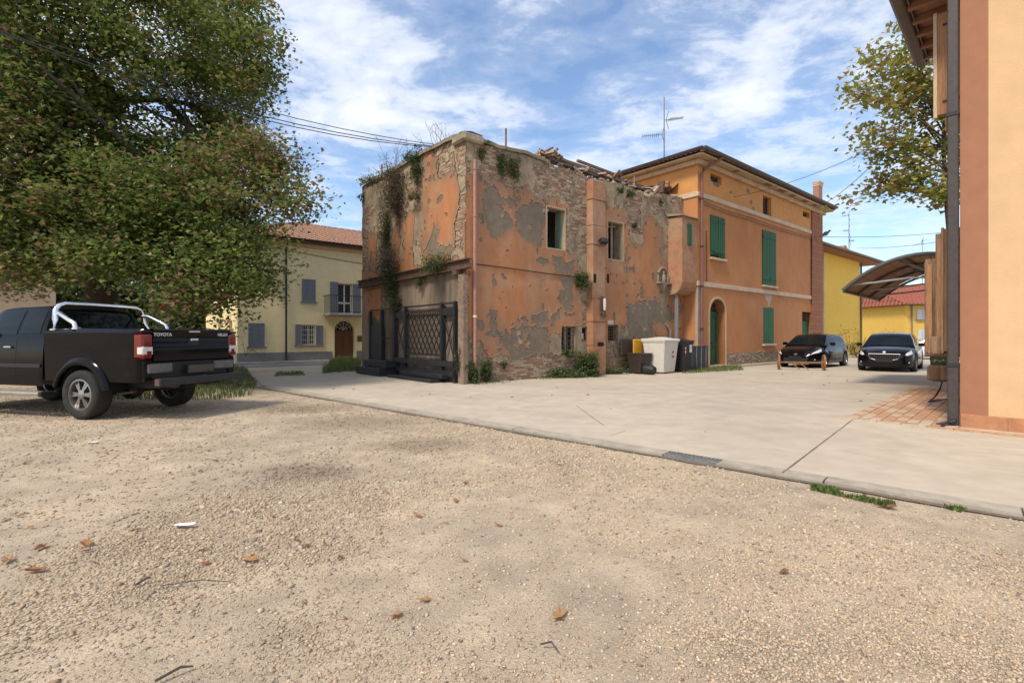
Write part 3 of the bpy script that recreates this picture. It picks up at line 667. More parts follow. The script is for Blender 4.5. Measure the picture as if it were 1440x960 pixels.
# shrine niche
n0 = RU.front(923.5, 380)[0]; n1 = RU.front(937, 380)[0]; nz0 = RU.front(930, 397)[1]; nz1 = RU.front(930, 377)[1]
nc = (n0 + n1) / 2; nr = (n1 - n0) / 2; M_shr = mat('shrine_stone', (.27, .215, .155), .9, .25, 6, .4, 30, dirt=((.15, .12, .10), 4, .55, .8))
mb = MB(); n_ = 8; A = [(nc - nr, nz0)] + [(nc - nr * math.cos(math.pi * k / n_), nz1 - nr + nr * math.sin(math.pi * k / n_)) for k in range(n_ + 1)] + [(nc + nr, nz0)]
mb.tube([(x, -.06, z) for x, z in A], .045, 6); ni = mb.build('shrine_niche', M_shr, RUu)
MB().add([(x, -.035, z) for x, z in A], [tuple(range(len(A)))]).build('niche_back', mat('niche_shade', (.20, .165, .13), .95, .3, 6, .3), ni)
MB().lathe([(.0, nz0), (.07, nz0 + .02), (.085, nz0 + .15), (.06, nz0 + .27), (.03, nz0 + .31), (.05, nz0 + .36), (.045, nz0 + .41), (0, nz0 + .44)], 10, 'z', (nc, -.09, 0)).build('figure', M_shr, ni, smooth=50)
MB().box(nc - nr - .08, nc + nr + .08, -.2, -.03, nz0 - .07, nz0 - .005).lathe([(.02, nz0 - .42), (.10, nz0 - .30), (.17, nz0 - .14), (.2, nz0 - .071)], 10, 'z', (nc, -.05, 0)).build('bracket', M_shr, ni)
# rusty girder over the gate and its post
M_rust = mat('rusted_steel', (.125, .062, .042), .85, .35, 3, .35, 40, col2=(.085, .055, .045), dirt=((.27, .19, .13), 2.5, .58, .8))
bz = 3.12; mb = MB().box(-.20, -.03, -.35, 7.0, bz, bz + .03).box(-.20, -.03, -.35, 7.0, bz + .24, bz + .27).box(-.12, -.10, -.35, 7.0, bz + .03, bz + .24); mb.build('girder', M_rust, RUu)
mb = MB().box(-.24, -.03, .12, .32, 2.98, 3.118); mb.build('girder_bearing', M_rust, RUu)
pv0 = RU.side(653, 450, -.14)[0]; pv1 = RU.side(645.5, 450, -.14)[0]
MB().box(-.17, -.03, pv0, pv1, 0, 2.98).build('steel_post', mat('pinkish_steel', (.27, .195, .14), .85, .3, 2.5, .3, 30, col2=(.19, .13, .095)), RUu)
# downpipe on the corner
M_pipe = mat('pink_brown_pipe', (.36, .185, .14), .6, .15, 3, .1, dirt=((.20, .13, .10), 3, .6, .8))
pu = (RU.front(665, 400, -.09)[0] + RU.front(670.5, 400, -.09)[0]) / 2
dp = MB().tube([(pu, -.09, 0.05), (pu, -.09, 6.15)], .052, 12).build('downpipe', M_pipe, RUu, smooth=40)
for z in (1.02, 1.85, 3.1, 4.6, 5.9): MB().tube([(pu, -.09, z - .03), (pu, -.09, z + .03)], .064, 12).build('pipe_clamp', M_pipe if z != 1.85 else mat('white_strap', (.62, .60, .57), .7, .1, 5, 0), dp)
# lamp and broken meter box on the pilaster
fl = empty('floodlight', RU.w((pa + pb) / 2, -.42, RU.front(846, 340, -.4)[1]), ANG, 'small black floodlight fixed high on the ruin pilaster', 'lamp')
MB().box(-.15, .15, -.12, .06, -.09, .09, Matrix.Rotation(-.5, 4, 'X')).build('housing', M_plastic, fl, bevel=.015)
MB().box(-.02, .02, 0, .15, -.02, .03).build('bracket', M_plastic, fl)
bl = empty('broken_wall_lantern', RU.w((pa + pb) / 2 + .12, -.30, RU.front(847, 428, -.3)[1]), ANG, 'broken rusty wall lantern hanging low on the ruin pilaster', 'lamp')
MB().box(-.12, .12, -.03, .015, -.34, .27).box(-.06, .1, -.1, -.03, -.42, -.25).build('back_plate', M_rust, bl, bevel=.02); MB().lathe([(.035, -.2), (.05, 0), (.045, .2)], 8, 'z', (0.02, -.08, 0)).build('glass_tube', M_whitelens, bl, smooth=40)
# cable across the facade
def cable(pts, name, label, r=.008, group=None, sag=0.0, par=None):
    P = []
    for i in range(len(pts) - 1):
        n = 10 if sag else 2; p, q = Vector(pts[i]), Vector(pts[i + 1])
        for k in range(n): t = k / n; P.append(p.lerp(q, t) - Vector((0, 0, sag * 4 * t * (1 - t))))
    P.append(Vector(pts[-1])); o = MB().tube(P, r, 5).build(name, M_wire, par)
    if label: tag(o, label, 'cable', group)
    return o
pz = lambda px, py, v: (lambda q: (q[0], v, q[1]))(RU.front(px, py, v))
cable([pz(666, 371, -.05), pz(700, 375, -.05), pz(780, 386, -.05), pz(834, 391, -.05)], 'wall_cable', None, .014, par=RUu)
# collapsed roof: beams, planks, broken tiles, sheeting
M_beam = mat('grey_roof_timber', (.20, .15, .11), .9, .35, 3, .4, 30, col2=(.12, .09, .07), streak=(1, 6, 6))
M_btile = mat('broken_tile', (.36, .215, .15), .92, .3, 6, .3, 40, col2=(.30, .235, .18))
def beam(p, q, w_, h_, m_=M_beam): MB().bar(pz(*p), pz(*q), w_, h_).build('roof_beam', m_, RUu)
beam((770, 222, .2), (852, 252, .25), .16, .12); beam((790, 226, .8), (868, 252, .9), .14, .12); beam((812, 226, 1.5), (866, 246, 1.6), .10, .08)
beam((858, 250, .3), (916, 268, .6), .18, .14); beam((905, 271, .3), (962, 246, .9), .10, .07, mat('pale_plank', (.50, .43, .34), .8, .2, 3, .2)); beam((893, 268, .4), (906, 262, .5), .14, .03, M_cream)
beam((914, 276, .05), (926, 263, .1), .12, .10, M_cream); beam((928, 272, .0), (930, 256, .0), .3, .1, M_rust); beam((886, 262, .6), (950, 276, .9), .16, .14); beam((912, 262, .7), (958, 270, 1.1), .2, .05)
for q_ in ((775, 219, 846, 249, .1, .12, .05), (800, 231, 858, 252, .5, .22, .04), (818, 236, 884, 262, .15, .14, .06), (842, 247, 905, 268, .2, .25, .03), (764, 213, 790, 226, .3, .3, .04), (868, 256, 930, 270, .8, .3, .05), (905, 268, 948, 262, .5, .25, .04), (762, 216, 776, 208, .3, .12, .05)): beam((q_[0], q_[1], q_[4]), (q_[2], q_[3], q_[4] + .2), q_[5], q_[6])
beam((784, 217, .6), (792, 221, .5), .05, .05); beam((892, 265, .1), (892, 248, .1), .02, .02, M_cream); beam((826, 232, 1.4), (866, 246, 1.9), .05, .05)
tm = []
for k in range(3):
    n_ = 5; Rt = .085; P = [[(Rt * math.cos(math.pi * j / n_) * (1 - .12 * i), i * (.22 + .07 * k), Rt * math.sin(math.pi * j / n_)) for j in range(n_ + 1)] for i in range(2)]
    me = MB().grid(P).mesh('roof_tile'); me.materials.append(M_btile); tm.append(me)
for k in range(80):
    t = rnd.random()
    if t < .30: x = rnd.gauss(769, 7); y = 216 + abs(x - 769) * .5 - rnd.random() * 4 + (x - 755) * .25; v = rnd.uniform(.05, .5)
    elif t < .75: x = rnd.uniform(772, 905); y = np.interp(x, [772, 832, 854, 905], [226, 247, 251, 269]) - rnd.uniform(-2, 3.5); v = rnd.uniform(.02, .7)
    else: x = rnd.uniform(900, 965); y = rnd.uniform(266, 280); v = rnd.uniform(.02, .9)
    o = link('roof_tile', tm[k % 3], None, RUu); o.location = pz(x, y, v); o.rotation_euler = (rnd.uniform(-.5, .5), rnd.uniform(-.6, .6), rnd.uniform(0, 6.3))
# rubble along the wall head
def lump(mb, c, s_, r_):
    T = [(1, 0, 0), (-1, 0, 0), (0, 1, 0), (0, -1, 0), (0, 0, 1), (0, 0, -1)]
    P = [Vector(c) + Vector([a * s_ * r_.uniform(.5, 1.25) + r_.uniform(-.25, .25) * s_ for a in t]) for t in T]
    mb.add(P, [(0, 2, 4), (2, 1, 4), (1, 3, 4), (3, 0, 4), (2, 0, 5), (1, 2, 5), (3, 1, 5), (0, 3, 5)])
mb = MB()
for k in range(420):
    u = rnd.uniform(2.4, 11.4); v = rnd.uniform(.02, .45); z = top_r(u) + rnd.uniform(-.04, .05 + (.10 if 2.6 < u < 4 else .0)); lump(mb, (u, v, z), rnd.uniform(.03, .10), rnd)
for k in range(120): v = rnd.uniform(.3, 6.8); lump(mb, (rnd.uniform(.02, .4), v, top_l(v) + .07), rnd.uniform(.02, .05), rnd)
tag(mb.build('wall_rubble', mat('rubble', (.36, .285, .21), .95, .3, 4, .3, 40, col2=(.26, .175, .125)), RUu), kind='stuff')
P = []
for i in range(10):
    row = []
    for j in range(8):
        q = pz(936 + i * 3.1, 262 + 10 * math.sin(i * .7 + j * .4) * .35 + j * 2.2 - (5 if i > 6 else 0), .2 + j * .12); row.append((q[0], q[1], q[2] + .06 * vn(i * .9, j * .9, 3)))
    P.append(row)
MB().grid(P).build('torn_sheeting', mat('grey_sheeting', (.17, .14, .12), .85, .3, 3, .2), RUu)
# roof deck behind the wall heads
MB().add([(1.5, .5, 6.35), (11.4, .5, 6.45), (11.4, 6.4, 7.0), (1.5, 6.4, 6.6)], [(0, 1, 2, 3)]).build('collapsed_roof_deck', M_btile, RUu)
st = MB().bar(RU.w(*pz(711.5, 212, .35)), RU.w(*pz(711.5, 181, .35)), .06, .06).build('roof_stake', M_beam); tag(st, 'short weathered wooden stake standing on the ruin wall head', 'stake')
# ---------------------------------------------------------------- lattice gate and black iron enclosure on the ruin's left face
GT = empty('iron_gate', RU.O, ANG, 'black iron lattice gate with cross-braced side panels on the ruin', 'gate')
def sv(px, py, u=-.12): v, z = RU.side(px, py, u); return v, z
X = -.14
zt = 2.27; zb = .33; posts = [sv(x, 440)[0] for x in (521.7, 538, 556, 571, 622.6, 641)]
for v in posts[3:]: box('post', M_iron, GT, X - .05, X + .05, v - .045, v + .045, .02 if v < .6 else zb - .1, zt if v < 3.4 else zt - .05)
box('post', M_iron, GT, X - .06, X + .06, posts[2] - .07, posts[2] + .07, .1, zt - .1)
for v in posts[:2]: box('post', M_iron, GT, X - .05, X + .05, v - .05, v + .05, .45, zt - .06)
box('top_rail', M_iron, GT, X - .03, X + .03, posts[-1], posts[0], zt - .06, zt - .015)
box('middle_rail', M_iron, GT, X - .025, X + .025, posts[2], posts[0], 1.22, 1.26)
for z in (.30, .58): box('bottom_rail', M_iron, GT, X - .09, X + .03, posts[-1] - .02, posts[2] + .02, z - .12, z + .03)
mb = MB(); a, b = posts[4] + .06, posts[3] - .06; c, d = .78, zt - .24; sp = .262
frame = MB().box(X - .02, X + .02, a, b, d, d + .04).box(X - .02, X + .02, a, b, c - .05, c).box(X - .02, X + .02, a - .02, a + .02, c, d).box(X - .02, X + .02, b - .02, b + .02, c, d).build('gate_frame', M_iron, GT)
def clip(p, q):
    (x0, y0), (x1, y1) = p, q; t0, t1 = 0., 1.
    for pp, qq in ((-(x1 - x0), x0 - a), (x1 - x0, b - x0), (-(y1 - y0), y0 - c), (y1 - y0, d - y0)):
        if pp == 0:
            if qq < 0: return None
        elif pp < 0: t0 = max(t0, qq / pp)
        else: t1 = min(t1, qq / pp)
    return None if t0 >= t1 else ((x0 + t0 * (x1 - x0), y0 + t0 * (y1 - y0)), (x0 + t1 * (x1 - x0), y0 + t1 * (y1 - y0)))
for s_ in (1, -1):
    k = -8.
    while k < 12:
        r_ = clip((a + k * sp * 1.0, c), (a + k * sp + s_ * 2.4 * .72, c + 2.4))
        if r_ and (Vector(r_[0]) - Vector(r_[1])).length > .1:
            o = MB().bar((X + .012 * s_, *r_[0]), (X + .012 * s_, *r_[1]), .028, .012, (1, 0, 0)).build('lattice_bar', M_iron, GT)
        k += 1
for (v0, v1) in ((posts[5], posts[4]), (posts[3], posts[2])):
    for s_ in (0, 1): MB().bar((X + .02 * s_, v0 + .05 if not s_ else v1 - .05, .68), (X + .02 * s_, v1 - .05 if not s_ else v0 + .05, zt - .35), .035, .02, (1, 0, 0)).build('cross_brace', M_iron, GT)
    box('head_plate', M_iron, GT, X - .03, X + .03, v0 + .045, v1 - .045, zt - .37, zt - .17)
box('backing_panel', mat('brown_board', (.135, .10, .07), .85, .3, 2, .3, 30, col2=(.10, .08, .06), streak=(5, 5, .6)), GT, -.05, -.035, a, b, c, d + .03)
box('door_panel', M_iron, GT, X - .02, X + .02, posts[1] + .05, posts[0] - .05, .45, 1.72)
ST = empty('black_steps', RU.O, ANG, 'pair of low black metal steps under the lattice gate', 'steps')
v0, v1 = RU.side(617, 530, -.5)[0], RU.side(552, 520, -.5)[0]
box('tread', M_iron, ST, -.42, -.16, v0, v1 - .3, .12, .24, .008); box('tread', M_iron, ST, -.68, -.36, v0 + .15, v1, .02, .10, .008)
PL = empty('black_plinth', RU.O, ANG, 'two-tier black metal plinth at the far end of the gate', 'plinth')
v0, v1 = RU.side(536, 527, -.7)[0], RU.side(503, 524, -.7)[0]
box('lower_tier', M_iron, PL, -.78, -.1, v0, v1, .03, .27, .01); box('upper_tier', M_iron, PL, -.60, -.1, v0 - .08, v1 - .25, .275, .50, .01)
# ================================================================ THREE-STOREY ORANGE HOUSE
MH = RU.empty('three_storey_house', 'tall orange house with green shutters and pale string courses', 'house')
fv = -.64; u0 = 10.75; u1 = 24.03; dep = 9.0; zE = 8.62
M_or1 = mat('salmon_plaster', (.48, .20, .078), .9, .10, .55, .15, 30, col2=(.44, .178, .068), lo=.4, hi=.65, streak=(1, 1, .4), dirt=((.50, .235, .105), .8, .45, .75), stain=((.33, .185, .11), 1.2, .58, .85, (1, 1, .2)))
M_or2 = mat('ochre_plaster', (.58, .265, .085), .9, .10, .6, .15, 30, col2=(.52, .25, .09), dirt=((.44, .34, .25), 1.5, .66, .80))
M_cornice = mat('pale_stone', (.60, .455, .32), .85, .14, 2, .2, 40, col2=(.50, .38, .27))
fm = lambda u, z, d: (u, fv + d, z)
W1, W2, W3 = rect(RU, 999, 1014.9, 243, 254.5, fv), rect(RU, 1073, 1084.6, 274, 300.6, fv), rect(RU, 1129, 1138.4, 296, 304, fv)
S1, S2, S3 = rect(RU, 998.8, 1017.7, 303, 361, fv), rect(RU, 1072, 1089.8, 324, 400, fv), rect(RU, 1073, 1088, 432, 483, fv)
DR = rect(RU, 998, 1020, 419, 516, fv); DR = (DR[0], DR[1], 0, DR[3]); GD = rect(RU, 1128, 1142, 438, 505, fv); GD = (GD[0], GD[1] - .05, 0, GD[3])
mb = wall(MB(), u0, u1, 0, 7.0, [S1, S2, S3, DR, GD], .45, fm)
A = arch_fill(mb, DR[0], DR[1], DR[3] - (DR[1] - DR[0]) * .45, .45, fm, DR[3])
mb.build('wall', M_or1, MH)
mb = wall(MB(), u0, u1, 7.0, zE - .35, [W1, W2, W3], .45, fm); mb.build('attic_wall', M_or2, MH)
box('side_wall', M_or1, MH, u0, u0 + .4, fv + .45, dep, 0, 7.0); box('attic_side_wall', M_or2, MH, u0 + .001, u0 + .4, fv + .45, dep, 7.0, zE - .35)
box('gable_wall', M_or1, MH, u1 - .4, u1, fv + .45, dep, 0, zE - .35); box('rear_wall', M_or1, MH, u0, u1, dep, dep + .3, 0, zE - .35)
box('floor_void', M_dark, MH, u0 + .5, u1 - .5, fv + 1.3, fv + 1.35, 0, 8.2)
for z, h_ in ((3.42, .19), (7.0, .19)):
    box('string_course', M_cornice, MH, u0 - .05, 22.5, fv - .05, fv + .05, z - h_ / 2, z + h_ / 2, .01)
box('string_course', M_cornice, MH, u0 - .05, u0 + .0, fv + .05, 3.3, 6.9, 7.1, .01)
# eaves
ov = .5
M_soff = mat('cream_soffit', (.56, .41, .26), .85, .16, 2, .2, col2=(.44, .30, .18), dirt=((.24, .15, .09), 2, .62, .8))
mb = MB()
def eave(p0, p1, n):      # stepped cornice: cove and flat soffit
    pass
mb.box(u0 - .16, u1 + .16, fv - .16, fv + .002, zE - .45, zE - .35 + .1).box(u0 - .16, u0 + .002, fv + .002, dep, zE - .45, zE - .25)
mb.build('cornice', M_soff, MH, bevel=.03)
mb = MB().box(u0 - ov + .05, u1 + ov - .05, fv - ov + .05, dep + .4, zE - .24, zE - .17); mb.build('soffit', M_soff, MH)
for k in range(9): x = u0 + 1 + k * 1.45; box('missing_board', mat('bare_lath', (.22, .13, .08), .9, .3, 6, .3), MH, x, x + rnd.uniform(.3, .8), fv - ov + .1, fv - .2, zE - .252, zE - .238) if k in (1, 3, 4, 5, 6, 7) else None
# hipped roof of pan tiles
def tile_roof(name, par, corners, ridge, matl, pitch=.21, course=.34, r=.075, seed=1):
    """barrel tiles laid on each slope; corners in order, ridge = two points; each slope is (eave a, eave b, ridge a, ridge b)"""
    a, b, c, d = [Vector(p) for p in corners]; e, f = [Vector(p) for p in ridge]; out = []
    r_ = random.Random(seed); mbd = MB(); mbt = MB()
    for (p, q, s1, s2) in ((a, b, e, f), (b, c, f, f), (c, d, f, e), (d, a, e, e)):
        mbd.add([p, q, s2, s1] if s1 != s2 else [p, q, s1], [(0, 1, 2, 3)] if s1 != s2 else [(0, 1, 2)])
        ax = (q - p).normalized(); nrm = ax.cross((s1 - p)).normalized()
        if nrm.z < 0: nrm = -nrm
        up = nrm.cross(ax).normalized()
        if up.z < 0: up = -up
        Lq = (q - p).length; hs = (s1 - p).dot(up); x1 = (s1 - p).dot(ax); x2 = (s2 - p).dot(ax); k = 0
        while k * pitch < Lq:
            x = (k + .5) * pitch; k += 1
            hm = hs if x1 <= x <= x2 else (hs * x / x1 if x < x1 else hs * (Lq - x) / (Lq - x2)) 
            y = -.06; 
            while y < hm - .1:
                ya, yb = y, min(y + course + .05, hm); base = p + ax * (x + r_.uniform(-.012, .012)); n_ = 4; P = []
                for yy, rr, lift in ((ya, r * 1.12, .03), (yb, r * .92, .012)):
                    P.append([base + up * yy + ax * (rr * math.cos(math.pi * j / n_)) + nrm * (rr * math.sin(math.pi * j / n_) * .9 + lift) for j in range(n_ + 1)])
                mbt.grid(P); mbt.add(P[0], [tuple(range(n_ + 1))]); y += course
    mbd.build(name, mat('tile_bed', (.15, .10, .075), .95, .2, 5, .2), par)
    o = mbt.build('roof_tiles', matl, par); tag(o, kind='stuff')
    mr = MB()
    for (p, q) in ((e, f), (a, e), (d, e), (b, f), (c, f)):
        n_ = max(1, int((q - p).length / .38)); dd = (q - p) / n_
        for i in range(n_): mr.tube([p + dd * i + Vector((0, 0, .05)), p + dd * (i + 1.1) + Vector((0, 0, .035))], [.105, .085], 7)
    tag(mr.build('ridge_tiles', matl, par), kind='stuff')
zr = zE - .12
tile_roof('roof', MH, [(u0 - ov, fv - ov, zr), (u1 + ov, fv - ov, zr), (u1 + ov, dep + .5, zr), (u0 - ov, dep + .5, zr)], [(u0 + 4.6, 4.2, zr + 1.55), (u1 - 4.6, 4.2, zr + 1.55)], M_tile)
def gutter(name, par, p, q, r=.085, m_=M_gutter):
    p, q = Vector(p), Vector(q); d = (q - p).normalized(); sx = Vector((-d.y, d.x, 0)); P = []
    for c in (p, q): P.append([c + sx * (r * math.cos(math.pi + math.pi * k / 6)) + Vector((0, 0, r * math.sin(math.pi + math.pi * k / 6))) for k in range(7)])
    mb = MB().grid(P); mb.add(P[0], [tuple(range(7))]).add(P[1], [tuple(range(7))])
    mb.tube([p + sx * r, q + sx * r], .013, 6).tube([p - sx * r, q - sx * r], .013, 6); return mb.build(name, m_, par, smooth=50)
gutter('gutter', MH, (u0 - ov - .08, fv - ov - .08, zE - .02), (u1 + ov, fv - ov - .08, zE - .02)); gutter('gutter', MH, (u0 - ov - .08, fv - ov - .08, zE - .02), (u0 - ov - .08, dep, zE - .02))
# downpipe at the corner
q = RU.front(987, 400, fv - .1)[0]; zq = RU.front(987, 485, fv)[1]
dp = MB().tube([(q + .75, fv - ov - .05, zE - .12), (q + .62, fv - ov + .05, zE - .25), (q + .12, fv - .12, zE - .62), (q, fv - .1, zE - .8), (q, fv - .1, zq)], .06, 10).build('downpipe', mat('brown_pipe', (.20, .09, .07), .55, .15, 3, .1), MH, smooth=40)
for z in (1.6, 3.3, 4.9, 6.8): MB().tube([(q, fv - .1, z - .03), (q, fv - .1, z + .03)], .075, 10).build('pipe_clamp', M_iron, dp)
# grey corner strip
box('corner_strip', mat('grey_cement', (.34, .29, .24), .92, .2, 2, .3, 30, col2=(.42, .31, .22)), MH, u0 - .006, u0 + .42, fv - .012, fv + .1, 0, 3.3)
# shutters: two leaves of upright boards each
def shutter_leaf(par, a, b, c, d, y, nb, m_, th=.035, mid=True):
    lf = box('shutter', m_, par, a, b, y, y + th * .5, c, d)
    w_ = (b - a) / nb
    for i in range(nb): box('board', m_, lf, a + i * w_ + .008, a + (i + 1) * w_ - .008, y - th * .5, y - .0005, c + .003, d - .003, .005)
    for z in ((c + (d - c) * .12, c + (d - c) * .88) if mid else ()): box('ledge', m_, lf, a + .02, b - .02, y - th * .5 - .018, y - th * .5 - .0005, z - .04, z + .04, .004)
    return lf
M_green2 = mat('faded_green_paint', (.026, .115, .046), .65, .22, 2, .15, 40, streak=(8, 8, .6))
for k, (a, b, c, d) in enumerate((S1, S2, S3)):
    m_ = M_green if k < 2 else M_green2; y = fv + .02 if k == 2 else fv - .03; mm = (a + b) / 2
    w_ = box('window', M_cream, MH, a, b, fv + .2, fv + .24, c, d)
    shutter_leaf(w_, a - .03, mm - .004, c + (.10 if k == 0 else -.02), d + .03, y, 3, m_, mid=k < 2); shutter_leaf(w_, mm + .004, b + .03, c + (.04 if k == 0 else -.02), d + .03, y - .004, 3, m_, mid=k < 2)
    box('sill', M_cornice, w_, a - .08, b + .1, fv - .13, fv + .2, c - .11, c - .025, .012)
box('strut', M_green, MH, S1[0] + .2, S1[1] - .1, fv - .1, fv - .06, S1[2] + .18, S1[2] + .24)
for (a, b, c, d) in (W1, W2, W3):
    w_ = frame_rect('window', M_bar, MH, a, b, c, d, fv + .18, fv + .24, .05); box('pane', glass('old_pane', 0, 0), w_, a + .05, b - .05, fv + .2, fv + .206, c + .05, d - .05)
    n = 3 if b - a > .7 else 2
    for i in range(1, n): x = a + (b - a) * i / n; box('mullion', M_bar, w_, x - .02, x + .02, fv + .17, fv + .2, c + .05, d - .05)
for (a, b, c, d) in ((11.95, 12.55, 7.55, 7.76), (15.2, 15.5, 7.3, 7.6), (15.45, 15.7, 7.1, 7.3), (13.3, 13.6, 7.45, 7.65), (14.9, 15.25, 7.75, 8.05)):
    n = 9; pts = [((a + b) / 2 + (b - a) / 2 * math.cos(6.283 * k / n) * rnd.uniform(.6, 1.1), (c + d) / 2 + (d - c) / 2 * math.sin(6.283 * k / n) * rnd.uniform(.6, 1.2)) for k in range(n)]
    MB().add([(x, fv - .004, z) for x, z in pts], [tuple(range(n))]).build('bare_patch', M_grey, MH)
MB().add([(x, fv - .004, z) for x, z in ((16.75, 3.3), (17.5, 3.3), (17.45, 3.05), (17.3, 2.95), (17.25, 2.75), (17.1, 2.74), (17.05, 2.95), (16.85, 3.05))], [tuple(range(8))]).build('repair_patch', mat('pale_repair', (.50, .36, .265), .9, .15, 3, .2), MH)
# arched door
a, b, c, d = DR; zs = d - (b - a) * .45; dy = fv + .36
dr = box('door', M_green2, MH, a + .05, b - .05, dy, dy + .05, 0.02, zs - .02)
M_green3 = mat('dark_green_door', (.02, .105, .05), .5, .2, 2, .1); dr.data.materials[0] = M_green3
mm = (a + b) / 2
for (xa, xb) in ((a + .1, mm - .03), (mm + .03, b - .1)):
    for (za, zb2) in ((.12, .95), (1.08, zs - .12)): frame_rect('door_panel', M_green3, dr, xa, xb, za, zb2, dy - .03, dy - .001, .07); box('panel_field', M_green3, dr, xa + .12, xb - .12, dy - .018, dy - .002, za + .12, zb2 - .12, .01)
box('transom', M_green3, dr, a + .02, b - .02, dy - .04, dy + .05, zs - .02, zs + .05); MB().lathe([(.03, -.05), (.03, 0)], 8, 'y', (mm + .06, dy - .03, 1.02)).build('handle', M_iron, dr)
fanl = MB(); cx_, r_ = mm, (b - a) / 2 - .05
for k in range(1, 6): t = math.pi * k / 6; fanl.bar((cx_, dy, zs + .05), (cx_ + r_ * math.cos(t), dy, zs + .05 + r_ * .85 * math.sin(t)), .022, .022)
fanl.tube([(cx_ + r_ * .55 * math.cos(math.pi * k / 8), dy, zs + .05 + r_ * .5 * math.sin(math.pi * k / 8)) for k in range(9)], .014, 6).build('fanlight', M_bar, dr)
box('fanlight_pane', M_dark, dr, a + .02, b - .02, dy + .06, dy + .07, zs, d - .01); box('threshold', M_cornice, dr, a - .05, b + .05, fv - .12, dy, .0, .10)
P = [(a - .1, 0)] + [(a - .1, zs)] + [(cx_ + ((b - a) / 2 + .1) * -math.cos(math.pi * k / 10), zs + (d - zs + .1) * math.sin(math.pi * k / 10)) for k in range(1, 10)] + [(b + .1, zs), (b + .1, 0)]
I_ = [(a, 0), (a, zs)] + [(cx_ - (b - a) / 2 * math.cos(math.pi * k / 10), zs + (d - zs) * math.sin(math.pi * k / 10)) for k in range(1, 10)] + [(b, zs), (b, 0)]
mb = MB().grid([[(x, fv - .02, z) for x, z in P], [(x, fv - .02, z) for x, z in I_], [(x, fv + .45, z) for x, z in I_]]); mb.grid([[(x, fv - .02, z) for x, z in P], [(x, fv + .01, z) for x, z in P]]); mb.build('door_surround', mat('door_reveal', (.50, .36, .235), .9, .15, 1.5, .2), MH)
# side door with its grating
a, b, c, d = GD; o = box('door', M_green2, MH, a, b, fv + .16, fv + .2, .05, d - .5); box('grating_void', M_dark, o, a, b, fv + .3, fv + .32, d - .5, d)
for i in range(1, 7): x = a + (b - a) * i / 7; MB().tube([(x, fv + .12, d - .5), (x, fv + .12, d)], .012, 6).build('grating_bar', M_bar, o)
for z in (d - .34, d - .17): MB().tube([(a, fv + .12, z), (b, fv + .12, z)], .012, 6).build('grating_bar', M_bar, o)
# quoin pillar of squared blocks, and the chimney above
M_quoin = mat('red_quoin', (.30, .115, .055), .9, .15, 1.5, .25, 40, col2=(.25, .105, .06)); qa, qb = RU.front(1142.5, 400, fv - .08)[0], RU.front(1157, 400, fv - .08)[0]
z = 0.02; k = 0; box('quoin_pillar', M_cornice, MH, qa + .01, qb - .01, fv - .068, fv + .06, 0, 8.17)
while z < 8.1:
    box('quoin', M_quoin, MH, qa, (qa + qb) / 2 + (.15 if k % 2 else -.15), fv - .08, fv + .05, z, z + .385, .006); box('quoin', M_quoin, MH, (qa + qb) / 2 + (.17 if k % 2 else -.13), qb, fv - .08, fv + .05, z, z + .385, .006); z += .4; k += 1
ca, cb = RU.front(1151.5, 260, -.1)[0], RU.front(1156.5, 260, -.1)[0]; zc0, zc1 = 8.7, RU.front(1150, 253, -.1)[1]
ch = box('chimney', mat('chimney_brick', (.36, .185, .125), .9, .25, 5, .4, 30), MH, ca, cb, -.1, .22, zc0, zc1 - .3)
for k in range(3): box('chimney_course', M_cornice, ch, ca - .02 - .015 * k, cb + .02 + .015 * k, -.12 - .015 * k, .24 + .015 * k, zc1 - .3 + .1 * k, zc1 - .21 + .1 * k)
# rubble-stone footing right of the door
mb = MB(); a, b = DR[1] + .12, RU.front(1100, 500, fv)[0]; zz = 0
r2 = random.Random(5); n_st = 0; M_rub = mat('footing_stone', (.34, .235, .165), .95, .3, 3, .4, 30, col2=(.26, .19, .14)); sm = []
for k in range(6):
    m0 = MB(); lump(m0, (0, 0, 0), 1, r2); me = m0.mesh('stone'); me.materials.append(M_rub); sm.append(me)
box('footing', M_mortar, MH, a, b, fv - .018, fv + .05, 0, .58)
while n_st < 230:
    x = r2.uniform(a + .1, b - .1); z = r2.uniform(.03, .66 - .2 * vn(x * .8, 0, 3)); o = link('stone', sm[n_st % 6], None, MH); o.location = (x, fv - .012, z); o.scale = (r2.uniform(.06, .13), .045, r2.uniform(.04, .075)); o.rotation_euler = (0, r2.uniform(-.4, .4), 0); n_st += 1
box('kerb_step', M_kerb, MH, DR[1] + .2, 23.8, fv - .55, fv - .02, -.1, .07)
# pipes under the bay
mp_ = mat('grey_pipe', (.22, .215, .205), .5, .15, 3, .05)
for (x, v, r_, zt_) in ((9.85, -.25, .075, 3.05), (9.62, -.12, .05, 1.75), (9.42, -.08, .04, 1.2)): MB().tube([(x, v, .1), (x, v, zt_ - .2), (x - .12, v + .08, zt_), (x - .2, .0, zt_ + .05)], r_, 10).build('waste_pipe', mp_, RUu, smooth=40)
# cables on this facade
for dz in (0, -.12): cable([(u0, fv - .06, 6.78 + dz), (15, fv - .06, 6.70 + dz), (22.4, fv - .06, 6.74 + dz)], 'wall_cable', None, .012, par=MH, sag=.06)
cable([(22.35, fv - .05, 6.7), (22.35, fv - .05, 3.1)], 'wall_cable', None, .02, par=MH)
cable([(11.38, fv - .04, 5.6), (11.38, fv - .04, 3.55)], 'wall_cable', None, .012, par=MH)
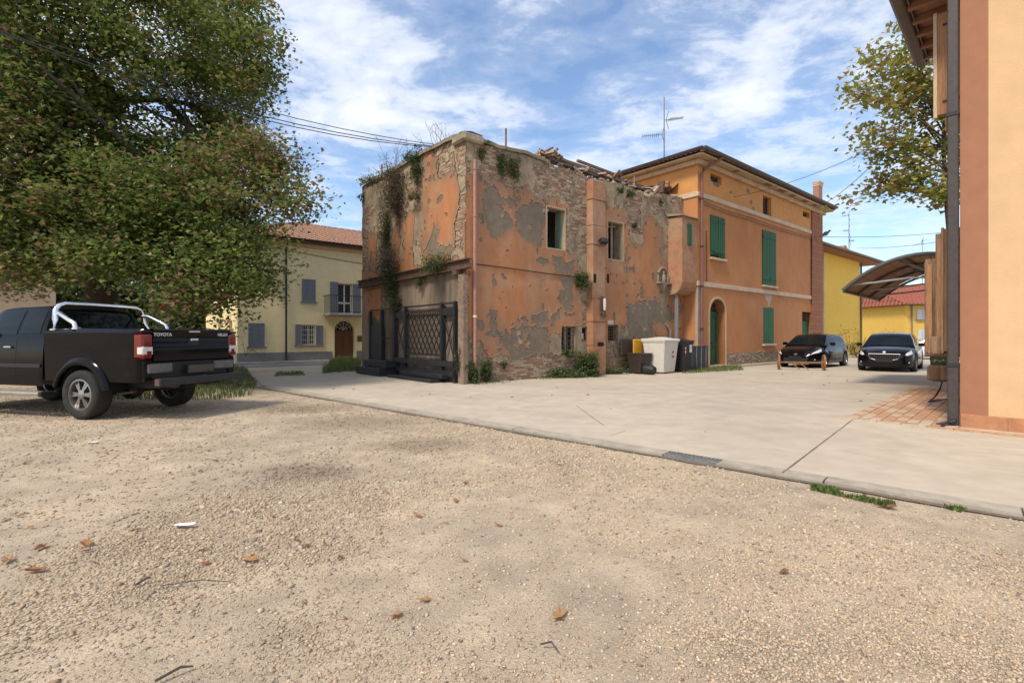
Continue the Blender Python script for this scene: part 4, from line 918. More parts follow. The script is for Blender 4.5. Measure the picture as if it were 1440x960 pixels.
# roof antenna
def antenna(px, py0, py1, Y, label, arms, name='roof_antenna'):
    p0 = at(px, py0, Y); p1 = at(px, py1, Y); o = empty(name, p0, 0, label, 'antenna'); h_ = p1.z - p0.z
    M_al = mat('grey_aluminium', (.18, .18, .19), .5, .1, 4, 0, metal=.5); sc = Y / F
    MB().tube([(0, 0, 0), (0, 0, h_)], [.032, .022], 8).build('mast', M_al, o)
    for (f, dx, dy, tl, n) in arms:
        z = h_ * f; d = Vector((dx, dy, tl)); mb = MB(); mb.tube([(0, 0, z), Vector((0, 0, z)) + d], .014, 6); side = Vector((-dy, dx, 0)).normalized()
        for i in range(n): c = Vector((0, 0, z)) + d * (.25 + .75 * i / (n - 1)); w_ = .22 - .10 * i / n; mb.tube([c - side * w_, c + side * w_], .009, 5); mb.tube([c - Vector((0, 0, .1)), c + Vector((0, 0, .1))], .006, 5)
        c = Vector((0, 0, z)) + d * .1; mb.bar(c - Vector((0, 0, .0)), c + Vector((.12 * (1 if dx < 0 else 1), 0, .42)), .02, .02); mb.bar(c, c + Vector((.12, 0, -.42)), .02, .02)
        mb.build('aerial', M_al, o)
    return o
antenna(934, 222, 137, 23.5, 'tall roof antenna with two aerials above the orange house', [(.62, .95, .25, .22, 9), (.39, -.98, .2, -.02, 9)])
# ================================================================ YELLOW HOUSE ON THE LEFT
YL = LH.empty('yellow_house', 'pale yellow two-storey house with grey shutters and an iron balcony', 'house')
M_yel = mat('pale_yellow_plaster', (.83, .70, .40), .9, .06, .6, .12, 40, col2=(.79, .655, .365), dirt=((.66, .53, .30), .8, .62, .9))
M_shut = mat('grey_shutter', (.17, .185, .21), .65, .14, 3, .1)
M_plinth = mat('grey_plinth', (.21, .205, .20), .9, .15, 2, .2)
M_door = mat('brown_door', (.15, .06, .028), .6, .25, 2, .15, 30, streak=(6, 6, .5))
fml = lambda u, z, d: (u, d, z)
R_ = lambda *a: rect(LH, *a)
fr_o = R_(475.5, 495.5, 398, 441); lw = R_(425, 443.5, 456.5, 485); do = R_(470.5, 498.5, 451, 507); do = (do[0], do[1], .0, do[3])
HE = 6.15; UW = 15.0
mb = wall(MB(), 0, UW, 0, HE, [fr_o, lw, do], .4, fml); arch_fill(mb, do[0], do[1], do[3] - (do[1] - do[0]) * .47, .4, fml, do[3]); mb.build('wall', M_yel, YL)
sw = [(1.2, 2.0, .9, 2.1), (1.2, 2.0, 3.1, 4.4), (4.2, 5.0, .9, 2.1), (4.2, 5.0, 3.1, 4.4)]
mb = wall(MB(), .4, 9, 0, HE, sw, .4, lambda v, z, d: (d, v, z)); mb.build('side_wall', M_yel, YL)
box('rear_wall', M_yel, YL, .4, UW, 8.6, 9, 0, HE); box('gable_wall', M_yel, YL, UW - .4, UW, .4, 8.6, 0, HE)
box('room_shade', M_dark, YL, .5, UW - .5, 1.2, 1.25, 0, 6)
box('plinth', M_plinth, YL, -.02, do[0] - .12, -.022, .1, 0, .50); box('plinth', M_plinth, YL, do[1] + .12, UW, -.022, .1, 0, .50); box('plinth', M_plinth, YL, -.022, .1, .1, 9, 0, .50)
def plank_shutter(par, a, b, c, d, y0=-.05):
    lf = frame_rect('shutter', M_shut, par, a, b, c, d, y0, y0 + .045, .06); n = max(2, int((b - a - .12) / .07)); w_ = (b - a - .12) / n
    for i in range(n): box('board', M_shut, lf, a + .06 + i * w_ + .003, a + .06 + (i + 1) * w_ - .003, y0 + .012, y0 + .035, c + .06, d - .06)
    return lf
for (x0, x1, yt, yb) in ((424.6, 443.5, 392, 423.5), (349, 371.8, 454, 487.5)):
    a, b, c, d = R_(x0, x1, yt, yb); w_ = box('window', M_dark, YL, a, b, -.003, .02, c, d); m2 = (a + b) / 2; plank_shutter(w_, a, m2 - .004, c, d); plank_shutter(w_, m2 + .004, b, c, d); box('sill', M_plinth, w_, a - .08, b + .08, -.1, -.001, c - .08, c - .005)
M_white = mat('white_window_frame', (.62, .60, .55), .6, .1, 4, 0)
M_pane = glass('house_pane', (.05, .05, .05), .2); M_curt = mat('curtain', (.42, .25, .16), .9, .2, 3, .2, streak=(8, 8, .3))
for k, (a, b, c, d) in enumerate((lw, fr_o)):
    w_ = frame_rect('window', M_white, YL, a, b, c, d, .16, .22, .06); m2 = (a + b) / 2; box('mullion', M_white, w_, m2 - .035, m2 + .035, .155, .215, c + .06, d - .06)
    for (xa, xb) in ((a + .06, m2 - .035), (m2 + .035, b - .06)): box('pane', M_pane, w_, xa, xb, .185, .19, c + .06, d - .06)
    box('curtain', M_curt, w_, a + .06, b - .06, .26, .27, c + .06, d - .06)
    if k == 0:
        mbg = MB()
        for i in range(1, 7): x = a + (b - a) * i / 7; mbg.tube([(x, .05, c), (x, .05, d)], .012, 5)
        for i in range(1, 4): z = c + (d - c) * i / 4; mbg.tube([(a, .05, z), (b, .05, z)], .012, 5)
        mbg.build('grille', M_white, w_); box('sill', M_plinth, w_, a - .4, b + .4, -.1, .15, c - .08, c - .005)
    else: box('rail', M_white, w_, a + .06, b - .06, .15, .2, c + .55, c + .65)
    sw_ = R_(*((415.2, 424.6, 456, 486), (464.2, 475, 396, 441))[k]); plank_shutter(w_, *sw_); sw_ = R_(*((444, 454, 457.5, 486), (496.2, 507, 399, 441))[k]); plank_shutter(w_, *sw_)
# balcony
a, b, c, d = R_(454.5, 509, 421, 441); bal = box('balcony', M_plinth, YL, a, b, -.95, -.02, c - .12, c, .02)
mbb = MB().box(a, b, -.93, -.90, c + .92, c + .96).box(a, b, -.93, -.90, c + .08, c + .11).box(a, a + .03, -.9, -.02, c + .92, c + .96).box(b - .03, b, -.9, -.02, c + .92, c + .96)
mbb.build('handrail', M_iron, bal)
n = 18
for i in range(n + 1):
    x = a + .015 + (b - a - .03) * i / n; z0 = c + .1; MB().tube([(x, -.915, z0), (x, -.945, z0 + .25), (x, -.915, z0 + .55), (x, -.915, z0 + .83)], .012, 5).build('baluster', M_iron, bal)
for i in range(1, 6): y = -.9 + .88 * i / 6; MB().tube([(a + .015, y, c), (a + .015, y, c + .93)], .011, 5).build('baluster', M_iron, bal)
# arched door with fanlight
a, b, c, d = do; zs = d - (b - a) * .47; m2 = (a + b) / 2
dr = box('door', M_door, YL, a + .02, b - .02, .2, .25, .02, zs)
for (xa, xb) in ((a + .08, m2 - .02), (m2 + .02, b - .08)):
    for (za, zb) in ((.15, .6), (.72, zs - .1)): frame_rect('door_panel', M_door, dr, xa, xb, za, zb, .17, .199, .07)
box('fanlight_pane', M_dark, dr, a, b, .26, .27, zs, d); mbf = MB()
for k in range(1, 6): t = math.pi * k / 6; mbf.bar((m2, .2, zs + .03), (m2 + .5 * (b - a) * math.cos(t), .2, zs + .03 + .44 * (b - a) * math.sin(t)), .02, .02)
for q_ in (.4, .75): mbf.tube([(m2 + q_ * .5 * (b - a) * math.cos(math.pi * k / 10), .2, zs + .03 + q_ * .44 * (b - a) * math.sin(math.pi * k / 10)) for k in range(11)], .012, 5)
mbf.build('fanlight', M_white, dr); MB().lathe([(.025, .1), (.03, .14), (.02, .2)], 8, 'y', (m2 + .05, 0, 1.0)).build('handle', M_chrome, dr)
a2, b2, c2, d2 = R_(502.5, 509, 472, 480); box('letter_box', M_door, YL, a2, b2, -.08, -.001, c2, d2, .01)
# roof, cornice, gutter, downpipe
box('cornice', mat('yellow_cornice', (.60, .43, .22), .85, .1, 2, .1), YL, -.14, UW + .14, -.14, .0, HE - .22, HE - .02, .03); box('soffit', M_beam, YL, -.5, UW + .5, -.5, 9.5, HE - .015, HE + .05)
tile_roof('roof', YL, [(-.55, -.55, HE + .06), (UW + .55, -.55, HE + .06), (UW + .55, 9.55, HE + .06), (-.55, 9.55, HE + .06)], [(4.0, 4.5, HE + 1.9), (UW - 4, 4.5, HE + 1.9)], M_tile, seed=3)
gutter('gutter', YL, (-.6, -.64, HE + .10), (UW + .6, -.64, HE + .10), .075, M_iron)
q = LH.front(402.5, 420, -.08)[0]; MB().tube([(q, -.08, .1), (q, -.08, HE - .35), (q, -.5, HE - .05)], .05, 10).build('downpipe', M_iron, YL, smooth=40)
cable([(1.5, -.04, 5.75), (5, -.04, 5.45), (9, -.04, 5.2)], 'wall_cable', None, .012, par=YL)
# far beige house behind the tree, left
BH = Frame(LH.w(-27, 3.5), ANG); bh = BH.empty('beige_house', 'beige stucco house half hidden behind the big tree', 'house')
M_be = mat('beige_stucco', (.50, .39, .27), .9, .12, .7, .15, 30, col2=(.44, .34, .24)); hs = [(k * 3.2 + 1.6, k * 3.2 + 2.5, z, z + 1.3) for k in range(6) for z in (.9, 3.6)]
wall(MB(), 0, 20, 0, 5.8, hs, .35, fml).build('wall', M_be, bh); box('side_wall', M_be, bh, 19.6, 20, .35, 8, 0, 5.8)
for h_ in hs: w_ = box('window', M_shut, bh, h_[0], h_[1], .1, .14, h_[2], h_[3]); box('sill', M_plinth, w_, h_[0] - .08, h_[1] + .08, -.08, .09, h_[2] - .08, h_[2] - .003)
tile_roof('roof', bh, [(-.5, -.5, 5.85), (20.5, -.5, 5.85), (20.5, 8.5, 5.85), (-.5, 8.5, 5.85)], [(4, 4, 7.5), (16, 4, 7.5)], M_tile, .26, .4, .09, seed=5)
# round red sign beyond the pickup
p = at(237, 425, 17.5); sg = empty('road_sign', (p.x, p.y, 0), .25, 'round red road sign on a grey post behind the pickup', 'sign')
MB().tube([(0, 0, 0), (0, 0, p.z + .3)], .03, 8).build('post', M_galv, sg); MB().lathe([(0, -.045), (.31, -.045), (.31, -.035), (0, -.035)], 28, 'y', (0, 0, p.z)).build('disc', mat('sign_red', (.36, .012, .015), .4, .1, 3, 0), sg)
MB().box(-.21, .21, -.052, -.046, p.z - .045, p.z + .045).build('white_bar', mat('sign_white', (.7, .7, .7), .4, .05, 3, 0), sg)
# ================================================================ PEACH BUILDING ON THE RIGHT
PB = RB.empty('peach_building', 'peach rendered building with a brown corner band and terracotta skirting', 'building')
M_peach = mat('peach_render', (.64, .425, .235), .88, .05, .8, .22, 45, col2=(.61, .40, .22), dirt=((.56, .36, .195), 1.6, .55, .85)); M_brownb = mat('brown_band', (.345, .155, .085), .88, .07, .8, .12, 60, col2=(.32, .15, .085))
vb = RB.side(1390, 500)[0]; BE = 2.45
box('wall', M_peach, PB, 0, .4, -7, vb, .0, 6.6); box('corner_band', M_brownb, PB, -.003, .4, vb, 0, .0, 6.6); box('corner_band', M_brownb, PB, .4, BE, -.3, 0, .0, 6.6)
box('rear_wall', M_peach, PB, .4, BE, -7, -6.7, 0, 6.6); box('end_wall', M_peach, PB, BE - .3, BE, -6.7, -.3, 0, 6.6)
M_sk = mat('terracotta_skirting', (.40, .175, .085), .6, .15, 2.5, .1, col2=(.46, .215, .11))
v = -.0; vt = [-.005, RB.side(1417.5, 590)[0]]
while vt[-1] > -7: vt.append(vt[-1] - .46)
for i in range(len(vt) - 1): box('skirting_tile', M_sk, PB, -.022, 0, vt[i + 1] + .004, vt[i] - .002, .005, .20, .003)
# eaves with boards, rafters and gutter
zE2 = 6.5; ed_ = MB().prism([(.0, 0), (BE + .35, 0), (BE + .35, .78), (0, .78)], zE2 + .1, zE2 + .14); M_bd = mat('eave_board', (.27, .135, .075), .8, .25, 3, .2, 30, streak=(1, 8, 1))
box('eave_boards', M_bd, PB, -.2, BE + .38, -.2, .72, zE2 + .11, zE2 + .15)
for k in range(6): box('rafter', M_bd, PB, .0 + k * .5, .09 + k * .5, -.1, .66, zE2 - .01, zE2 + .108, .008)
gutter('gutter', PB, (-.25, .74, zE2 + .08), (BE + .4, .74, zE2 + .08), .095, mat('brown_gutter', (.105, .075, .06), .5, .2, 3, .1)); box('fascia', M_gutter, PB, -.2, BE + .4, .62, .64, zE2 + .02, zE2 + .2)
tile_roof('roof', PB, [(-.3, -7.2, zE2 + .2), (BE + .4, -7.2, zE2 + .2), (BE + .4, .75, zE2 + .2), (-.3, .75, zE2 + .2)], [(1.1, -6, zE2 + .55), (1.1, -.4, zE2 + .55)], M_tile, seed=8)
# square steel downpipe
M_dsteel = mat('dark_brown_steel', (.055, .045, .042), .5, .2, 4, .08)
dp = box('downpipe', M_dsteel, PB, -.05, .07, .012, .135, .02, 6.55, .012)
for z in (.86, 4.46): box('pipe_collar', M_iron, dp, -.06, .08, .004, .145, z, z + .06, .006)
# board shutters standing open from the hidden front
M_wood2 = mat('orange_wood', (.42, .215, .10), .75, .28, 2.5, .35, 25, col2=(.30, .15, .075), streak=(7, 7, .5)); M_wpale = mat('bleached_wood', (.56, .43, .30), .85, .2, 3, .3, 25, streak=(7, 7, .5)); M_wshade = mat('shaded_wood', (.17, .085, .045), .8, .3, 2.5, .4, 25, col2=(.23, .125, .07), streak=(7, 7, .5))
def wood_shutter(par, u, w_, z0, z1, mats, edge=.05, lean=0.0):
    sh = box('shutter', mats[0], par, u, u + .045, .02, w_, z0, z1); n = max(2, round(w_ / .12)); bw = (w_ - .02) / n
    for i in range(n): box('board', mats[0], sh, u - .02, u - .001, .02 + i * bw + .003, .02 + (i + 1) * bw - .003, z0 + .004, z1 - rnd.uniform(.002, .01), .004)
    box('edge_strip', mats[1], sh, u - .022, u + .05, w_ + .001, w_ + edge, z0 - .03, z1 + .02, .006)
    for z in (z0 + .18, z1 - .22): box('strap_hinge', M_iron, sh, u - .028, u - .021, .02, w_ * .8, z, z + .035)
    return sh
wood_shutter(PB, .6, .30, 4.72, 6.3, (M_wood2, M_wpale)); box('shutter', M_wood2, PB, 1.15, 1.2, .02, .25, 4.62, 6.2)
wood_shutter(PB, .6, .225, 1.07, 2.96, (M_wshade, M_wood_old), .035)  # lower leaf: shade on its near face is put into the wood colour
for (u, w_, z0, z1) in ((.95, .36, 1.02, 2.95), (1.5, .55, .98, 2.62), (1.72, .58, .95, 2.60)): sh = box('shutter', M_wood_old, PB, u, u + .06, .02, w_, z0, z1, .006); box('board', M_wood2, sh, u - .03, u - .001, w_ - .1, w_ - .02, z0 + .05, z1 - .1, .006)
box('shutter_block', M_wood_old, PB, .9, 1.0, .25, .45, 1.02, 1.3, .01)
MB().tube([(-.12, .25, .03), (-.1, .05, .10), (.0, .03, .12)], .02, 6).tube([(-.25, .18, .025), (-.05, .08, .11)], .016, 6).build('boot_scraper', M_iron, PB)
# low annex that carries the canopy
AX = RB.empty('annex', 'low brick annex hidden behind the peach building', 'building'); box('wall', M_peach, AX, BE + .01, 11, -3, -.05, 0, 3.1); box('roof', M_tile, AX, BE + .01, 11.2, -3.2, .02, 3.1, 3.3)
# canopy
CN = RB.empty('arched_canopy', 'arched steel canopy lined with brown boards over the parking yard', 'canopy')
ca, cb_ = 5.05, 9.4; M_cst = mat('canopy_steel', (.085, .08, .08), .5, .15, 4, .05)
M_cbd = mat('canopy_board', (.34, .20, .125), .8, .25, 3, .2, 30, streak=(1, 8, 1))
def cz(v): return 3.17 - .66 * ((v - 1.0) / 1.45) ** 2
nb = 14; vs = [2.52 * i / nb for i in range(nb + 1)]
for i in range(nb):
    for j in range(4):
        ua, ub = ca + .04 + j * 1.075, ca + .04 + (j + 1) * 1.075 - .012; MB().add([(ua, vs[i] + .006, cz(vs[i])), (ub, vs[i] + .006, cz(vs[i])), (ub, vs[i + 1] - .006, cz(vs[i + 1])), (ua, vs[i + 1] - .006, cz(vs[i + 1])), (ua, vs[i] + .006, cz(vs[i]) + .02), (ub, vs[i] + .006, cz(vs[i]) + .02), (ub, vs[i + 1] - .006, cz(vs[i + 1]) + .02), (ua, vs[i + 1] - .006, cz(vs[i + 1]) + .02)], [(0, 1, 2, 3), (4, 5, 6, 7), (0, 1, 5, 4), (1, 2, 6, 5), (2, 3, 7, 6), (3, 0, 4, 7)]).build('board', M_cbd, CN)
MB().grid([[(u, v, cz(v) + .035) for v in vs] for u in (ca - .02, cb_ + .02)]).build('roof_skin', mat('canopy_skin', (.12, .115, .11), .6, .15, 3, .05), CN)
for u in (ca, 6.5, 7.95, cb_): MB().tube([(u, v, cz(v) - (.0 if u == ca else .045)) for v in vs], .05 if u == ca else .032, 8).build('arch_rib', M_cst, CN, smooth=40)
for u in (ca + .1, 7.2, cb_ - .1): MB().tube([(u, .0, 2.45), (u, .6, 2.62), (u, 1.2, 2.66), (u, 1.9, 2.60), (u, 2.35, 2.58)], .025, 7).build('tie_bar', mat('pale_steel', (.30, .29, .27), .5, .15, 4, .05), CN); MB().tube([(u, .0, 2.0), (u, .4, 2.45), (u, 1.0, 2.85), (u, 1.4, cz(1.4) - .05)], .024, 7).build('brace', M_cst, CN)
for v in (.05, 1.3, 2.5): MB().tube([(ca, v, cz(v) - .05), (cb_, v, cz(v) - .05)], .026, 7).build('purlin', M_cst, CN)
# planter on a wrought-iron stand
pc = RB.loc(gnd(1331, 568)); PT = empty('planter_stand', RB.w(pc[0], pc[1]), ANGR, 'wrought-iron stand with curved legs beside the downpipe', 'stand')
for s_ in (-1, 1):
    for t_ in (-1, 1): MB().tube([(s_ * .02, t_ * .06, .44), (s_ * .04, t_ * .09, .30), (s_ * .10, t_ * .16, .14), (s_ * .17, t_ * .27, .01)], .011, 6).build('leg', M_iron, PT)
MB().tube([(-.17, -.27, .02), (-.08, 0, .10), (.17, .27, .02)], .01, 6).tube([(-.16, .27, .02), (0, .0, .10), (.17, -.27, .02)], .01, 6).build('cross_tie', M_iron, PT); MB().box(-.12, .12, -.2, .2, .435, .452).build('top_plate', M_iron, PT)
PT2 = empty('planter_box', RB.w(pc[0], pc[1], .453), ANGR, 'rough hollowed log planter on the iron stand', 'planter')
MB().box(-.15, .15, -.30, .28, 0, .29).build('trough', M_wood_old, PT2, bevel=.03); MB().box(-.12, .12, -.27, .25, .27, .292).build('soil', mat('soil', (.06, .042, .03), 1, .3, 20, .4), PT2)
# ================================================================ YELLOW HOUSES ON THE RIGHT
M_ybr = mat('bright_yellow_plaster', (.78, .50, .085), .88, .06, .7, .1, 40, col2=(.74, .47, .08)); M_yd = mat('deep_yellow_plaster', (.66, .43, .09), .88, .06, .7, .1, 40)
YR = Frame(gnd(1209, 497), ANG); y1 = YR.empty('bright_yellow_house', 'bright yellow house with a wide eave beside the orange house', 'house')
ze = YR.front(1209, 369)[1]; box('wall', M_ybr, y1, -16, 0, 0, 8, 0, ze); box('set_back_wall', M_ybr, y1, 0, 1.9, .9, 8, 0, ze - .2)
M_zinc = mat('weathered_roof_edge', (.20, .18, .165), .7, .2, 3, .1)
tile_roof('roof', y1, [(-16.5, -.9, ze + .1), (2.6, -.9, ze + .1), (2.6, 8.6, ze + .1), (-16.5, 8.6, ze + .1)], [(-12, 3.8, ze + 1.6), (-2, 3.8, ze + 1.6)], M_tile, .3, .45, .1, 11)
box('soffit', M_bd, y1, -16.4, 2.5, -.85, 8.5, ze, ze + .09); gutter('gutter', y1, (-16.5, -1.0, ze + .14), (2.6, -1.0, ze + .14), .09, M_zinc); box('fascia', M_zinc, y1, 2.5, 2.6, -.9, 8.5, ze - .02, ze + .25)
q = .03; MB().tube([(q, -.08, 0), (q, -.08, ze - .05)], .07, 8).build('downpipe', mat('green_brown_pipe', (.10, .085, .06), .5, .15, 3, 0), y1)
a, b, c, d = rect(YR, 1158.5, 1159.8, 355, 470, -.1); box('cable_duct', M_cornice, y1, a, b + .05, -.1, 0, c, d)
for k in range(5): box('door', M_white, y1, .5, 1.3, .85, .9, 0, 2.2) if k == 0 else box('step', M_white, y1, .25 + k * .28, .55 + k * .28, .3, .85, 4.2 - k * .5, 4.3 - k * .5)
wv = box('window', M_dark, y1, 1.0, 1.6, .86, .9, 3.2, 4.2); box('sill', M_white, wv, .9, 1.7, .78, .86, 3.12, 3.19)
# second yellow house with a red roof
Yb = 46.0; p0 = at(1273, 473, Yb); y2 = empty('red_roofed_yellow_house', (p0.x, p0.y, 0), .12, 'deep yellow house with ribbed red roof behind the canopy', 'house')
e2 = 1.3 + (473 - 429) / F * Yb; box('wall', M_yd, y2, 0, 12, 0, 8, 0, e2)
tile_roof('roof', y2, [(-.5, -.6, e2 + .05), (12.5, -.6, e2 + .05), (12.5, 8.6, e2 + .05), (-.5, 8.6, e2 + .05)], [(.3, 5.0, e2 + 2.3), (11.5, 5.0, e2 + 2.3)], mat('red_roof_tile', (.36, .095, .06), .85, .25, 4, .2, 40, col2=(.27, .10, .07)), .42, .5, .13, 13)
gutter('gutter', y2, (-.5, -.7, e2 + .08), (12.5, -.7, e2 + .08), .08, M_zinc); MB().tube([(.6, -.1, 0), (.6, -.1, e2)], .06, 8).build('downpipe', M_zinc, y2)
for (xa, xb, za, zb) in ((1291, 1309, 434.5, 448.5), (1292, 1308, 463, 478)):
    a, b = (at(xa, 473, Yb) - p0).x, (at(xb, 473, Yb) - p0).x; zt_, zb_ = at(0, za, Yb).z, at(0, zb, Yb).z; w_ = box('window', M_dark, y2, a, b, -.004, .02, zb_, zt_); m2 = (a + b) / 2
    Mws = mat('pale_grey_shutter', (.52, .53, .54), .7, .08, 3, 0); box('shutter', Mws, w_, a, m2 - .02, -.05, -.005, zb_, zt_, .01); box('shutter', Mws, w_, m2 + .02, b, -.05, -.005, zb_, zt_, .01); box('sill', M_plinth, w_, a - .15, b + .15, -.15, -.003, zb_ - .12, zb_ - .01)
p1 = at(1236, 473, 50); y3 = empty('yellow_rear_wing', (p1.x, p1.y, 0), .12, 'plain deep yellow wing left of the red-roofed house', 'house'); z3 = 1.3 + (473 - 408) / F * 50
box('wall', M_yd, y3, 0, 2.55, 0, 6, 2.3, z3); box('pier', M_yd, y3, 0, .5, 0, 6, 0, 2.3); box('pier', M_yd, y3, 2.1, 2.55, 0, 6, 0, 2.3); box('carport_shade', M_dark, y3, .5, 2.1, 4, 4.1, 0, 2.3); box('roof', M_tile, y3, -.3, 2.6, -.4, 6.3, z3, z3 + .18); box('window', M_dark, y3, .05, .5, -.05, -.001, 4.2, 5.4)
antenna(1194, 352, 301, 41, 'thin antenna mast over the bright yellow house', [(.97, -.5, .1, -.06, 4), (.55, -.4, .1, 0, 4), (.27, .45, .1, .0, 4)])
antenna(1297, 400, 336, 52, 'small antenna over the red-roofed house', [(.92, -.9, .1, -.3, 5), (.3, -.8, .1, .0, 5), (.96, .5, .1, .1, 3)])
chm = empty('roof_chimney', YR.w(.6, 1.5, ze + .5), ANG, 'small capped chimney on the bright yellow house roof', 'chimney'); MB().box(-.45, .45, -.3, .3, 0, .75).build('stack', M_mortar, chm); MB().prism([(-.6, .75), (.6, .75), (0, 1.05)], -.4, .4, Matrix(((1, 0, 0, 0), (0, 0, 1, 0), (0, 1, 0, 0), (0, 0, 0, 1)))).build('cap', M_tile, chm)
# ================================================================ VEHICLES
def wheel_parts(par, x, y, r, w_, side, spokes, name='wheel', rim_r=.62, m_rim=M_alloy):
    """wheel = hub part with tyre and rim children; side +1 faces +y"""
    hub = MB().lathe([(0, -.02), (.07, -.02), (.075, .02), (.04, .035), (0, .035)], 16, 'y').build(name, m_rim, par, smooth=40)
    hub.location = (x, y + side * w_ * .30, r); hub.rotation_euler = (0, 0, 0 if side > 0 else math.pi)
    o_ = -w_ * .30; h_ = w_ / 2; rr = r * rim_r
    MB().lathe([(rr, o_ - h_ * .82), (rr * 1.12, o_ - h_ * .98), (r * .88, o_ - h_), (r * .965, o_ - h_ * .88), (r, o_ - h_ * .66), (r, o_ + h_ * .66), (r * .965, o_ + h_ * .88), (r * .88, o_ + h_), (rr * 1.12, o_ + h_ * .98), (rr, o_ + h_ * .82)], 40, 'y', closed=True).build('tyre', M_rubber, hub, smooth=40)
    mb = MB().lathe([(rr * 1.0, o_ - h_ * .7), (rr * 1.03, o_ + h_ * .86), (rr * .94, o_ + h_ * .88), (rr * .88, o_ + h_ * .4), (rr * .86, o_ - h_ * .6)], 36, 'y', closed=True)
    for k in range(spokes):
        t = 2 * math.pi * k / spokes
        for dt in (-.13, .13):
            a = t + dt; c0 = Vector((math.cos(t) * .05, 0.005, math.sin(t) * .05)); c1 = Vector((math.cos(a) * rr * .93, -.012, math.sin(a) * rr * .93)); mb.bar(c0, c1, rr * .15, .03, (0, 1, 0))
    mb.build('rim', m_rim, hub, smooth=30)
    MB().lathe([(0, o_ + .0), (rr * .86, o_ + .0)], 24, 'y').build('brake_disc', M_plastic, hub)
    return hub
# ---------------------------------------------------------------- black pickup
TK = empty('pickup_truck', (-5.39, 8.45, -.01), math.atan2(.26, -.966), 'black pickup truck with chrome roll bar parked under the tree', 'pickup truck')
WH, WX, WR = .88, 1.26, .388; FX = WX + 3.09
def arch(x, c, r, base): d = abs(x - c); return base if d >= r else max(base, .37 + math.sqrt(r * r - d * d))
def tk_bot(x): return max(arch(x, WX, .50, .60 if x < 2.1 else .50), arch(x, FX, .50, .50))
# bed sides (outer skin + inner skin + rail)
rail = lambda x: 1.425 + .005 * x - .035 * max(0, x - 1.4)
xs = sorted(set([i * .05 for i in range(42)] + [WX - .5, WX + .5]))
for s_ in (1, -1):
    P = []
    for x in xs:
        zb = tk_bot(x); k = max(0, .12 - x) ; yy = lambda z: s_ * (WH - .022 * (1.38 - min(z, 1.38)) / .78 - .9 * max(0, z - 1.38) - .5 * k * k * 8)
        zs_ = [zb] + [max(zb + .01 * i, z) for i, z in enumerate((.72, .84, .96, 1.06, 1.12, 1.17, 1.28, 1.37))] + [rail(x)]
        row = [(x, yy(z), z) for z in zs_]; row.append((x, s_ * (WH - .06), rail(x) + .012)); row.append((x, s_ * (WH - .13), rail(x) - .005)); row.append((x, s_ * (WH - .14), .95)); P.append(row)
    MB().grid(P).build('bed_side', M_black, TK, smooth=35)
    # wheel-arch flare
    P = []
    for i in range(25):
        t = math.radians(14 + 156 * i / 24); row = []
        for rr, yy in ((.50, WH - .06), (.495, WH + .02), (.515, WH + .035), (.575, WH + .028), (.61, WH - .012)): row.append((WX + rr * math.cos(t), s_ * yy, .37 + rr * math.sin(t)))
        P.append(row)
    MB().grid(P).build('wheel_arch_flare', M_black, TK, smooth=50)
    P = [[(WX + .50 * math.cos(math.radians(t)), s_ * y, .37 + .50 * math.sin(math.radians(t))) for t in range(10, 171, 16)] for y in (WH - .05, WH - .40)]
    MB().grid(P).build('wheel_well', M_plastic, TK)
box('bed_floor', M_plastic, TK, .02, 2.02, -.75, .75, .92, .95); box('bed_headboard', M_black, TK, 2.0, 2.04, -.8, .8, .8, 1.40)
# tailgate
tg = MB(); P = []
for y in [-.715 + 1.43 * i / 12 for i in range(13)]:
    P.append([(-.0, y, .905), (-.035, y, .925), (-.045, y, 1.10), (-.04, y, 1.16), (-.025, y, 1.185), (-.02, y, 1.30), (-.03, y, 1.37), (-.045, y, 1.41), (-.02, y, 1.432), (.05, y, 1.428), (.055, y, .93)])
g_ = tg.grid(P).build('tailgate', M_black, TK, smooth=35)
box('handle_recess', M_plastic, g_, -.034, -.02, -.10, .10, 1.165, 1.285, .01); box('handle', M_chrome, g_, -.06, -.035, -.075, .075, 1.235, 1.275, .008)
box('brake_light', M_redlens, g_, -.052, -.03, -.12, .12, 1.375, 1.405, .004); box('lamp_glass', M_whitelens, g_, -.056, -.0525, -.10, .10, 1.382, 1.399)
RT = Matrix(((0, 0, -1, 0), (-1, 0, 0, 0), (0, 1, 0, 0), (0, 0, 0, 1)))     # text plane facing the rear
M_let = mat('silver_lettering', (.75, .75, .76), .3, 0, 1, 0, metal=.3)
text_mesh('lettering', 'TOYOTA', .075, M_let, g_, Matrix.Translation((-.047, .57, 1.338)) @ RT); text_mesh('lettering', 'HILUX', .075, M_let, g_, Matrix.Translation((-.047, -.58, 1.338)) @ RT)
# rear corners with tail lamps
for s_ in (1, -1):
    box('corner_panel', M_black, TK, -.035, .03, *sorted((s_ * .722, s_ * .86)), .62, .96, .02)
    L_ = box('tail_lamp', M_redlens, TK, -.052, .14, *sorted((s_ * .725, s_ * .905)), .965, 1.355, .03); box('reverse_lens', M_whitelens, L_, -.058, .06, *sorted((s_ * .735, s_ * .908)), 1.03, 1.155, .012); box('reflector', M_redlens, L_, -.062, -.05, *sorted((s_ * .76, s_ * .84)), 1.035, 1.09, .008); box('lamp_rim', M_black, L_, -.04, .15, *sorted((s_ * .72, s_ * .90)), 1.357, 1.40, .01)
box('lower_valance', M_plastic, TK, .0, .06, -.72, .72, .66, .90); 
for s_ in (1, -1): box('step_pad', mat('grey_plastic', (.13, .125, .12), .7, .3, 9, .2, dirt=((.25, .22, .19), 6, .5, .8)), TK, -.06, .0, *sorted((s_ * .40, s_ * .82)), .74, .885, .02)
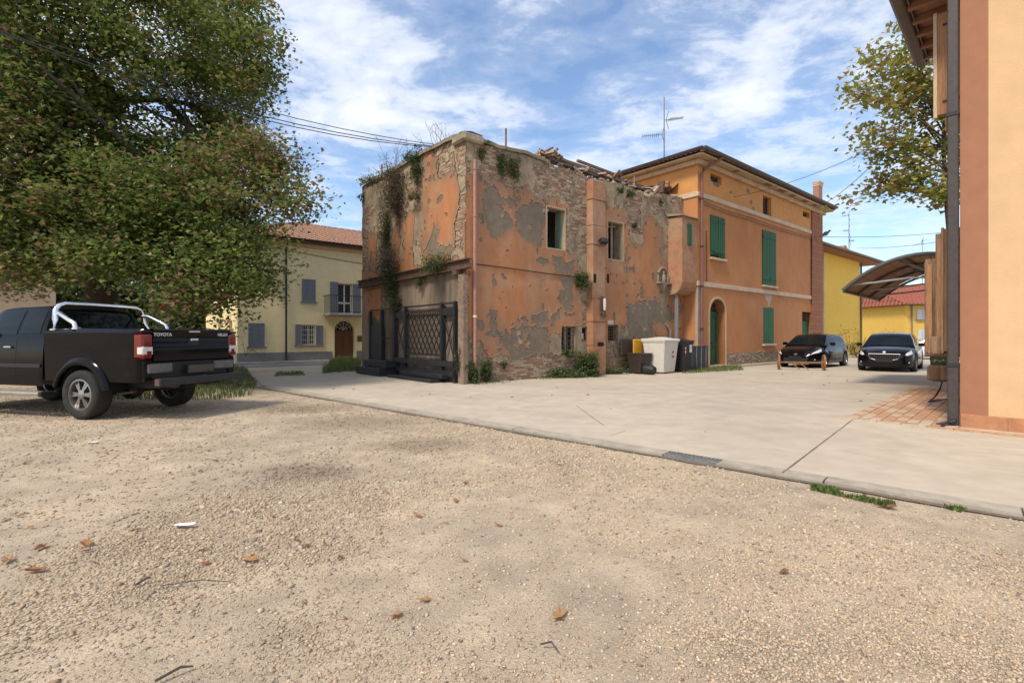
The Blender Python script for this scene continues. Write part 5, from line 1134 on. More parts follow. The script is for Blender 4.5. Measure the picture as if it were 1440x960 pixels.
b_ = MB().box(-.27, -.15, -.86, .80, .545, .665); bp = b_.build('bumper_beam', M_iron, TK, bevel=.008); box('beam_end', M_rust, bp, -.255, -.165, .7995, .803, .56, .65)
for y in (-.42, .42): box('beam_bracket', M_iron, TK, -.17, .5, y - .04, y + .04, .50, .60)
pl = box('number_plate', M_plastic, TK, -.085, -.062, -.36, .16, .70, .845, .004); box('plate_face', mat('muddy_plate', (.10, .075, .055), .8, .25, 8, .1), pl, -.089, -.0855, -.345, .145, .712, .833)
# chassis
MB().box(.1, 5.0, .38, .50, .48, .62).box(.1, 5.0, -.50, -.38, .48, .62).box(.2, 4.6, -.36, .36, .56, .66).build('chassis', M_plastic, TK); MB().tube([(WX, -.7, WR), (WX, .7, WR)], .055, 10).lathe([(.0, -.16), (.13, -.12), (.17, 0), (.13, .12), (0, .16)], 12, 'x', (WX, .05, WR)).build('rear_axle', M_plastic, TK, smooth=40)
for y in (-.55, .55): MB().bar((.55, y, .42), (WX, y, .33), .07, .03).bar((WX, y, .33), (1.95, y, .44), .07, .03).build('leaf_spring', M_rust, TK)
MB().tube([(.2, -.55, .48), (1.0, -.5, .50), (2.5, -.3, .45)], .035, 8).build('exhaust', M_rust, TK)
# cab
CX0, CX1 = 2.08, 3.55
def cab_pts(x):      # lower body section
    zb = tk_bot(x); top = 1.33 if x < 3.75 else float(np.interp(x, [3.75, 4.1, 4.9, 5.15, 5.25], [1.25, 1.22, 1.14, 1.0, .72])); hw = float(np.interp(x, [2.08, 4.4, 5.0, 5.25], [.875, .88, .80, .62]))
    zz = [zb] + [max(zb + .012 * (i + 1), z) for i, z in enumerate((.62, .80, .95, 1.08))] + [max(zb + .08, min(top, 1.24)), max(zb + .09, top)]
    yy = [hw - .03, hw, hw + .005, hw, hw - .005, hw - .02, hw - .045]
    return [(x, y, z) for y, z in zip(yy, zz)] + [(x, (hw - .07) * .98, top + .012), (x, hw * .5, top + .03), (x, 0, top + .035)]
xs = sorted(set([CX0 + i * .05 for i in range(64)] + [FX - .5, FX + .5, 5.25])); xs = [x for x in xs if x <= 5.25]
P = []
for x in xs: h_ = cab_pts(x); P.append(h_ + [(a, -b, c) for a, b, c in h_[-2::-1]])
MB().grid(P).add(P[0], [tuple(range(len(P[0])))]).add(P[-1], [tuple(range(len(P[-1])))]).build('cab_body', M_black, TK, smooth=35)
def cab_top(x, t, inset=0.0):     # greenhouse: t 0 belt .. 1 roof edge .. 2 roof centre
    z1 = float(np.interp(x, [2.08, 2.2, 2.5, 3.0, 3.35, 3.5, 4.05], [1.80, 1.845, 1.862, 1.855, 1.82, 1.74, 1.30])); hw0 = .84; hw1 = .66
    z0 = 1.31
    if t <= 1: k = t; z = z0 + (z1 - .05 - z0) * k; y = hw0 + (hw1 - hw0) * k ** 1.25
    else: k = t - 1; z = z1 - .05 + .05 * math.sin(k * math.pi / 2); y = hw1 * (1 - k)
    return Vector((x + (.10 * min(t, 1) if x < 2.3 else 0) * (2.3 - x) / .22, y, z))
gx_ = [2.08, 2.14, 2.2, 2.3, 2.5, 2.7, 2.9, 3.1, 3.3, 3.4, 3.5, 3.6, 3.7, 3.8, 3.9, 4.05]; ts = [0, .2, .4, .6, .8, .93, 1, 1.15, 1.4, 1.7, 2]
P = []
for x in gx_: h_ = [cab_top(x, t) for t in ts]; P.append(h_ + [Vector((v.x, -v.y, v.z)) for v in h_[-2::-1]])
cabt = MB().grid(P).add(P[0], [tuple(range(len(P[0])))]).build('cab_roof', M_black, TK, smooth=40)
def side_glass(x0, x1, t0, t1, name='side_window'):
    for s_ in (1, -1):
        rows = []
        for i in range(9):
            x = x0 + (x1 - x0) * i / 8; r_ = []
            for j in range(6):
                t = t0 + (t1 - t0) * j / 5; v = cab_top(x, t); r_.append((v.x, s_ * (v.y + .007), v.z + .002))
            rows.append(r_)
        MB().grid(rows).build(name, M_dglass, cabt, smooth=60)
side_glass(2.20, 2.66, .10, .90); side_glass(2.74, 3.55, .06, .90)
ws = [[Vector((x, y * (1 if abs(y) < .6 else .97), cab_top(x, 2).z - .05 * (y / .66) ** 2 + .012)) for y in (-.60, -.3, 0, .3, .60)] for x in (3.5, 3.65, 3.8, 4.0)]
MB().grid(ws).build('windscreen', M_dglass, cabt)
rw = [[(2.065 + .09 * ((z - 1.31) / .5), y * (1 - .12 * (z - 1.36) / .4), z) for z in (1.40, 1.5, 1.6, 1.70, 1.735)] for y in (-.70, -.35, 0, .35, .70)]
rwo = MB().grid(rw).build('rear_window', M_dglass, cabt)
for s_ in (1, -1): box('headrest', M_plastic, TK, 2.55, 2.65, s_ * .35 - .12, s_ * .35 + .12, 1.42, 1.68, .03)
box('dashboard', M_plastic, TK, 3.6, 3.9, -.75, .75, 1.1, 1.36, .03)
for x in (2.70, 3.62): 
    for s_ in (1, -1):
        h_ = cab_pts(x)[:7]; MB().grid([[(x + dx, s_ * (b_ + .0012), c_) for a_, b_, c_ in h_] for dx in (-.005, .005)]).build('door_gap', hole_m, TK)
for s_ in (1, -1): box('door_handle', M_chrome if s_ > 0 else M_black, TK, 2.78, 2.94, *sorted((s_ * .875, s_ * .91)), 1.12, 1.15, .008); box('side_moulding', M_plastic, TK, 2.12, 3.6, *sorted((s_ * .878, s_ * .897)), .80, .86, .006)
for s_ in (1, -1):
    rb = box('running_board', mat('dusty_aluminium', (.33, .31, .27), .5, .2, 5, .1, metal=.3), TK, 2.0, 3.9, *sorted((s_ * .80, s_ * 1.0)), .36, .415, .015); box('end_cap', M_plastic, rb, 1.93, 1.998, *sorted((s_ * .80, s_ * 1.0)), .34, .43, .015)
    m_ = box('door_mirror', M_black, TK, 3.55, 3.68, *sorted((s_ * .90, s_ * 1.08)), 1.30, 1.50, .03)
    MB().lathe([(0, -.03), (.10, -.03), (.10, .05), (0, .08)], 16, 'x', (5.12, s_ * .66, .98)).build('headlamp', M_whitelens, TK)
box('front_bumper', M_black, TK, 5.15, 5.32, -.85, .85, .5, .78, .04); box('grille', M_plastic, TK, 5.1, 5.22, -.5, .5, .82, 1.04, .02)
# chrome roll bar
hoop = [(1.93, .80, 1.40), (1.97, .775, 1.58), (2.01, .735, 1.74), (2.015, .69, 1.815), (2.02, .60, 1.855), (2.02, .3, 1.86), (2.02, -.3, 1.86), (2.02, -.60, 1.855), (2.015, -.69, 1.815), (2.01, -.735, 1.74), (1.97, -.775, 1.58), (1.93, -.80, 1.40)]
rb = MB().tube(hoop, .042, 14).build('roll_bar', M_chrome, TK, smooth=60)
for s_ in (1, -1):
    MB().tube([(2.0, s_ * .735, 1.70), (1.88, s_ * .76, 1.69), (1.62, s_ * .79, 1.575), (1.50, s_ * .795, 1.52), (1.45, s_ * .80, 1.40)], .036, 12).build('roll_bar_brace', M_chrome, rb, smooth=60)
    for x in (1.93, 1.45): MB().lathe([(.07, 0), (.07, .02), (.045, .03)], 12, 'z', (x, s_ * .80, rail(x) - .005)).build('mounting_foot', M_chrome, rb)
for x, s_ in ((WX, 1), (WX, -1), (FX, 1), (FX, -1)): wheel_parts(TK, x, s_ * .765, WR, .27, s_, 6)
# ---------------------------------------------------------------- cars
def car(name, label, loc, heading, L, W, H, paint, style, wr=.31):
    root = empty(name, loc, math.atan2(heading[1], heading[0]), label, 'car'); hl = L / 2; hw = W / 2; wbf = hl - .82; wbr = -hl + (.72 if style == 'hatch' else .95)
    def bot(x): return max(arch2(x, wbf), arch2(x, wbr))
    def arch2(x, c): d = abs(x - c); R_ = wr + .055; return .20 if d >= R_ else max(.20, wr + math.sqrt(R_ * R_ - d * d) - .01)
    bx = [-hl, -hl + .10, -hl + .35, -.9, wbf - .55, wbf + .1, hl - .35, hl - .12, hl]
    bz = [.62, .93, .98, .95, .93, .86, .76, .66, .50] if style == 'hatch' else [.62, .95, .99, .96, .93, .90, .82, .72, .52]
    wx = [-hl, -hl + .12, -hl + .5, 0, hl - .8, hl - .3, hl - .08, hl]; wy = [.62, .88, .97, 1, .99, .90, .76, .60]
    def sec(x):
        zb = bot(x); zt = float(np.interp(x, bx, bz)); w_ = hw * float(np.interp(x, wx, wy)); zz = [zb, zb + .05, max(zb + .06, .42), max(zb + .07, .60), max(zb + .08, zt - .13), max(zb + .09, zt - .03)]
        zz = [min(z, zt + (.0 if zt > zb + .1 else .12)) for z in zz]; yy = [w_ - .05, w_ - .01, w_, w_ - .005, w_ - .03, w_ - .09]
        return [(x, a, b) for a, b in zip(yy, zz)] + [(x, (w_ - .09) * .8, max(zt, zz[-1])), (x, w_ * .4, max(zt, zz[-1]) + .025), (x, 0, max(zt, zz[-1]) + .03)]
    xs = sorted(set(list(np.linspace(-hl, hl, 70)) + [c + s_ * (wr + .055) for c in (wbf, wbr) for s_ in (-1, 1)])); P = []
    for x in xs: h_ = sec(x); P.append(h_ + [(a, -b, c) for a, b, c in h_[-2::-1]])
    body = MB().grid(P).add(P[0], [tuple(range(len(P[0])))]).add(P[-1], [tuple(range(len(P[-1])))]).build('body', paint, root, smooth=40)
    MB().box(-hl + .3, hl - .3, -hw + .22, hw - .22, .16, .5).build('underbody', M_plastic, root)
    rxp = ([-hl + .08, -hl + .42, -.9, -.2, .15, .35, 1.02], [.96, 1.33, H - .02, H, H - .03, H - .10, .90]) if style == 'hatch' else ([-hl + .15, -hl + .75, -.95, -.2, .2, .45, 1.12], [.98, 1.28, H - .03, H, H - .03, H - .10, .92])
    gx0, gx1 = rxp[0][0], rxp[0][-1]
    def gp(x, t):
        z1 = float(np.interp(x, *rxp)); z0 = float(np.interp(x, bx, bz)) - .04; z1 = max(z1, z0 + .01); k0 = (z1 - z0) / (H - .9); w0 = hw * float(np.interp(x, wx, wy)) - .07; w1 = w0 - .22 * min(1, k0)
        if t <= 1: return Vector((x, w0 + (w1 - w0) * t ** 1.2, z0 + (z1 - .04 * min(1, k0) - z0) * t))
        k = t - 1; return Vector((x, w1 * (1 - k), z1 - .04 * min(1, k0) * (1 - math.sin(k * math.pi / 2))))
    gxs = sorted(set(list(np.linspace(gx0, gx1, 26)))); ts = [0, .25, .5, .75, .93, 1, 1.2, 1.5, 2]; P = []
    for x in gxs: h_ = [gp(x, t) for t in ts]; P.append(h_ + [Vector((v.x, -v.y, v.z)) for v in h_[-2::-1]])
    cab = MB().grid(P).build('roof', paint, root, smooth=40)
    def patch(xa, xb, ta, tb, nm, m_, sides=(1, -1), dz=.006, full=False):
        for s_ in sides:
            rows = []
            for i in range(8):
                x = xa + (xb - xa) * i / 7; r_ = []
                tt = [ta + (tb - ta) * j / 5 for j in range(6)]
                if full: r_ = [gp(x, t) for t in tt]; r_ = r_ + [Vector((v.x, -v.y, v.z)) for v in r_[::-1]]; r_ = [Vector((v.x + .012 * (1 if xa > 0 else -1), v.y, v.z + .012)) for v in r_]
                else:
                    for t in tt: v = gp(x, t); r_.append(Vector((v.x, s_ * (v.y + .008), v.z + .002)))
                rows.append(r_)
            MB().grid(rows).build(nm, m_, cab, smooth=60, weld=True)
            if full: break
    patch(.30, gx1 - .06, 1.05, 2, 'windscreen', M_carglass, full=True); patch(gx0 + .06, rxp[0][1] - .0, 1.08, 2, 'rear_window', M_carglass, full=True)
    patch(-.05, .72, .14, .88, 'side_window', M_carglass); patch(-.86, -.12, .14, .88, 'side_window', M_carglass); patch(rxp[0][1] + .12, -.93, .25, .85, 'side_window', M_carglass)
    for x, s_ in ((wbf, 1), (wbf, -1), (wbr, 1), (wbr, -1)): wheel_parts(root, x, s_ * (hw - .115), wr, .20, s_, 5, rim_r=.68)
    for s_ in (1, -1):
        box('door_mirror', paint, root, .52, .66, *sorted((s_ * (hw - .02), s_ * (hw + .17))), .93, 1.06, .03)
        # headlamps swept back along the wing
        rows = []
        for i in range(7):
            x = hl - .62 + .56 * i / 6 if style == 'hatch' else hl - .42 + .34 * i / 6; h_ = sec(x); zt = h_[5][2]; w_ = h_[3][1]; k = i / 6
            top_ = Vector(h_[5]); low = Vector(h_[3]); rows.append([Vector((x + .012, s_ * (low.lerp(top_, f).y + .012 - .02 * 0), low.lerp(top_, f).z + .006)) for f in (.45 - .3 * k, .6 - .2 * k, .8 - .1 * k, .98)])
        MB().grid(rows).build('headlamp', M_whitelens, root, smooth=60)
        box('fog_lamp', M_whitelens, root, hl - .20, hl - .115, *sorted((s_ * hw * .60, s_ * hw * .82)), .34, .38, .01); box('tail_lamp', M_redlens, root, -hl + .02, -hl + .2, *sorted((s_ * (hw - .28), s_ * (hw - .09))), .72, .90, .03)
    if style == 'hatch':
        g_ = box('grille', M_plastic, root, hl - .10, hl + .012, -.48, .48, .26, .44, .03); box('upper_slot', M_plastic, root, hl - .14, hl - .015, -.28, .28, .50, .53, .01)
        MB().lathe([(0, -.01), (.05, -.01), (.05, .01), (0, .015)], 16, 'x', (0, 0, 0)).build('badge', M_chrome, root).matrix_basis = Matrix.Translation((hl - .03, 0, .58)) @ Matrix.Diagonal((1, 1.6, .7, 1))
    else:
        g_ = MB().prism([(-.46, .66), (.46, .66), (.40, .50), (.28, .46), (-.28, .46), (-.40, .50)], hl - .16, hl + .006, Matrix(((0, 0, 1, 0), (1, 0, 0, 0), (0, 1, 0, 0), (0, 0, 0, 1)))).build('grille', M_plastic, root)
        pts = [(-.47, .665), (.47, .665), (.41, .495), (.28, .45), (-.28, .45), (-.41, .495), (-.47, .665)]; MB().tube([(hl + .008, a, b) for a, b in pts], .013, 6).build('grille_trim', M_chrome, g_)
        for k in range(13): y = -.39 + .065 * k; box('grille_slat', M_black, g_, hl + .006, hl + .016, y - .008, y + .008, .475, .65)
        MB().lathe([(0, -.01), (.05, -.01), (.05, .012), (0, .018)], 18, 'x', (hl - .03, 0, .72)).build('badge', M_chrome, root); box('air_intake', M_plastic, root, hl - .12, hl - .002, -.55, .55, .22, .32, .02)
    pl = box('number_plate', M_plastic, root, hl - .02, hl + .03, -.26, .26, .37 if style != 'hatch' else .40, .475 if style != 'hatch' else .50, .004)
    box('dashboard', M_plastic, root, .55, .85, -hw + .2, hw - .2, .8, .92, .02)
    for s_ in (1, -1): box('seat', M_plastic, root, -.35, -.2, s_ * .38 - .2, s_ * .38 + .2, .5, 1.12, .05)
    return root
M_carglass = glass('car_glass', (.012, .016, .018), .30)
M_black2 = mat('black_car_paint', (.004, .004, .006), .12, 0, 1, 0, coat=.15, spec=.22); M_white2 = mat('white_car_paint', (.70, .70, .69), .2, 0, 1, 0, coat=1.0)
def place(px, py, fwd, side): # ground point under a front wheel -> centre of the car
    return
U3 = RU.U
nearw = gnd(1159.5, 517.6); c1 = nearw + RU.V * .80 + RU.U * 1.13
car('black_hatchback', 'black hatchback parked along the orange house behind the old cart axle', (c1.x, c1.y, 0), (-RU.U.x, -RU.U.y), 3.95, 1.72, 1.44, M_black2, 'hatch', .30)
hd = Vector((-.68, -.733, 0)); lf = Vector((.733, -.68, 0)); fw = gnd(1285.5, 523); c2 = fw - lf * .80 - hd * (4.36 / 2 - .82)
car('black_sedan', 'glossy black car with chrome-rimmed grille parked facing the yard', (c2.x, c2.y, 0), (hd.x, hd.y), 4.36, 1.79, 1.46, M_black2, 'sedan', .325)
p = gnd(1312, 505.5); car('white_car', 'white car parked far back beneath the canopy', (p.x + .6, p.y + .3, 0), (-.80, .60), 4.1, 1.75, 1.46, M_white2, 'hatch', .31)
# ---------------------------------------------------------------- rusty cart axle
M_rw = mat('rusty_cart_iron', (.30, .13, .065), .85, .3, 8, .3, 40)
wa, wb = gnd(1095, 519.6), gnd(1158.5, 521); ax = (wb - wa); La = ax.length; CT = empty('cart_axle', (wa.x, wa.y, 0), math.atan2(ax.y, ax.x), 'rusty cart axle with two spoked wheels standing before the hatchback', 'cart')
R_c = .30
for x in (0, La):
    w_ = MB().lathe([(.0, -.07), (.05, -.06), (.05, .06), (0, .07)], 12, 'x', (x, 0, R_c)).build('wheel', M_rw, CT); MB().lathe([(R_c - .03, -.03), (R_c, -.03), (R_c, .03), (R_c - .03, .03)], 28, 'x', (x, 0, R_c), closed=True).build('rim', M_rw, w_)
    for k in range(10): t = math.pi * 2 * k / 10; MB().bar((x, .04 * math.cos(t), R_c + .04 * math.sin(t)), (x, (R_c - .02) * math.cos(t), R_c + (R_c - .02) * math.sin(t)), .03, .02, (1, 0, 0)).build('spoke', M_rw, w_)
MB().bar((.05, 0, R_c), (La - .05, 0, R_c), .06, .06).build('axle', M_wood_old, CT)
for x in (.62, La - .62): MB().bar((x - (.15 if x < 1 else -.15), 0, R_c - .04), (x + (.12 if x < 1 else -.12), .0, .01), .035, .035).build('leg', M_wood_old, CT)
MB().bar((.5, 0, R_c - .06), (La - .5, 0, R_c - .06), .03, .03).build('stretcher', M_rw, CT)
# ---------------------------------------------------------------- bins
def tapered(mb, w0, d0, w1, d1, z0, z1):
    vs = [(-w0, -d0, z0), (w0, -d0, z0), (w0, d0, z0), (-w0, d0, z0), (-w1, -d1, z1), (w1, -d1, z1), (w1, d1, z1), (-w1, d1, z1)]
    return mb.add(vs, [(3, 2, 1, 0), (4, 5, 6, 7), (0, 1, 5, 4), (1, 2, 6, 5), (2, 3, 7, 6), (3, 0, 4, 7)])
def stripes(par, x0, y, z0, w_, h_, Mrot=None):
    for k in range(5):
        m_ = M_sred if k % 2 == 0 else M_swh; z = z0 + h_ * k / 5; MB().add([(x0, y, z), (x0 + w_, y, z + h_ * .10), (x0 + w_, y, z + h_ * .30), (x0, y, z + h_ * .20)], [(0, 1, 2, 3)]).build('reflective_stripe', m_, par)
M_sred = mat('stripe_red', (.45, .02, .025), .5, .1, 5, 0); M_swh = mat('stripe_white', (.70, .68, .66), .5, .1, 5, 0)
M_wbin = mat('white_bin_plastic', (.64, .60, .53), .5, .08, 2, .05, dirt=((.45, .40, .33), 2, .58, .85)); M_bbin = mat('brown_bin_plastic', (.045, .030, .025), .5, .15, 3, .05)
def bin_(name, label, px, py, h_, w_, d_, m_, lid_m, rz, stripe=False, lid=True):
    p = gnd(px, py); b = empty(name, (p.x, p.y, 0), rz, label, 'bin', 'wheeled bins against the orange house')
    bd = tapered(MB(), w_ * .40, d_ * .38, w_ * .5, d_ * .5, .05, h_ * .90).build('body', m_, b, bevel=.03); MB().box(-w_ * .52, w_ * .52, -d_ * .52, d_ * .52, h_ * .86, h_ * .905).build('rim', m_, b, bevel=.012)
    if lid:
        l_ = MB(); P = []
        for i in range(7):
            x = -w_ * .53 + 1.06 * w_ * i / 6; P.append([(x, -d_ * .54, h_ * .905), (x, -d_ * .50, h_ * .95), (x, -d_ * .2, h_ * (1.0 - .012 * abs(i - 3))), (x, d_ * .2, h_ * (1.0 - .012 * abs(i - 3))), (x, d_ * .52, h_ * .955), (x, d_ * .54, h_ * .905)])
        l_.grid(P).add(P[0], [tuple(range(6))]).add(P[-1], [tuple(range(6))]).build('lid', lid_m, b, smooth=40)
    for s_ in (-1, 1): MB().lathe([(.0, -.03), (.10, -.03), (.10, .03), (0, .03)], 16, 'x', (s_ * w_ * .36, d_ * .40, .10)).build('wheel', M_rubber, b)
    MB().tube([(-w_ * .3, d_ * .55, h_ * .88), (w_ * .3, d_ * .55, h_ * .88)], .015, 8).build('handle', m_, b)
    if stripe: stripes(b, w_ * .10, -d_ * .47, h_ * .42, .10, .40)
    return b
bin_('wheeled_bin', 'large white wheeled bin with red and white stripes', 929, 524.6, 1.28, 1.06, .85, M_wbin, M_wbin, ANG + .10, True)
bb = bin_('wheeled_bin', 'black wheeled bin with a white label beside the white bin', 956, 522.8, 1.22, .72, .72, M_plastic, M_plastic, ANG + .1, False); stripes(bb, -.30, -.345, .62, .09, .36); box('paper_label', M_swh, bb, .05, .24, -.352, -.345, .72, 1.02)
b3 = bin_('wheeled_bin', 'brown wheeled bin with its lid thrown open against the wall', 899.5, 525.6, .80, .66, .60, M_bbin, M_bbin, ANG - .05, False, False)
MB().box(-.36, .30, .40, .46, .70, 1.28, Matrix.Rotation(-.12, 4, 'X')).build('open_lid', M_bbin, b3, bevel=.05); box('inner_lid', mat('yellow_plastic', (.62, .31, .02), .5, .08, 3, 0), b3, .02, .50, .28, .34, .62, 1.20, .03)
p = gnd(913.5, 527); tb = empty('toppled_bucket', (p.x, p.y, .17), ANG, 'dark round bucket lying beside the white bin', 'bucket'); MB().lathe([(.12, -.2), (.17, -.1), (.19, .15), (.17, .16), (.1, -.15)], 20, 'y', (0, 0, 0)).build('tub', M_plastic, tb, smooth=50); MB().tube([(-.17, .15, 0), (-.12, .22, .14), (.12, .22, .14), (.17, .15, 0)], .008, 6).build('bail', M_iron, tb)
# stack of dark metal panels in front of the alcove
pa_, pb_ = gnd(964, 522.6), gnd(995.5, 519.3); dv = pb_ - pa_; PS = empty('panel_screen', (pa_.x, pa_.y, 0), math.atan2(dv.y, dv.x), 'low screen of dark ribbed metal panels by the green door', 'screen'); Lp = dv.length
box('sheet', mat('dark_panel', (.045, .047, .052), .5, .2, 3, .1), PS, 0, Lp, 0, .04, .03, .93)
for k in range(5): x = Lp * (k + .1) / 4.6; box('rib', M_galv, PS, x - .012, x + .012, -.03, -.002, .03, .93)
for z in (.04, .90): box('rail', M_iron, PS, 0, Lp, -.02, .05, z, z + .04)
# striped bin behind the planter
p = at(1326, 500, 16.5); sb = empty('wheeled_bin', (p.x, p.y, 0), ANGR, 'black bin with striped corners behind the log planter', 'bin'); tapered(MB(), .27, .27, .33, .33, .03, 1.0).build('body', M_plastic, sb, bevel=.03); box('lid', M_plastic, sb, -.35, .35, -.36, .36, 1.001, 1.06, .02); 
for s_ in (-.31, .2): stripes(sb, s_, -.33, .55, .10, .42)
for k in range(2):
    for s_ in (-.28, .18): pass
# ================================================================ VEGETATION
def leaf_mesh(C, size, cols, seed, droop=.25, shape='kite', nrm=None):
    """C (n,3) leaf centres, size (n,), cols (n,3): folded leaves of 4 triangles with random tilt"""
    r = np.random.RandomState(seed); n = len(C); a = r.uniform(0, 2 * np.pi, n); ti = r.normal(0, .55, n) - droop
    d = np.stack([np.cos(a) * np.cos(ti), np.sin(a) * np.cos(ti), np.sin(ti)], -1); s_ = np.stack([-np.sin(a), np.cos(a), r.normal(0, .45, n)], -1); s_ /= np.linalg.norm(s_, axis=1)[:, None]
    u = np.cross(s_, d); sz = size[:, None]
    if shape == 'maple': T = [(-.45, 0, 0), (-.15, .52, .10), (.10, .22, .03), (.55, 0, -.08), (.10, -.22, .03), (-.15, -.52, .10)]
    else: T = [(-.5, 0, 0), (-.05, .30, .07), (.28, .16, .03), (.55, 0, -.05), (.28, -.16, .03), (-.05, -.30, .07)]
    V = np.stack([C + (d * x + s_ * y + u * z) * sz for x, y, z in T], 1).reshape(-1, 3); b = 6 * np.arange(n)[:, None]
    Fc = np.concatenate([b + [0, 3, 2, 1], b + [0, 5, 4, 3]]); return V, Fc, np.repeat(cols, 6, 0)
M_leaf = mat('tree_leaf', (1, 1, 1), .6, .12, 3, 0, attr=True, trans=.42, spec=.3)
M_bark = mat('tree_bark', (.075, .058, .045), .95, .35, 3, .8, 14, col2=(.045, .036, .03), streak=(1, 1, .3))
def limb(mb, p, q, r0, r1, bend, r_, n=6):
    p, q = Vector(p), Vector(q); P = []
    off = Vector((r_.uniform(-1, 1), r_.uniform(-1, 1), r_.uniform(-.3, .6))) * bend
    for i in range(n + 1): t = i / n; P.append(p.lerp(q, t) + off * math.sin(math.pi * t))
    mb.tube(P, [r0 + (r1 - r0) * i / n for i in range(n + 1)], 8); return P
def pal_cols(n, r, pal, w, jit=.25): return np.array(pal)[r.choice(len(pal), n, p=w)] * r.uniform(1 - jit, 1 + jit, (n, 1))
# ---- the big tree on the left
r_ = np.random.RandomState(12); rr = random.Random(12)
tb = Vector((-12.6, 15.2, 0)); BT = empty('large_tree', tb, 0, 'huge maple-like tree with rust-tinged leaves over the pickup', 'tree')
mb = MB(); P = limb(mb, (0, 0, -.1), (.2, 0, 3.2), .52, .40, .06, rr); forks = []
for k, (x, y, z) in enumerate(((1.2, -.6, 8.2), (-1.5, .5, 8.5), (3.2, -1.4, 5.4), (-3.2, -1.2, 6.0), (.5, -3.0, 6.6), (.2, 2.6, 7.0), (2.6, 1.4, 7.0))):
    Q = limb(mb, (.2, 0, 2.9 + .1 * k), (x, y, z), .27, .13, .5, rr); forks.append(Q[-1])
tips = []
def inside(q):
    e_ = Vector(((q.x + 1.1) / 4.6, (q.y - .2) / 4.6, (q.z - 8.2) / 5.5)); return q if e_.length < 1 else Vector((-1.1, .2, 8.2)) + Vector((e_.x * 4.6, e_.y * 4.6, e_.z * 5.5)) / e_.length
for f in forks:
    for k in range(5):
        d = Vector((rr.gauss(0, 1), rr.gauss(0, 1), rr.gauss(.35, .6))).normalized(); q = f + d * rr.uniform(2, 3.6); q.z = max(q.z, 3.0); q = inside(q); Q = limb(mb, f, q, .11, .035, .35, rr, 5); tips.append(q)
        for m in range(3):
            d2 = (d + Vector((rr.gauss(0, .7), rr.gauss(0, .7), rr.gauss(-.1, .5)))).normalized(); q2 = inside(q + d2 * rr.uniform(1.0, 2.0)); limb(mb, Q[3], q2, .045, .012, .2, rr, 4); tips.append(q2)
mb.build('trunk', M_bark, BT, smooth=60)
cc = []; tries = 0
CR, RD = np.array((-1.1, .2, 8.2)), np.array((5.2, 5.2, 6.2))
while len(cc) < 560 and tries < 40000:
    tries += 1; v = r_.normal(0, 1, 3); v /= np.linalg.norm(v); rad = r_.uniform(.42, 1.0) ** .55; q = CR + v * RD * rad * (1 + .16 * (vn(v[0] * 3 + 5, v[1] * 3 + v[2] * 2.3, 4) - .5) * 2)
    if q[2] < 3.4: continue
    if vn(q[0] * .55 + 3, q[1] * .55 + q[2] * .61, 6) < .34: continue
    cc.append(q)
for (px, py, Y, k) in ((354, 378, 13.5, 4), (344, 402, 13.2, 4), (317, 415, 13, 4), (282, 408, 12.5, 5), (387, 262, 14, 5), (400, 280, 14, 4), (374, 215, 14, 5), (367, 310, 14, 5), (255, 395, 12.5, 4), (200, 385, 12.5, 5), (150, 385, 12.5, 4), (50, 380, 12.5, 5), (15, 385, 12.5, 5), (360, 130, 14, 5), (354, 60, 14, 5), (302, 380, 12.8, 4), (332, 345, 13, 6), (282, 350, 13, 6), (240, 360, 13, 6), (40, 340, 13, 6), (347, 20, 14, 5), (100, 305, 12, 5), (180, 292, 12, 5), (250, 300, 12.3, 5), (310, 290, 12.6, 5), (60, 255, 12, 5), (150, 240, 12, 4), (225, 235, 12.3, 4), (295, 235, 12.8, 5), (200, 335, 12, 5), (120, 345, 12, 5), (290, 330, 12.5, 5), (20, 310, 12, 5)):
    for j in range(k): w_ = at(px + r_.normal(-8, 13), py + r_.normal(-6, 17), Y + r_.normal(0, .8)) - tb; cc.append(np.array(w_))
cc = np.array(cc); nl = 330; n = len(cc) * nl
sp_ = np.repeat(r_.uniform(.28, .62, len(cc)), nl)[:, None]; C = np.repeat(cc, nl, 0) + np.clip(r_.normal(0, 1, (n, 3)), -1.7, 1.7) * sp_ * np.array((1, 1, .55))
red = np.clip((np.repeat(fbm(cc[:, 0] * .45 + 20, cc[:, 2] * .45 + cc[:, 1] * .2, 8), nl) - .42) * 3.2, 0, 1)
g = pal_cols(n, r_, [(.135, .19, .048), (.19, .235, .058), (.095, .14, .04), (.27, .26, .07)], [.35, .3, .22, .13]); rdc = pal_cols(n, r_, [(.32, .19, .11), (.37, .25, .15), (.26, .14, .09), (.22, .19, .08)], [.35, .25, .2, .2])
pick = r_.random_sample(n) < .05 + red * .55; cols = np.where(pick[:, None], rdc, g)
V, Fc, cl = leaf_mesh(C, r_.uniform(.075, .15, n), cols, 3, shape='maple'); cr_ = link('crown', np_mesh('crown', V, Fc, cl), M_leaf, BT)
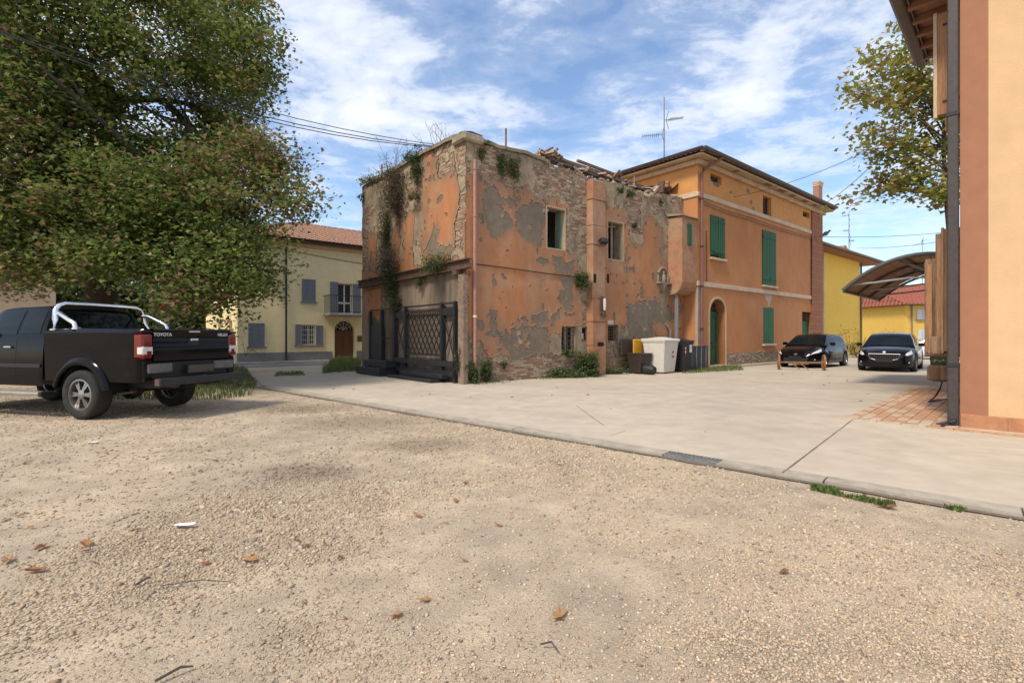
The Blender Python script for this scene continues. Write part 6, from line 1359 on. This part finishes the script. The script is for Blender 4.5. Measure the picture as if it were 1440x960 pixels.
# ---- the young maple behind the peach building
r_ = np.random.RandomState(5); rr = random.Random(5); tb2 = RB.w(12.4, 1.15); MT = empty('young_maple', tb2, 0, 'slender maple turning yellow behind the peach building', 'tree')
mb = MB(); limb(mb, (0, 0, -.05), (.1, 0, 5.0), .10, .07, .05, rr); br = []
for k in range(46):
    d = Vector((rr.gauss(-.25, 1), rr.gauss(0, .8), rr.gauss(.15, .7))).normalized(); s0 = Vector((.1, 0, rr.uniform(5.8, 8.8))); q = s0 + d * rr.uniform(1.6, 3.4); q.z = min(max(q.z, 6.0), 11.2); Q = limb(mb, s0, q, .035, .008, .2, rr, 5); br += [(Q[i], q) for i in (2, 3, 4, 5)]
limb(mb, (.1, 0, 4.9), (.0, .1, 9.6), .10, .02, .2, rr); 
for (px, py) in ((1200, 128), (1192, 130), (1215, 80), (1240, 75), (1265, 70), (1222, 185), (1232, 255), (1225, 100), (1250, 200), (1318, 268), (1270, 40), (1262, 255), (1275, 230)):
    q = at(px, py, tb2.y - rr.uniform(-.6, 1.2)) - tb2; q = Vector(q); s0 = Vector((.1, 0, min(max(q.z - 1.2, 6.0), 8.5))); Q = limb(mb, s0, q, .03, .008, .25, rr, 6); br += [(Q[i], q) for i in (3, 4, 5, 6)] * 2
mb.build('trunk', mat('young_bark', (.13, .10, .075), .9, .25, 4, .4), MT, smooth=60)
nb_ = len(br); nl = 22; n = nb_ * nl; B0 = np.array([np.array(b[0]) for b in br]); C = np.repeat(B0, nl, 0) + r_.normal(0, .21, (n, 3)); keep = (C[:, 0] < 4.5) & (C[:, 2] > 5.45); C = C[keep]; n = len(C)
cols = pal_cols(n, r_, [(.28, .29, .06), (.38, .34, .08), (.20, .25, .055), (.42, .29, .11), (.32, .19, .10)], [.3, .26, .2, .14, .1]); V, Fc, cl = leaf_mesh(C, r_.uniform(.13, .23, n), cols, 9, shape='maple'); link('crown', np_mesh('crown', V, Fc, cl), M_leaf, MT)
# ---- wall weeds, ivy and shrubs
M_ivy = mat('weed_leaf', (1, 1, 1), .65, .15, 5, 0, attr=True, trans=.25)
GP = [(.065, .105, .03), (.09, .13, .038), (.045, .075, .024), (.14, .145, .05)]; DP = [(.19, .145, .105), (.15, .11, .08), (.23, .185, .135), (.09, .09, .04)]
WID = [0]
def weed(name, label, cat, c, rad, n, size, pal=GP, seed=0, group=None, stem=True, w=(.35, .3, .2, .15)):
    """a clump: leaves in a box of half-size rad around c, with stems from its foot"""
    WID[0] += 1; r = np.random.RandomState(100 + WID[0]); c = Vector(c); o = empty(name, c, 0, label, cat, group); rad = np.array(rad)
    k = max(3, n // 30); cen = r.uniform(-1, 1, (k, 3)); cen *= rad * .8; C = cen[r.randint(0, k, n)] + r.normal(0, .22, (n, 3)) * rad
    V, Fc, cl = leaf_mesh(C, r.uniform(.6, 1.4, n) * size, pal_cols(n, r, pal, w), 200 + WID[0]); link('foliage', np_mesh('foliage', V, Fc, cl), M_ivy, o)
    if stem:
        mb = MB()
        for q in cen[:10]: mb.tube([(0, 0, -rad[2] * .8), tuple(q * .5), tuple(q)], [.008, .006, .003], 4)
        mb.build('stems', M_bark, o)
    return o
wl = lambda px, py, u=-.12: (lambda q: RU.w(u, q[0], q[1]))(RU.side(px, py, u)); wr_ = lambda px, py, v=-.10: (lambda q: RU.w(q[0], v, q[1]))(RU.front(px, py, v))
G1 = 'weeds growing out of the ruin'
for (px, py, rad, n, sz, pal, lab) in (
 (556, 258, (.42, .42, .55), 900, .05, DP, 'dead brown creeper hanging from the ruin parapet, topmost of its strip'), (560, 285, (.36, .36, .55), 800, .05, DP, 'brown creeper mass halfway down its strip on the left ruin face'), (543, 318, (.24, .24, .75), 700, .045, GP, 'narrow dark creeper trailing down the left ruin face'),
 (549, 368, (.42, .42, .42), 800, .05, DP, 'dried bush sprouting just above the far end of the girder'), (552, 398, (.35, .35, .55), 900, .05, GP, 'dark green bush hanging below the far end of the girder'), (618, 372, (.45, .45, .22), 800, .045, GP, 'green weeds rooted on the near half of the rusty girder'),
 (591, 394, (.18, .18, .2), 160, .04, GP, 'small green tuft under the middle of the girder'), (558, 428, (.16, .16, .16), 140, .05, GP, 'spiky green tuft on the gate head'), (587, 244, (.22, .22, .25), 300, .045, GP, 'green tuft high on the left ruin face'), (584, 276, (.2, .2, .12), 160, .04, GP, 'lower green tuft high on the left ruin face'),
 (583, 218, (.25, .25, .22), 260, .05, GP, 'green bush growing on the left parapet'), (530, 254, (.5, .5, .12), 300, .04, GP, 'grassy weeds on the far end of the left parapet'), (507, 278, (.15, .15, .15), 80, .04, GP, 'tiny weed on the far ruin corner')):
    weed('wall_weed', lab, 'weed', wl(px, py), [x * 1.2 for x in rad], int(n * 3.2), sz * 1.2, pal, group=G1)
for (px, py, rad, n, sz, lab, v) in (
 (706, 232, (.16, .16, .34), 360, .04, 'dark weed clump high on the bare brick, left of a pair', -.08), (722, 236, (.2, .2, .34), 420, .04, 'dark weed clump high on the bare brick, right of a pair', -.08), (678, 217, (.10, .10, .16), 120, .035, 'small weed under the coping near the ruin corner', -.06), (683, 203, (.2, .2, .06), 120, .035, 'moss tuft on the coping near the ruin corner', .0),
 (818, 394, (.24, .24, .25), 460, .05, 'leafy fern sprouting beside the ruin pilaster', -.14), (872, 267, (.16, .16, .12), 140, .04, 'small weed on the wall head, left of two beyond the pilaster', -.05), (886, 272, (.18, .18, .15), 200, .04, 'small weed on the wall head, right of two beyond the pilaster', -.05), (892, 317, (.13, .13, .1), 120, .04, 'weed tuft on brick right of the second window', -.05), (929, 284, (.1, .1, .12), 120, .04, 'weed tuft near the wall head left of the bay', -.05),
 (666, 527, (.13, .13, .36), 330, .05, 'ivy climbing the foot of the corner downpipe', -.14), (684, 521, (.17, .17, .34), 330, .05, 'ivy on the brick footing right of the downpipe', -.12), (709, 514, (.1, .1, .1), 90, .05, 'small ivy sprig on the brick footing', -.08), (656, 514, (.06, .06, .12), 70, .04, 'ivy sprig between steel post and corner', -.12),
 (792, 524, (.75, .35, .14), 650, .055, 'low spread of weeds along the ruin footing', -.25), (825, 514, (.38, .34, .42), 1300, .055, 'round dark green bush at the foot of the pilaster', -.42), (860, 521, (.55, .28, .14), 420, .05, 'low weeds right of the pilaster foot', -.25), (799, 497, (.22, .1, .12), 140, .05, 'weed trailing from the barred window sill', -.08), (884, 516, (.22, .2, .28), 260, .05, 'dark weed behind the brown bin', -.2)):
    weed('wall_weed', lab, 'weed', wr_(px, py, v), rad, int(n * 2.6), sz * 1.15, GP, group=G1)
weed('wall_weed', 'weeds growing under the black steps of the gate', 'weed', gnd(632, 534) + Vector((0, 0, .16)), (.3, .2, .18), 420, .05, group=G1); weed('wall_weed', 'creeper at the foot of the right gate post', 'weed', wl(644, 508, -.2), (.10, .10, .35), 260, .045, group=G1)
weed('shrub', 'sparse yellow-green shrub before the bright yellow house', 'shrub', gnd(1197, 501) + Vector((0, 0, 1.0)), (.75, .5, 1.1), 420, .09, [(.22, .21, .04), (.13, .16, .03), (.28, .22, .06), (.09, .11, .03)]); weed('shrub', 'dense low shrub between the two black cars', 'shrub', gnd(1203, 503) + Vector((0, 0, .5)), (.7, .6, .5), 700, .09, [(.10, .11, .03), (.07, .09, .025), (.13, .12, .04), (.05, .06, .02)])
weed('hedge', 'dark hedge under the yellow rear wing', 'hedge', at(1255, 474, 47) - Vector((0, 0, .3)), (1.5, .5, 1.0), 700, .14)
weed('potted_plant', 'small light green plant growing in the log planter', 'plant', RB.w(pc[0], pc[1] + .02, .79), (.10, .22, .06), 150, .05, [(.22, .30, .05), (.16, .26, .05), (.28, .30, .08), (.10, .18, .03)])
weed('shrub', 'low arching shrub shoots right of the pickup tail lamp', 'shrub', gnd(345, 524) + Vector((0, 0, 1.0)), (.55, .4, .5), 110, .06)
# bare twigs on the parapet
def twigs(label, base, n, h_, seed):
    r = random.Random(seed); o = empty('dry_stalks', base, 0, label, 'weed'); 
    mb = MB()
    for k in range(n):
        x, y = r.uniform(-.35, .35), r.uniform(-.1, .1); t = Vector((x + r.uniform(-.5, .5), y + r.uniform(-.2, .2), h_ * r.uniform(.45, 1))); mb.tube([(x, y, -.1), ((x + t.x) / 2 + r.uniform(-.05, .05), y, t.z * .55), t], [.009, .006, .003], 4)
        for m in range(5): q = Vector((x, y, 0)).lerp(t, r.uniform(.4, .95)); mb.tube([q, q + Vector((r.uniform(-.18, .18), r.uniform(-.1, .1), r.uniform(.02, .2)))], [.004, .002], 4)
    mb.build('stalks', mat('dry_stalk', (.12, .095, .07), .95, .2, 5, 0), o)
twigs('tall dry stalks on the left parapet of the ruin', wl(560, 246, .1), 12, 1.3, 1); twigs('fine dry stalks near the ruin corner', wl(616, 205, .1), 9, .8, 2); twigs('dry stalks at the far end of the left parapet', wl(530, 258, .1), 8, .7, 3)
ps = MB().bar(wl(505, 252, .2), wl(524, 258, .2), .06, .06).build('loose_plank', M_beam); tag(ps, 'loose plank jutting out over the far ruin corner', 'plank'); ps = MB().bar(wl(537, 256, .2), wl(537, 232, .2), .06, .05).build('roof_stake', M_beam); tag(ps, 'weathered post standing on the far end of the left parapet', 'stake')
# ---- grass
def grass(name, label, pts, h_, seed, pal=((.10, .15, .03), (.15, .19, .05), (.07, .11, .025), (.20, .19, .08))):
    r = np.random.RandomState(seed); B = np.array(pts); n = len(B); a = r.uniform(0, 6.28, n); hh = h_ * r.uniform(.4, 1.1, n); w_ = .006 + .004 * r.random_sample(n); ln = r.normal(0, .35, (n, 2)) * hh[:, None]
    d = np.stack([np.cos(a), np.sin(a), 0 * a], -1) * w_[:, None]; mid = B + np.concatenate([ln * .35, hh[:, None] * .6], 1); tp_ = B + np.concatenate([ln, hh[:, None]], 1)
    V = np.stack([B - d, B + d, mid + d * .7, mid - d * .7, tp_], 1).reshape(-1, 3); b = 5 * np.arange(n)[:, None]; Fc = np.concatenate([b + [0, 1, 2], b + [0, 2, 3], b + [3, 2, 4]])
    tag(link(name, np_mesh(name, V, Fc, np.repeat(pal_cols(n, r, pal, [.35, .3, .2, .15]), 5, 0)), M_ivy), label, 'grass', kind='stuff')
r = np.random.RandomState(3)
def patch_pts(poly, n, thr=.45, fs=3.0):
    P = [gnd(*q) for q in poly]; X0, X1 = min(p.x for p in P), max(p.x for p in P); Y0, Y1 = min(p.y for p in P), max(p.y for p in P); x = r.uniform(X0, X1, n * 6); y = r.uniform(Y0, Y1, n * 6)
    k = inpoly(x, y, [(p.x, p.y) for p in P]) & (fbm(x * fs, y * fs, 4, 3) > thr); return [(a, b, -.012) for a, b in zip(x[k][:n], y[k][:n])]
grass('grass', 'grass verge between the pickup and the yard', patch_pts([(296, 562), (352, 556), (362, 540), (345, 517), (300, 512), (240, 520), (120, 545), (140, 562)], 9000, .35, 1.2), .16, 1)
grass('grass', 'tall grass tuft left of the black plinth', patch_pts([(452, 526), (506, 522), (508, 508), (470, 506)], 3500, .3), .34, 2)
grass('grass', 'thin grass along the far edge of the yard', patch_pts([(385, 530), (430, 528), (425, 523), (390, 524)], 700, .4), .12, 3)
grass('grass', 'short grass creeping along the yard edge at lower right', patch_pts([(1140, 686), (1440, 752), (1440, 729), (1300, 706), (1140, 681)], 3200, .54, 2.6), .04, 4, ((.10, .17, .03), (.07, .12, .025), (.14, .19, .05), (.16, .14, .06)))
grass('grass', 'weedy grass before the panel screen and green door', patch_pts([(960, 526), (1045, 521), (1040, 514), (960, 519)], 2600, .35), .15, 5)
grass('grass', 'grass blades along the foot of the ruin', patch_pts([(668, 543), (760, 535), (880, 525), (880, 521), (668, 537)], 1500, .5), .11, 6)
# ================================================================ FALLEN LEAVES, LITTER, TWIGS
lm = []
for k, c in enumerate(((.33, .15, .06), (.24, .11, .055), (.40, .22, .10), (.16, .085, .05))):
    rl = random.Random(k); m_ = MB(); n = 12; pts = []
    for i in range(n): t = 2 * math.pi * i / n; q = (1.0 if i % 2 == 0 else .72) * rl.uniform(.65, 1.1); y_ = math.sin(t) * q * .62; pts.append((math.cos(t) * q * 1.15, y_, .9 * y_ * y_ + .25 * max(0, math.cos(t)) * q + rl.uniform(.0, .22)))
    m_.add([(0, 0, .05)] + pts, [(0, i + 1, (i + 1) % n + 1) for i in range(n)]); m_.tube([(-.8, 0, .2), (-1.5, .2, .1)], .03, 4); me = m_.mesh('fallen_leaf'); me.materials.append(mat('dead_leaf_%d' % k, c, .85, .25, 3, .2, trans=.15)); lm.append(me)
def leaf_at(px, py, s_, k, label, group): p = gnd(px, py); o = link('fallen_leaf', lm[k % 4]); o.location = (p.x, p.y, .012 if (p - E0).dot(en) > 0 else -.012); s_ *= .68; o.scale = (s_, s_, s_); o.rotation_euler = (rnd.uniform(-.2, .2), rnd.uniform(-.2, .2), rnd.uniform(0, 6.28)); tag(o, label, 'leaf', group)
GL = 'fallen leaves on the gravel'
for (px, py, s_, k, lab) in ((1103, 801, .055, 1, 'curled brown leaf alone on the right gravel'), (787, 861, .075, 2, 'orange leaf low in the centre foreground'), (557, 862, .06, 2, 'flat tan leaf at the bottom centre-left'), (597, 840, .05, 2, 'small tan leaf above the flat tan leaf'), (587, 722, .075, 2, 'ragged orange leaf in the middle gravel'), (352, 785, .085, 2, 'long tan curled leaf right of the paper scrap'), (50, 800, .085, 0, 'brown leaf lowest in the left leaf cluster'), (120, 763, .08, 0, 'rusty leaf at the right end of the left leaf cluster'), (58, 767, .075, 1, 'dark rusty leaf atop the left leaf cluster'), (12, 785, .08, 2, 'orange leaf at the left picture edge'), (640, 702, .06, 0, 'folded brown leaf left of the middle gravel'), (700, 735, .05, 2, 'small orange leaf in the middle gravel'), (628, 733, .03, 1, 'tiny dark leaf near the ragged orange leaf'), (35, 650, .06, 1, 'brown leaf on the far left gravel'), (618, 630, .05, 1, 'dark curled leaf near the yard edge'), (1250, 712, .10, 1, 'brown leaf clump on the grass by the yard edge')):
    leaf_at(px, py, s_, k, lab, GL)
for k in range(52):
    x = rnd.uniform(0, 1000); y = rnd.uniform(600, 800) if k % 3 else rnd.uniform(590, 680)
    leaf_at(x * (.5 if k % 2 else 1), y, rnd.uniform(.025, .05), k, 'small dead brown leaf scattered on the gravel', GL)
for k in range(36):
    x, y = [(rnd.uniform(430, 900), rnd.uniform(536, 580)), (rnd.uniform(1040, 1210), rnd.uniform(519, 545)), (rnd.uniform(420, 640), rnd.uniform(528, 560)), (rnd.uniform(1210, 1320), rnd.uniform(535, 600))][k % 4]
    leaf_at(x, y, rnd.uniform(.03, .075), k, 'small dead leaf lying on the concrete yard', 'fallen leaves on the concrete')
pp = gnd(259, 738); P = [[(-.065 + .032 * i, -.022 + .022 * j + .01 * math.sin(i * 2), .008 + .016 * rnd.random()) for j in range(3)] for i in range(5)]; o = MB().grid(P).build('paper_scrap', mat('white_paper', (.78, .78, .80), .8, .05, 9, 0)); o.location = (pp.x, pp.y, -.01); tag(o, 'crumpled white paper scrap on the left gravel', 'paper')
pp = gnd(131, 621); P = [[(-.05 + .035 * i, -.02 + .02 * j, .006 + .01 * rnd.random()) for j in range(3)] for i in range(4)]; o = MB().grid(P).build('paper_scrap', MATS['white_paper']); o.location = (pp.x, pp.y, -.01); tag(o, 'tiny white paper scrap before the pickup wheel', 'paper')
for (a_, b_, rad, lab) in (((190, 822), (213, 812), .005, 'short dark twig on the left gravel'), ((218, 957), (272, 936), .005, 'green twig at the bottom left'), ((225, 823), (330, 818), .0025, 'thin long dry stem on the left gravel'), ((760, 905), (785, 915), .004, 'thin dry stem at the bottom centre')):
    p, q = gnd(*a_), gnd(*b_); m = p.lerp(q, .5) + Vector((.01, .02, .012)); o = MB().tube([p, m, q], [rad, rad * 1.1, rad * .6], 6).build('twig', mat('twig_bark', (.07, .065, .05), .9, .2, 6, .2)); tag(o, lab, 'twig')
# ================================================================ OVERHEAD CABLES
def span(pts, label, r=.012, sag=.25): cable(pts, 'overhead_cable', label, r, 'overhead cables', sag)
far = wl(617, 204, .05)
span([at(-40, 20, 9.5), far], 'upper overhead cable running through the big tree to the ruin', .010, .35); span([at(-40, 28, 9.6), wl(614, 206, .05)], 'middle overhead cable running through the big tree to the ruin', .012, .42); span([at(-40, 30, 9.65), wl(612, 207, .05)], 'lowest overhead cable running through the big tree to the ruin', .012, .48)
span([RU.w(*pz(1032, 277, fv - .08)), at(1255, 195, 17)], 'pale cable rising from the orange house facade to the maple', .010, .25); span([RU.w(22.4, fv - .3, 8.3), at(1262, 195, 16)], 'cable rising from the eave of the orange house to the maple', .012, .25)
span([RU.w(22.6, fv - .1, 6.78), at(1345, 325, 30)], 'upper far cable over the bright yellow house', .013, .15); span([at(1205, 349, 36), at(1345, 336, 28)], 'lower far cable over the bright yellow house', .013, .15); span([RU.w(23.6, fv - .1, 6.6), YR.w(-6, -.5, ze + .2)], 'short slanting stay between the orange and yellow houses', .02, 0)
# pigeon on the wall bracket
pg = at(1160.5, 329, 29.0); PG = MB(); prof = [(.0, -.20), (.03, -.17), (.05, -.08), (.08, .0), (.075, .08), (.045, .13), (.038, .16), (.03, .20), (0, .22)]
PG.lathe(prof, 12, 'x'); o = PG.build('pigeon', mat('pigeon_grey', (.12, .12, .13), .8, .3, 20, .1), None, smooth=60); o.location = pg; o.rotation_euler = (0, -.5, .2); o.scale = (1.5, 1.5, 1.5); tag(o, 'grey pigeon perched at the corner of the orange house', 'bird'); MB().lathe([(0, -.045), (.035, -.02), (.04, .02), (.02, .05), (0, .085)], 10, 'x', (.225, 0, .02)).build('head', MATS['pigeon_grey'], o, smooth=60)
# distant greenery closing the street
for k, (px, Y, h_) in enumerate(((110, 52, 8), (20, 48, 7), (230, 55, 7), (-60, 50, 8), (300, 50, 6))):
    b = gnd(px, 473 + CH * F / Y); weed('background_tree', ('leafy tree filling the gap behind the pickup cab', 'leafy tree behind the beige house', 'leafy tree far behind the road sign', 'leafy tree beyond the left picture edge', 'leafy tree left of the yellow house')[k], 'tree', b + Vector((0, 0, h_ * .55)), (5, 3, h_ * .5), 11000, .42, [(.05, .085, .02), (.07, .11, .03), (.04, .07, .02), (.11, .12, .035)], stem=True)
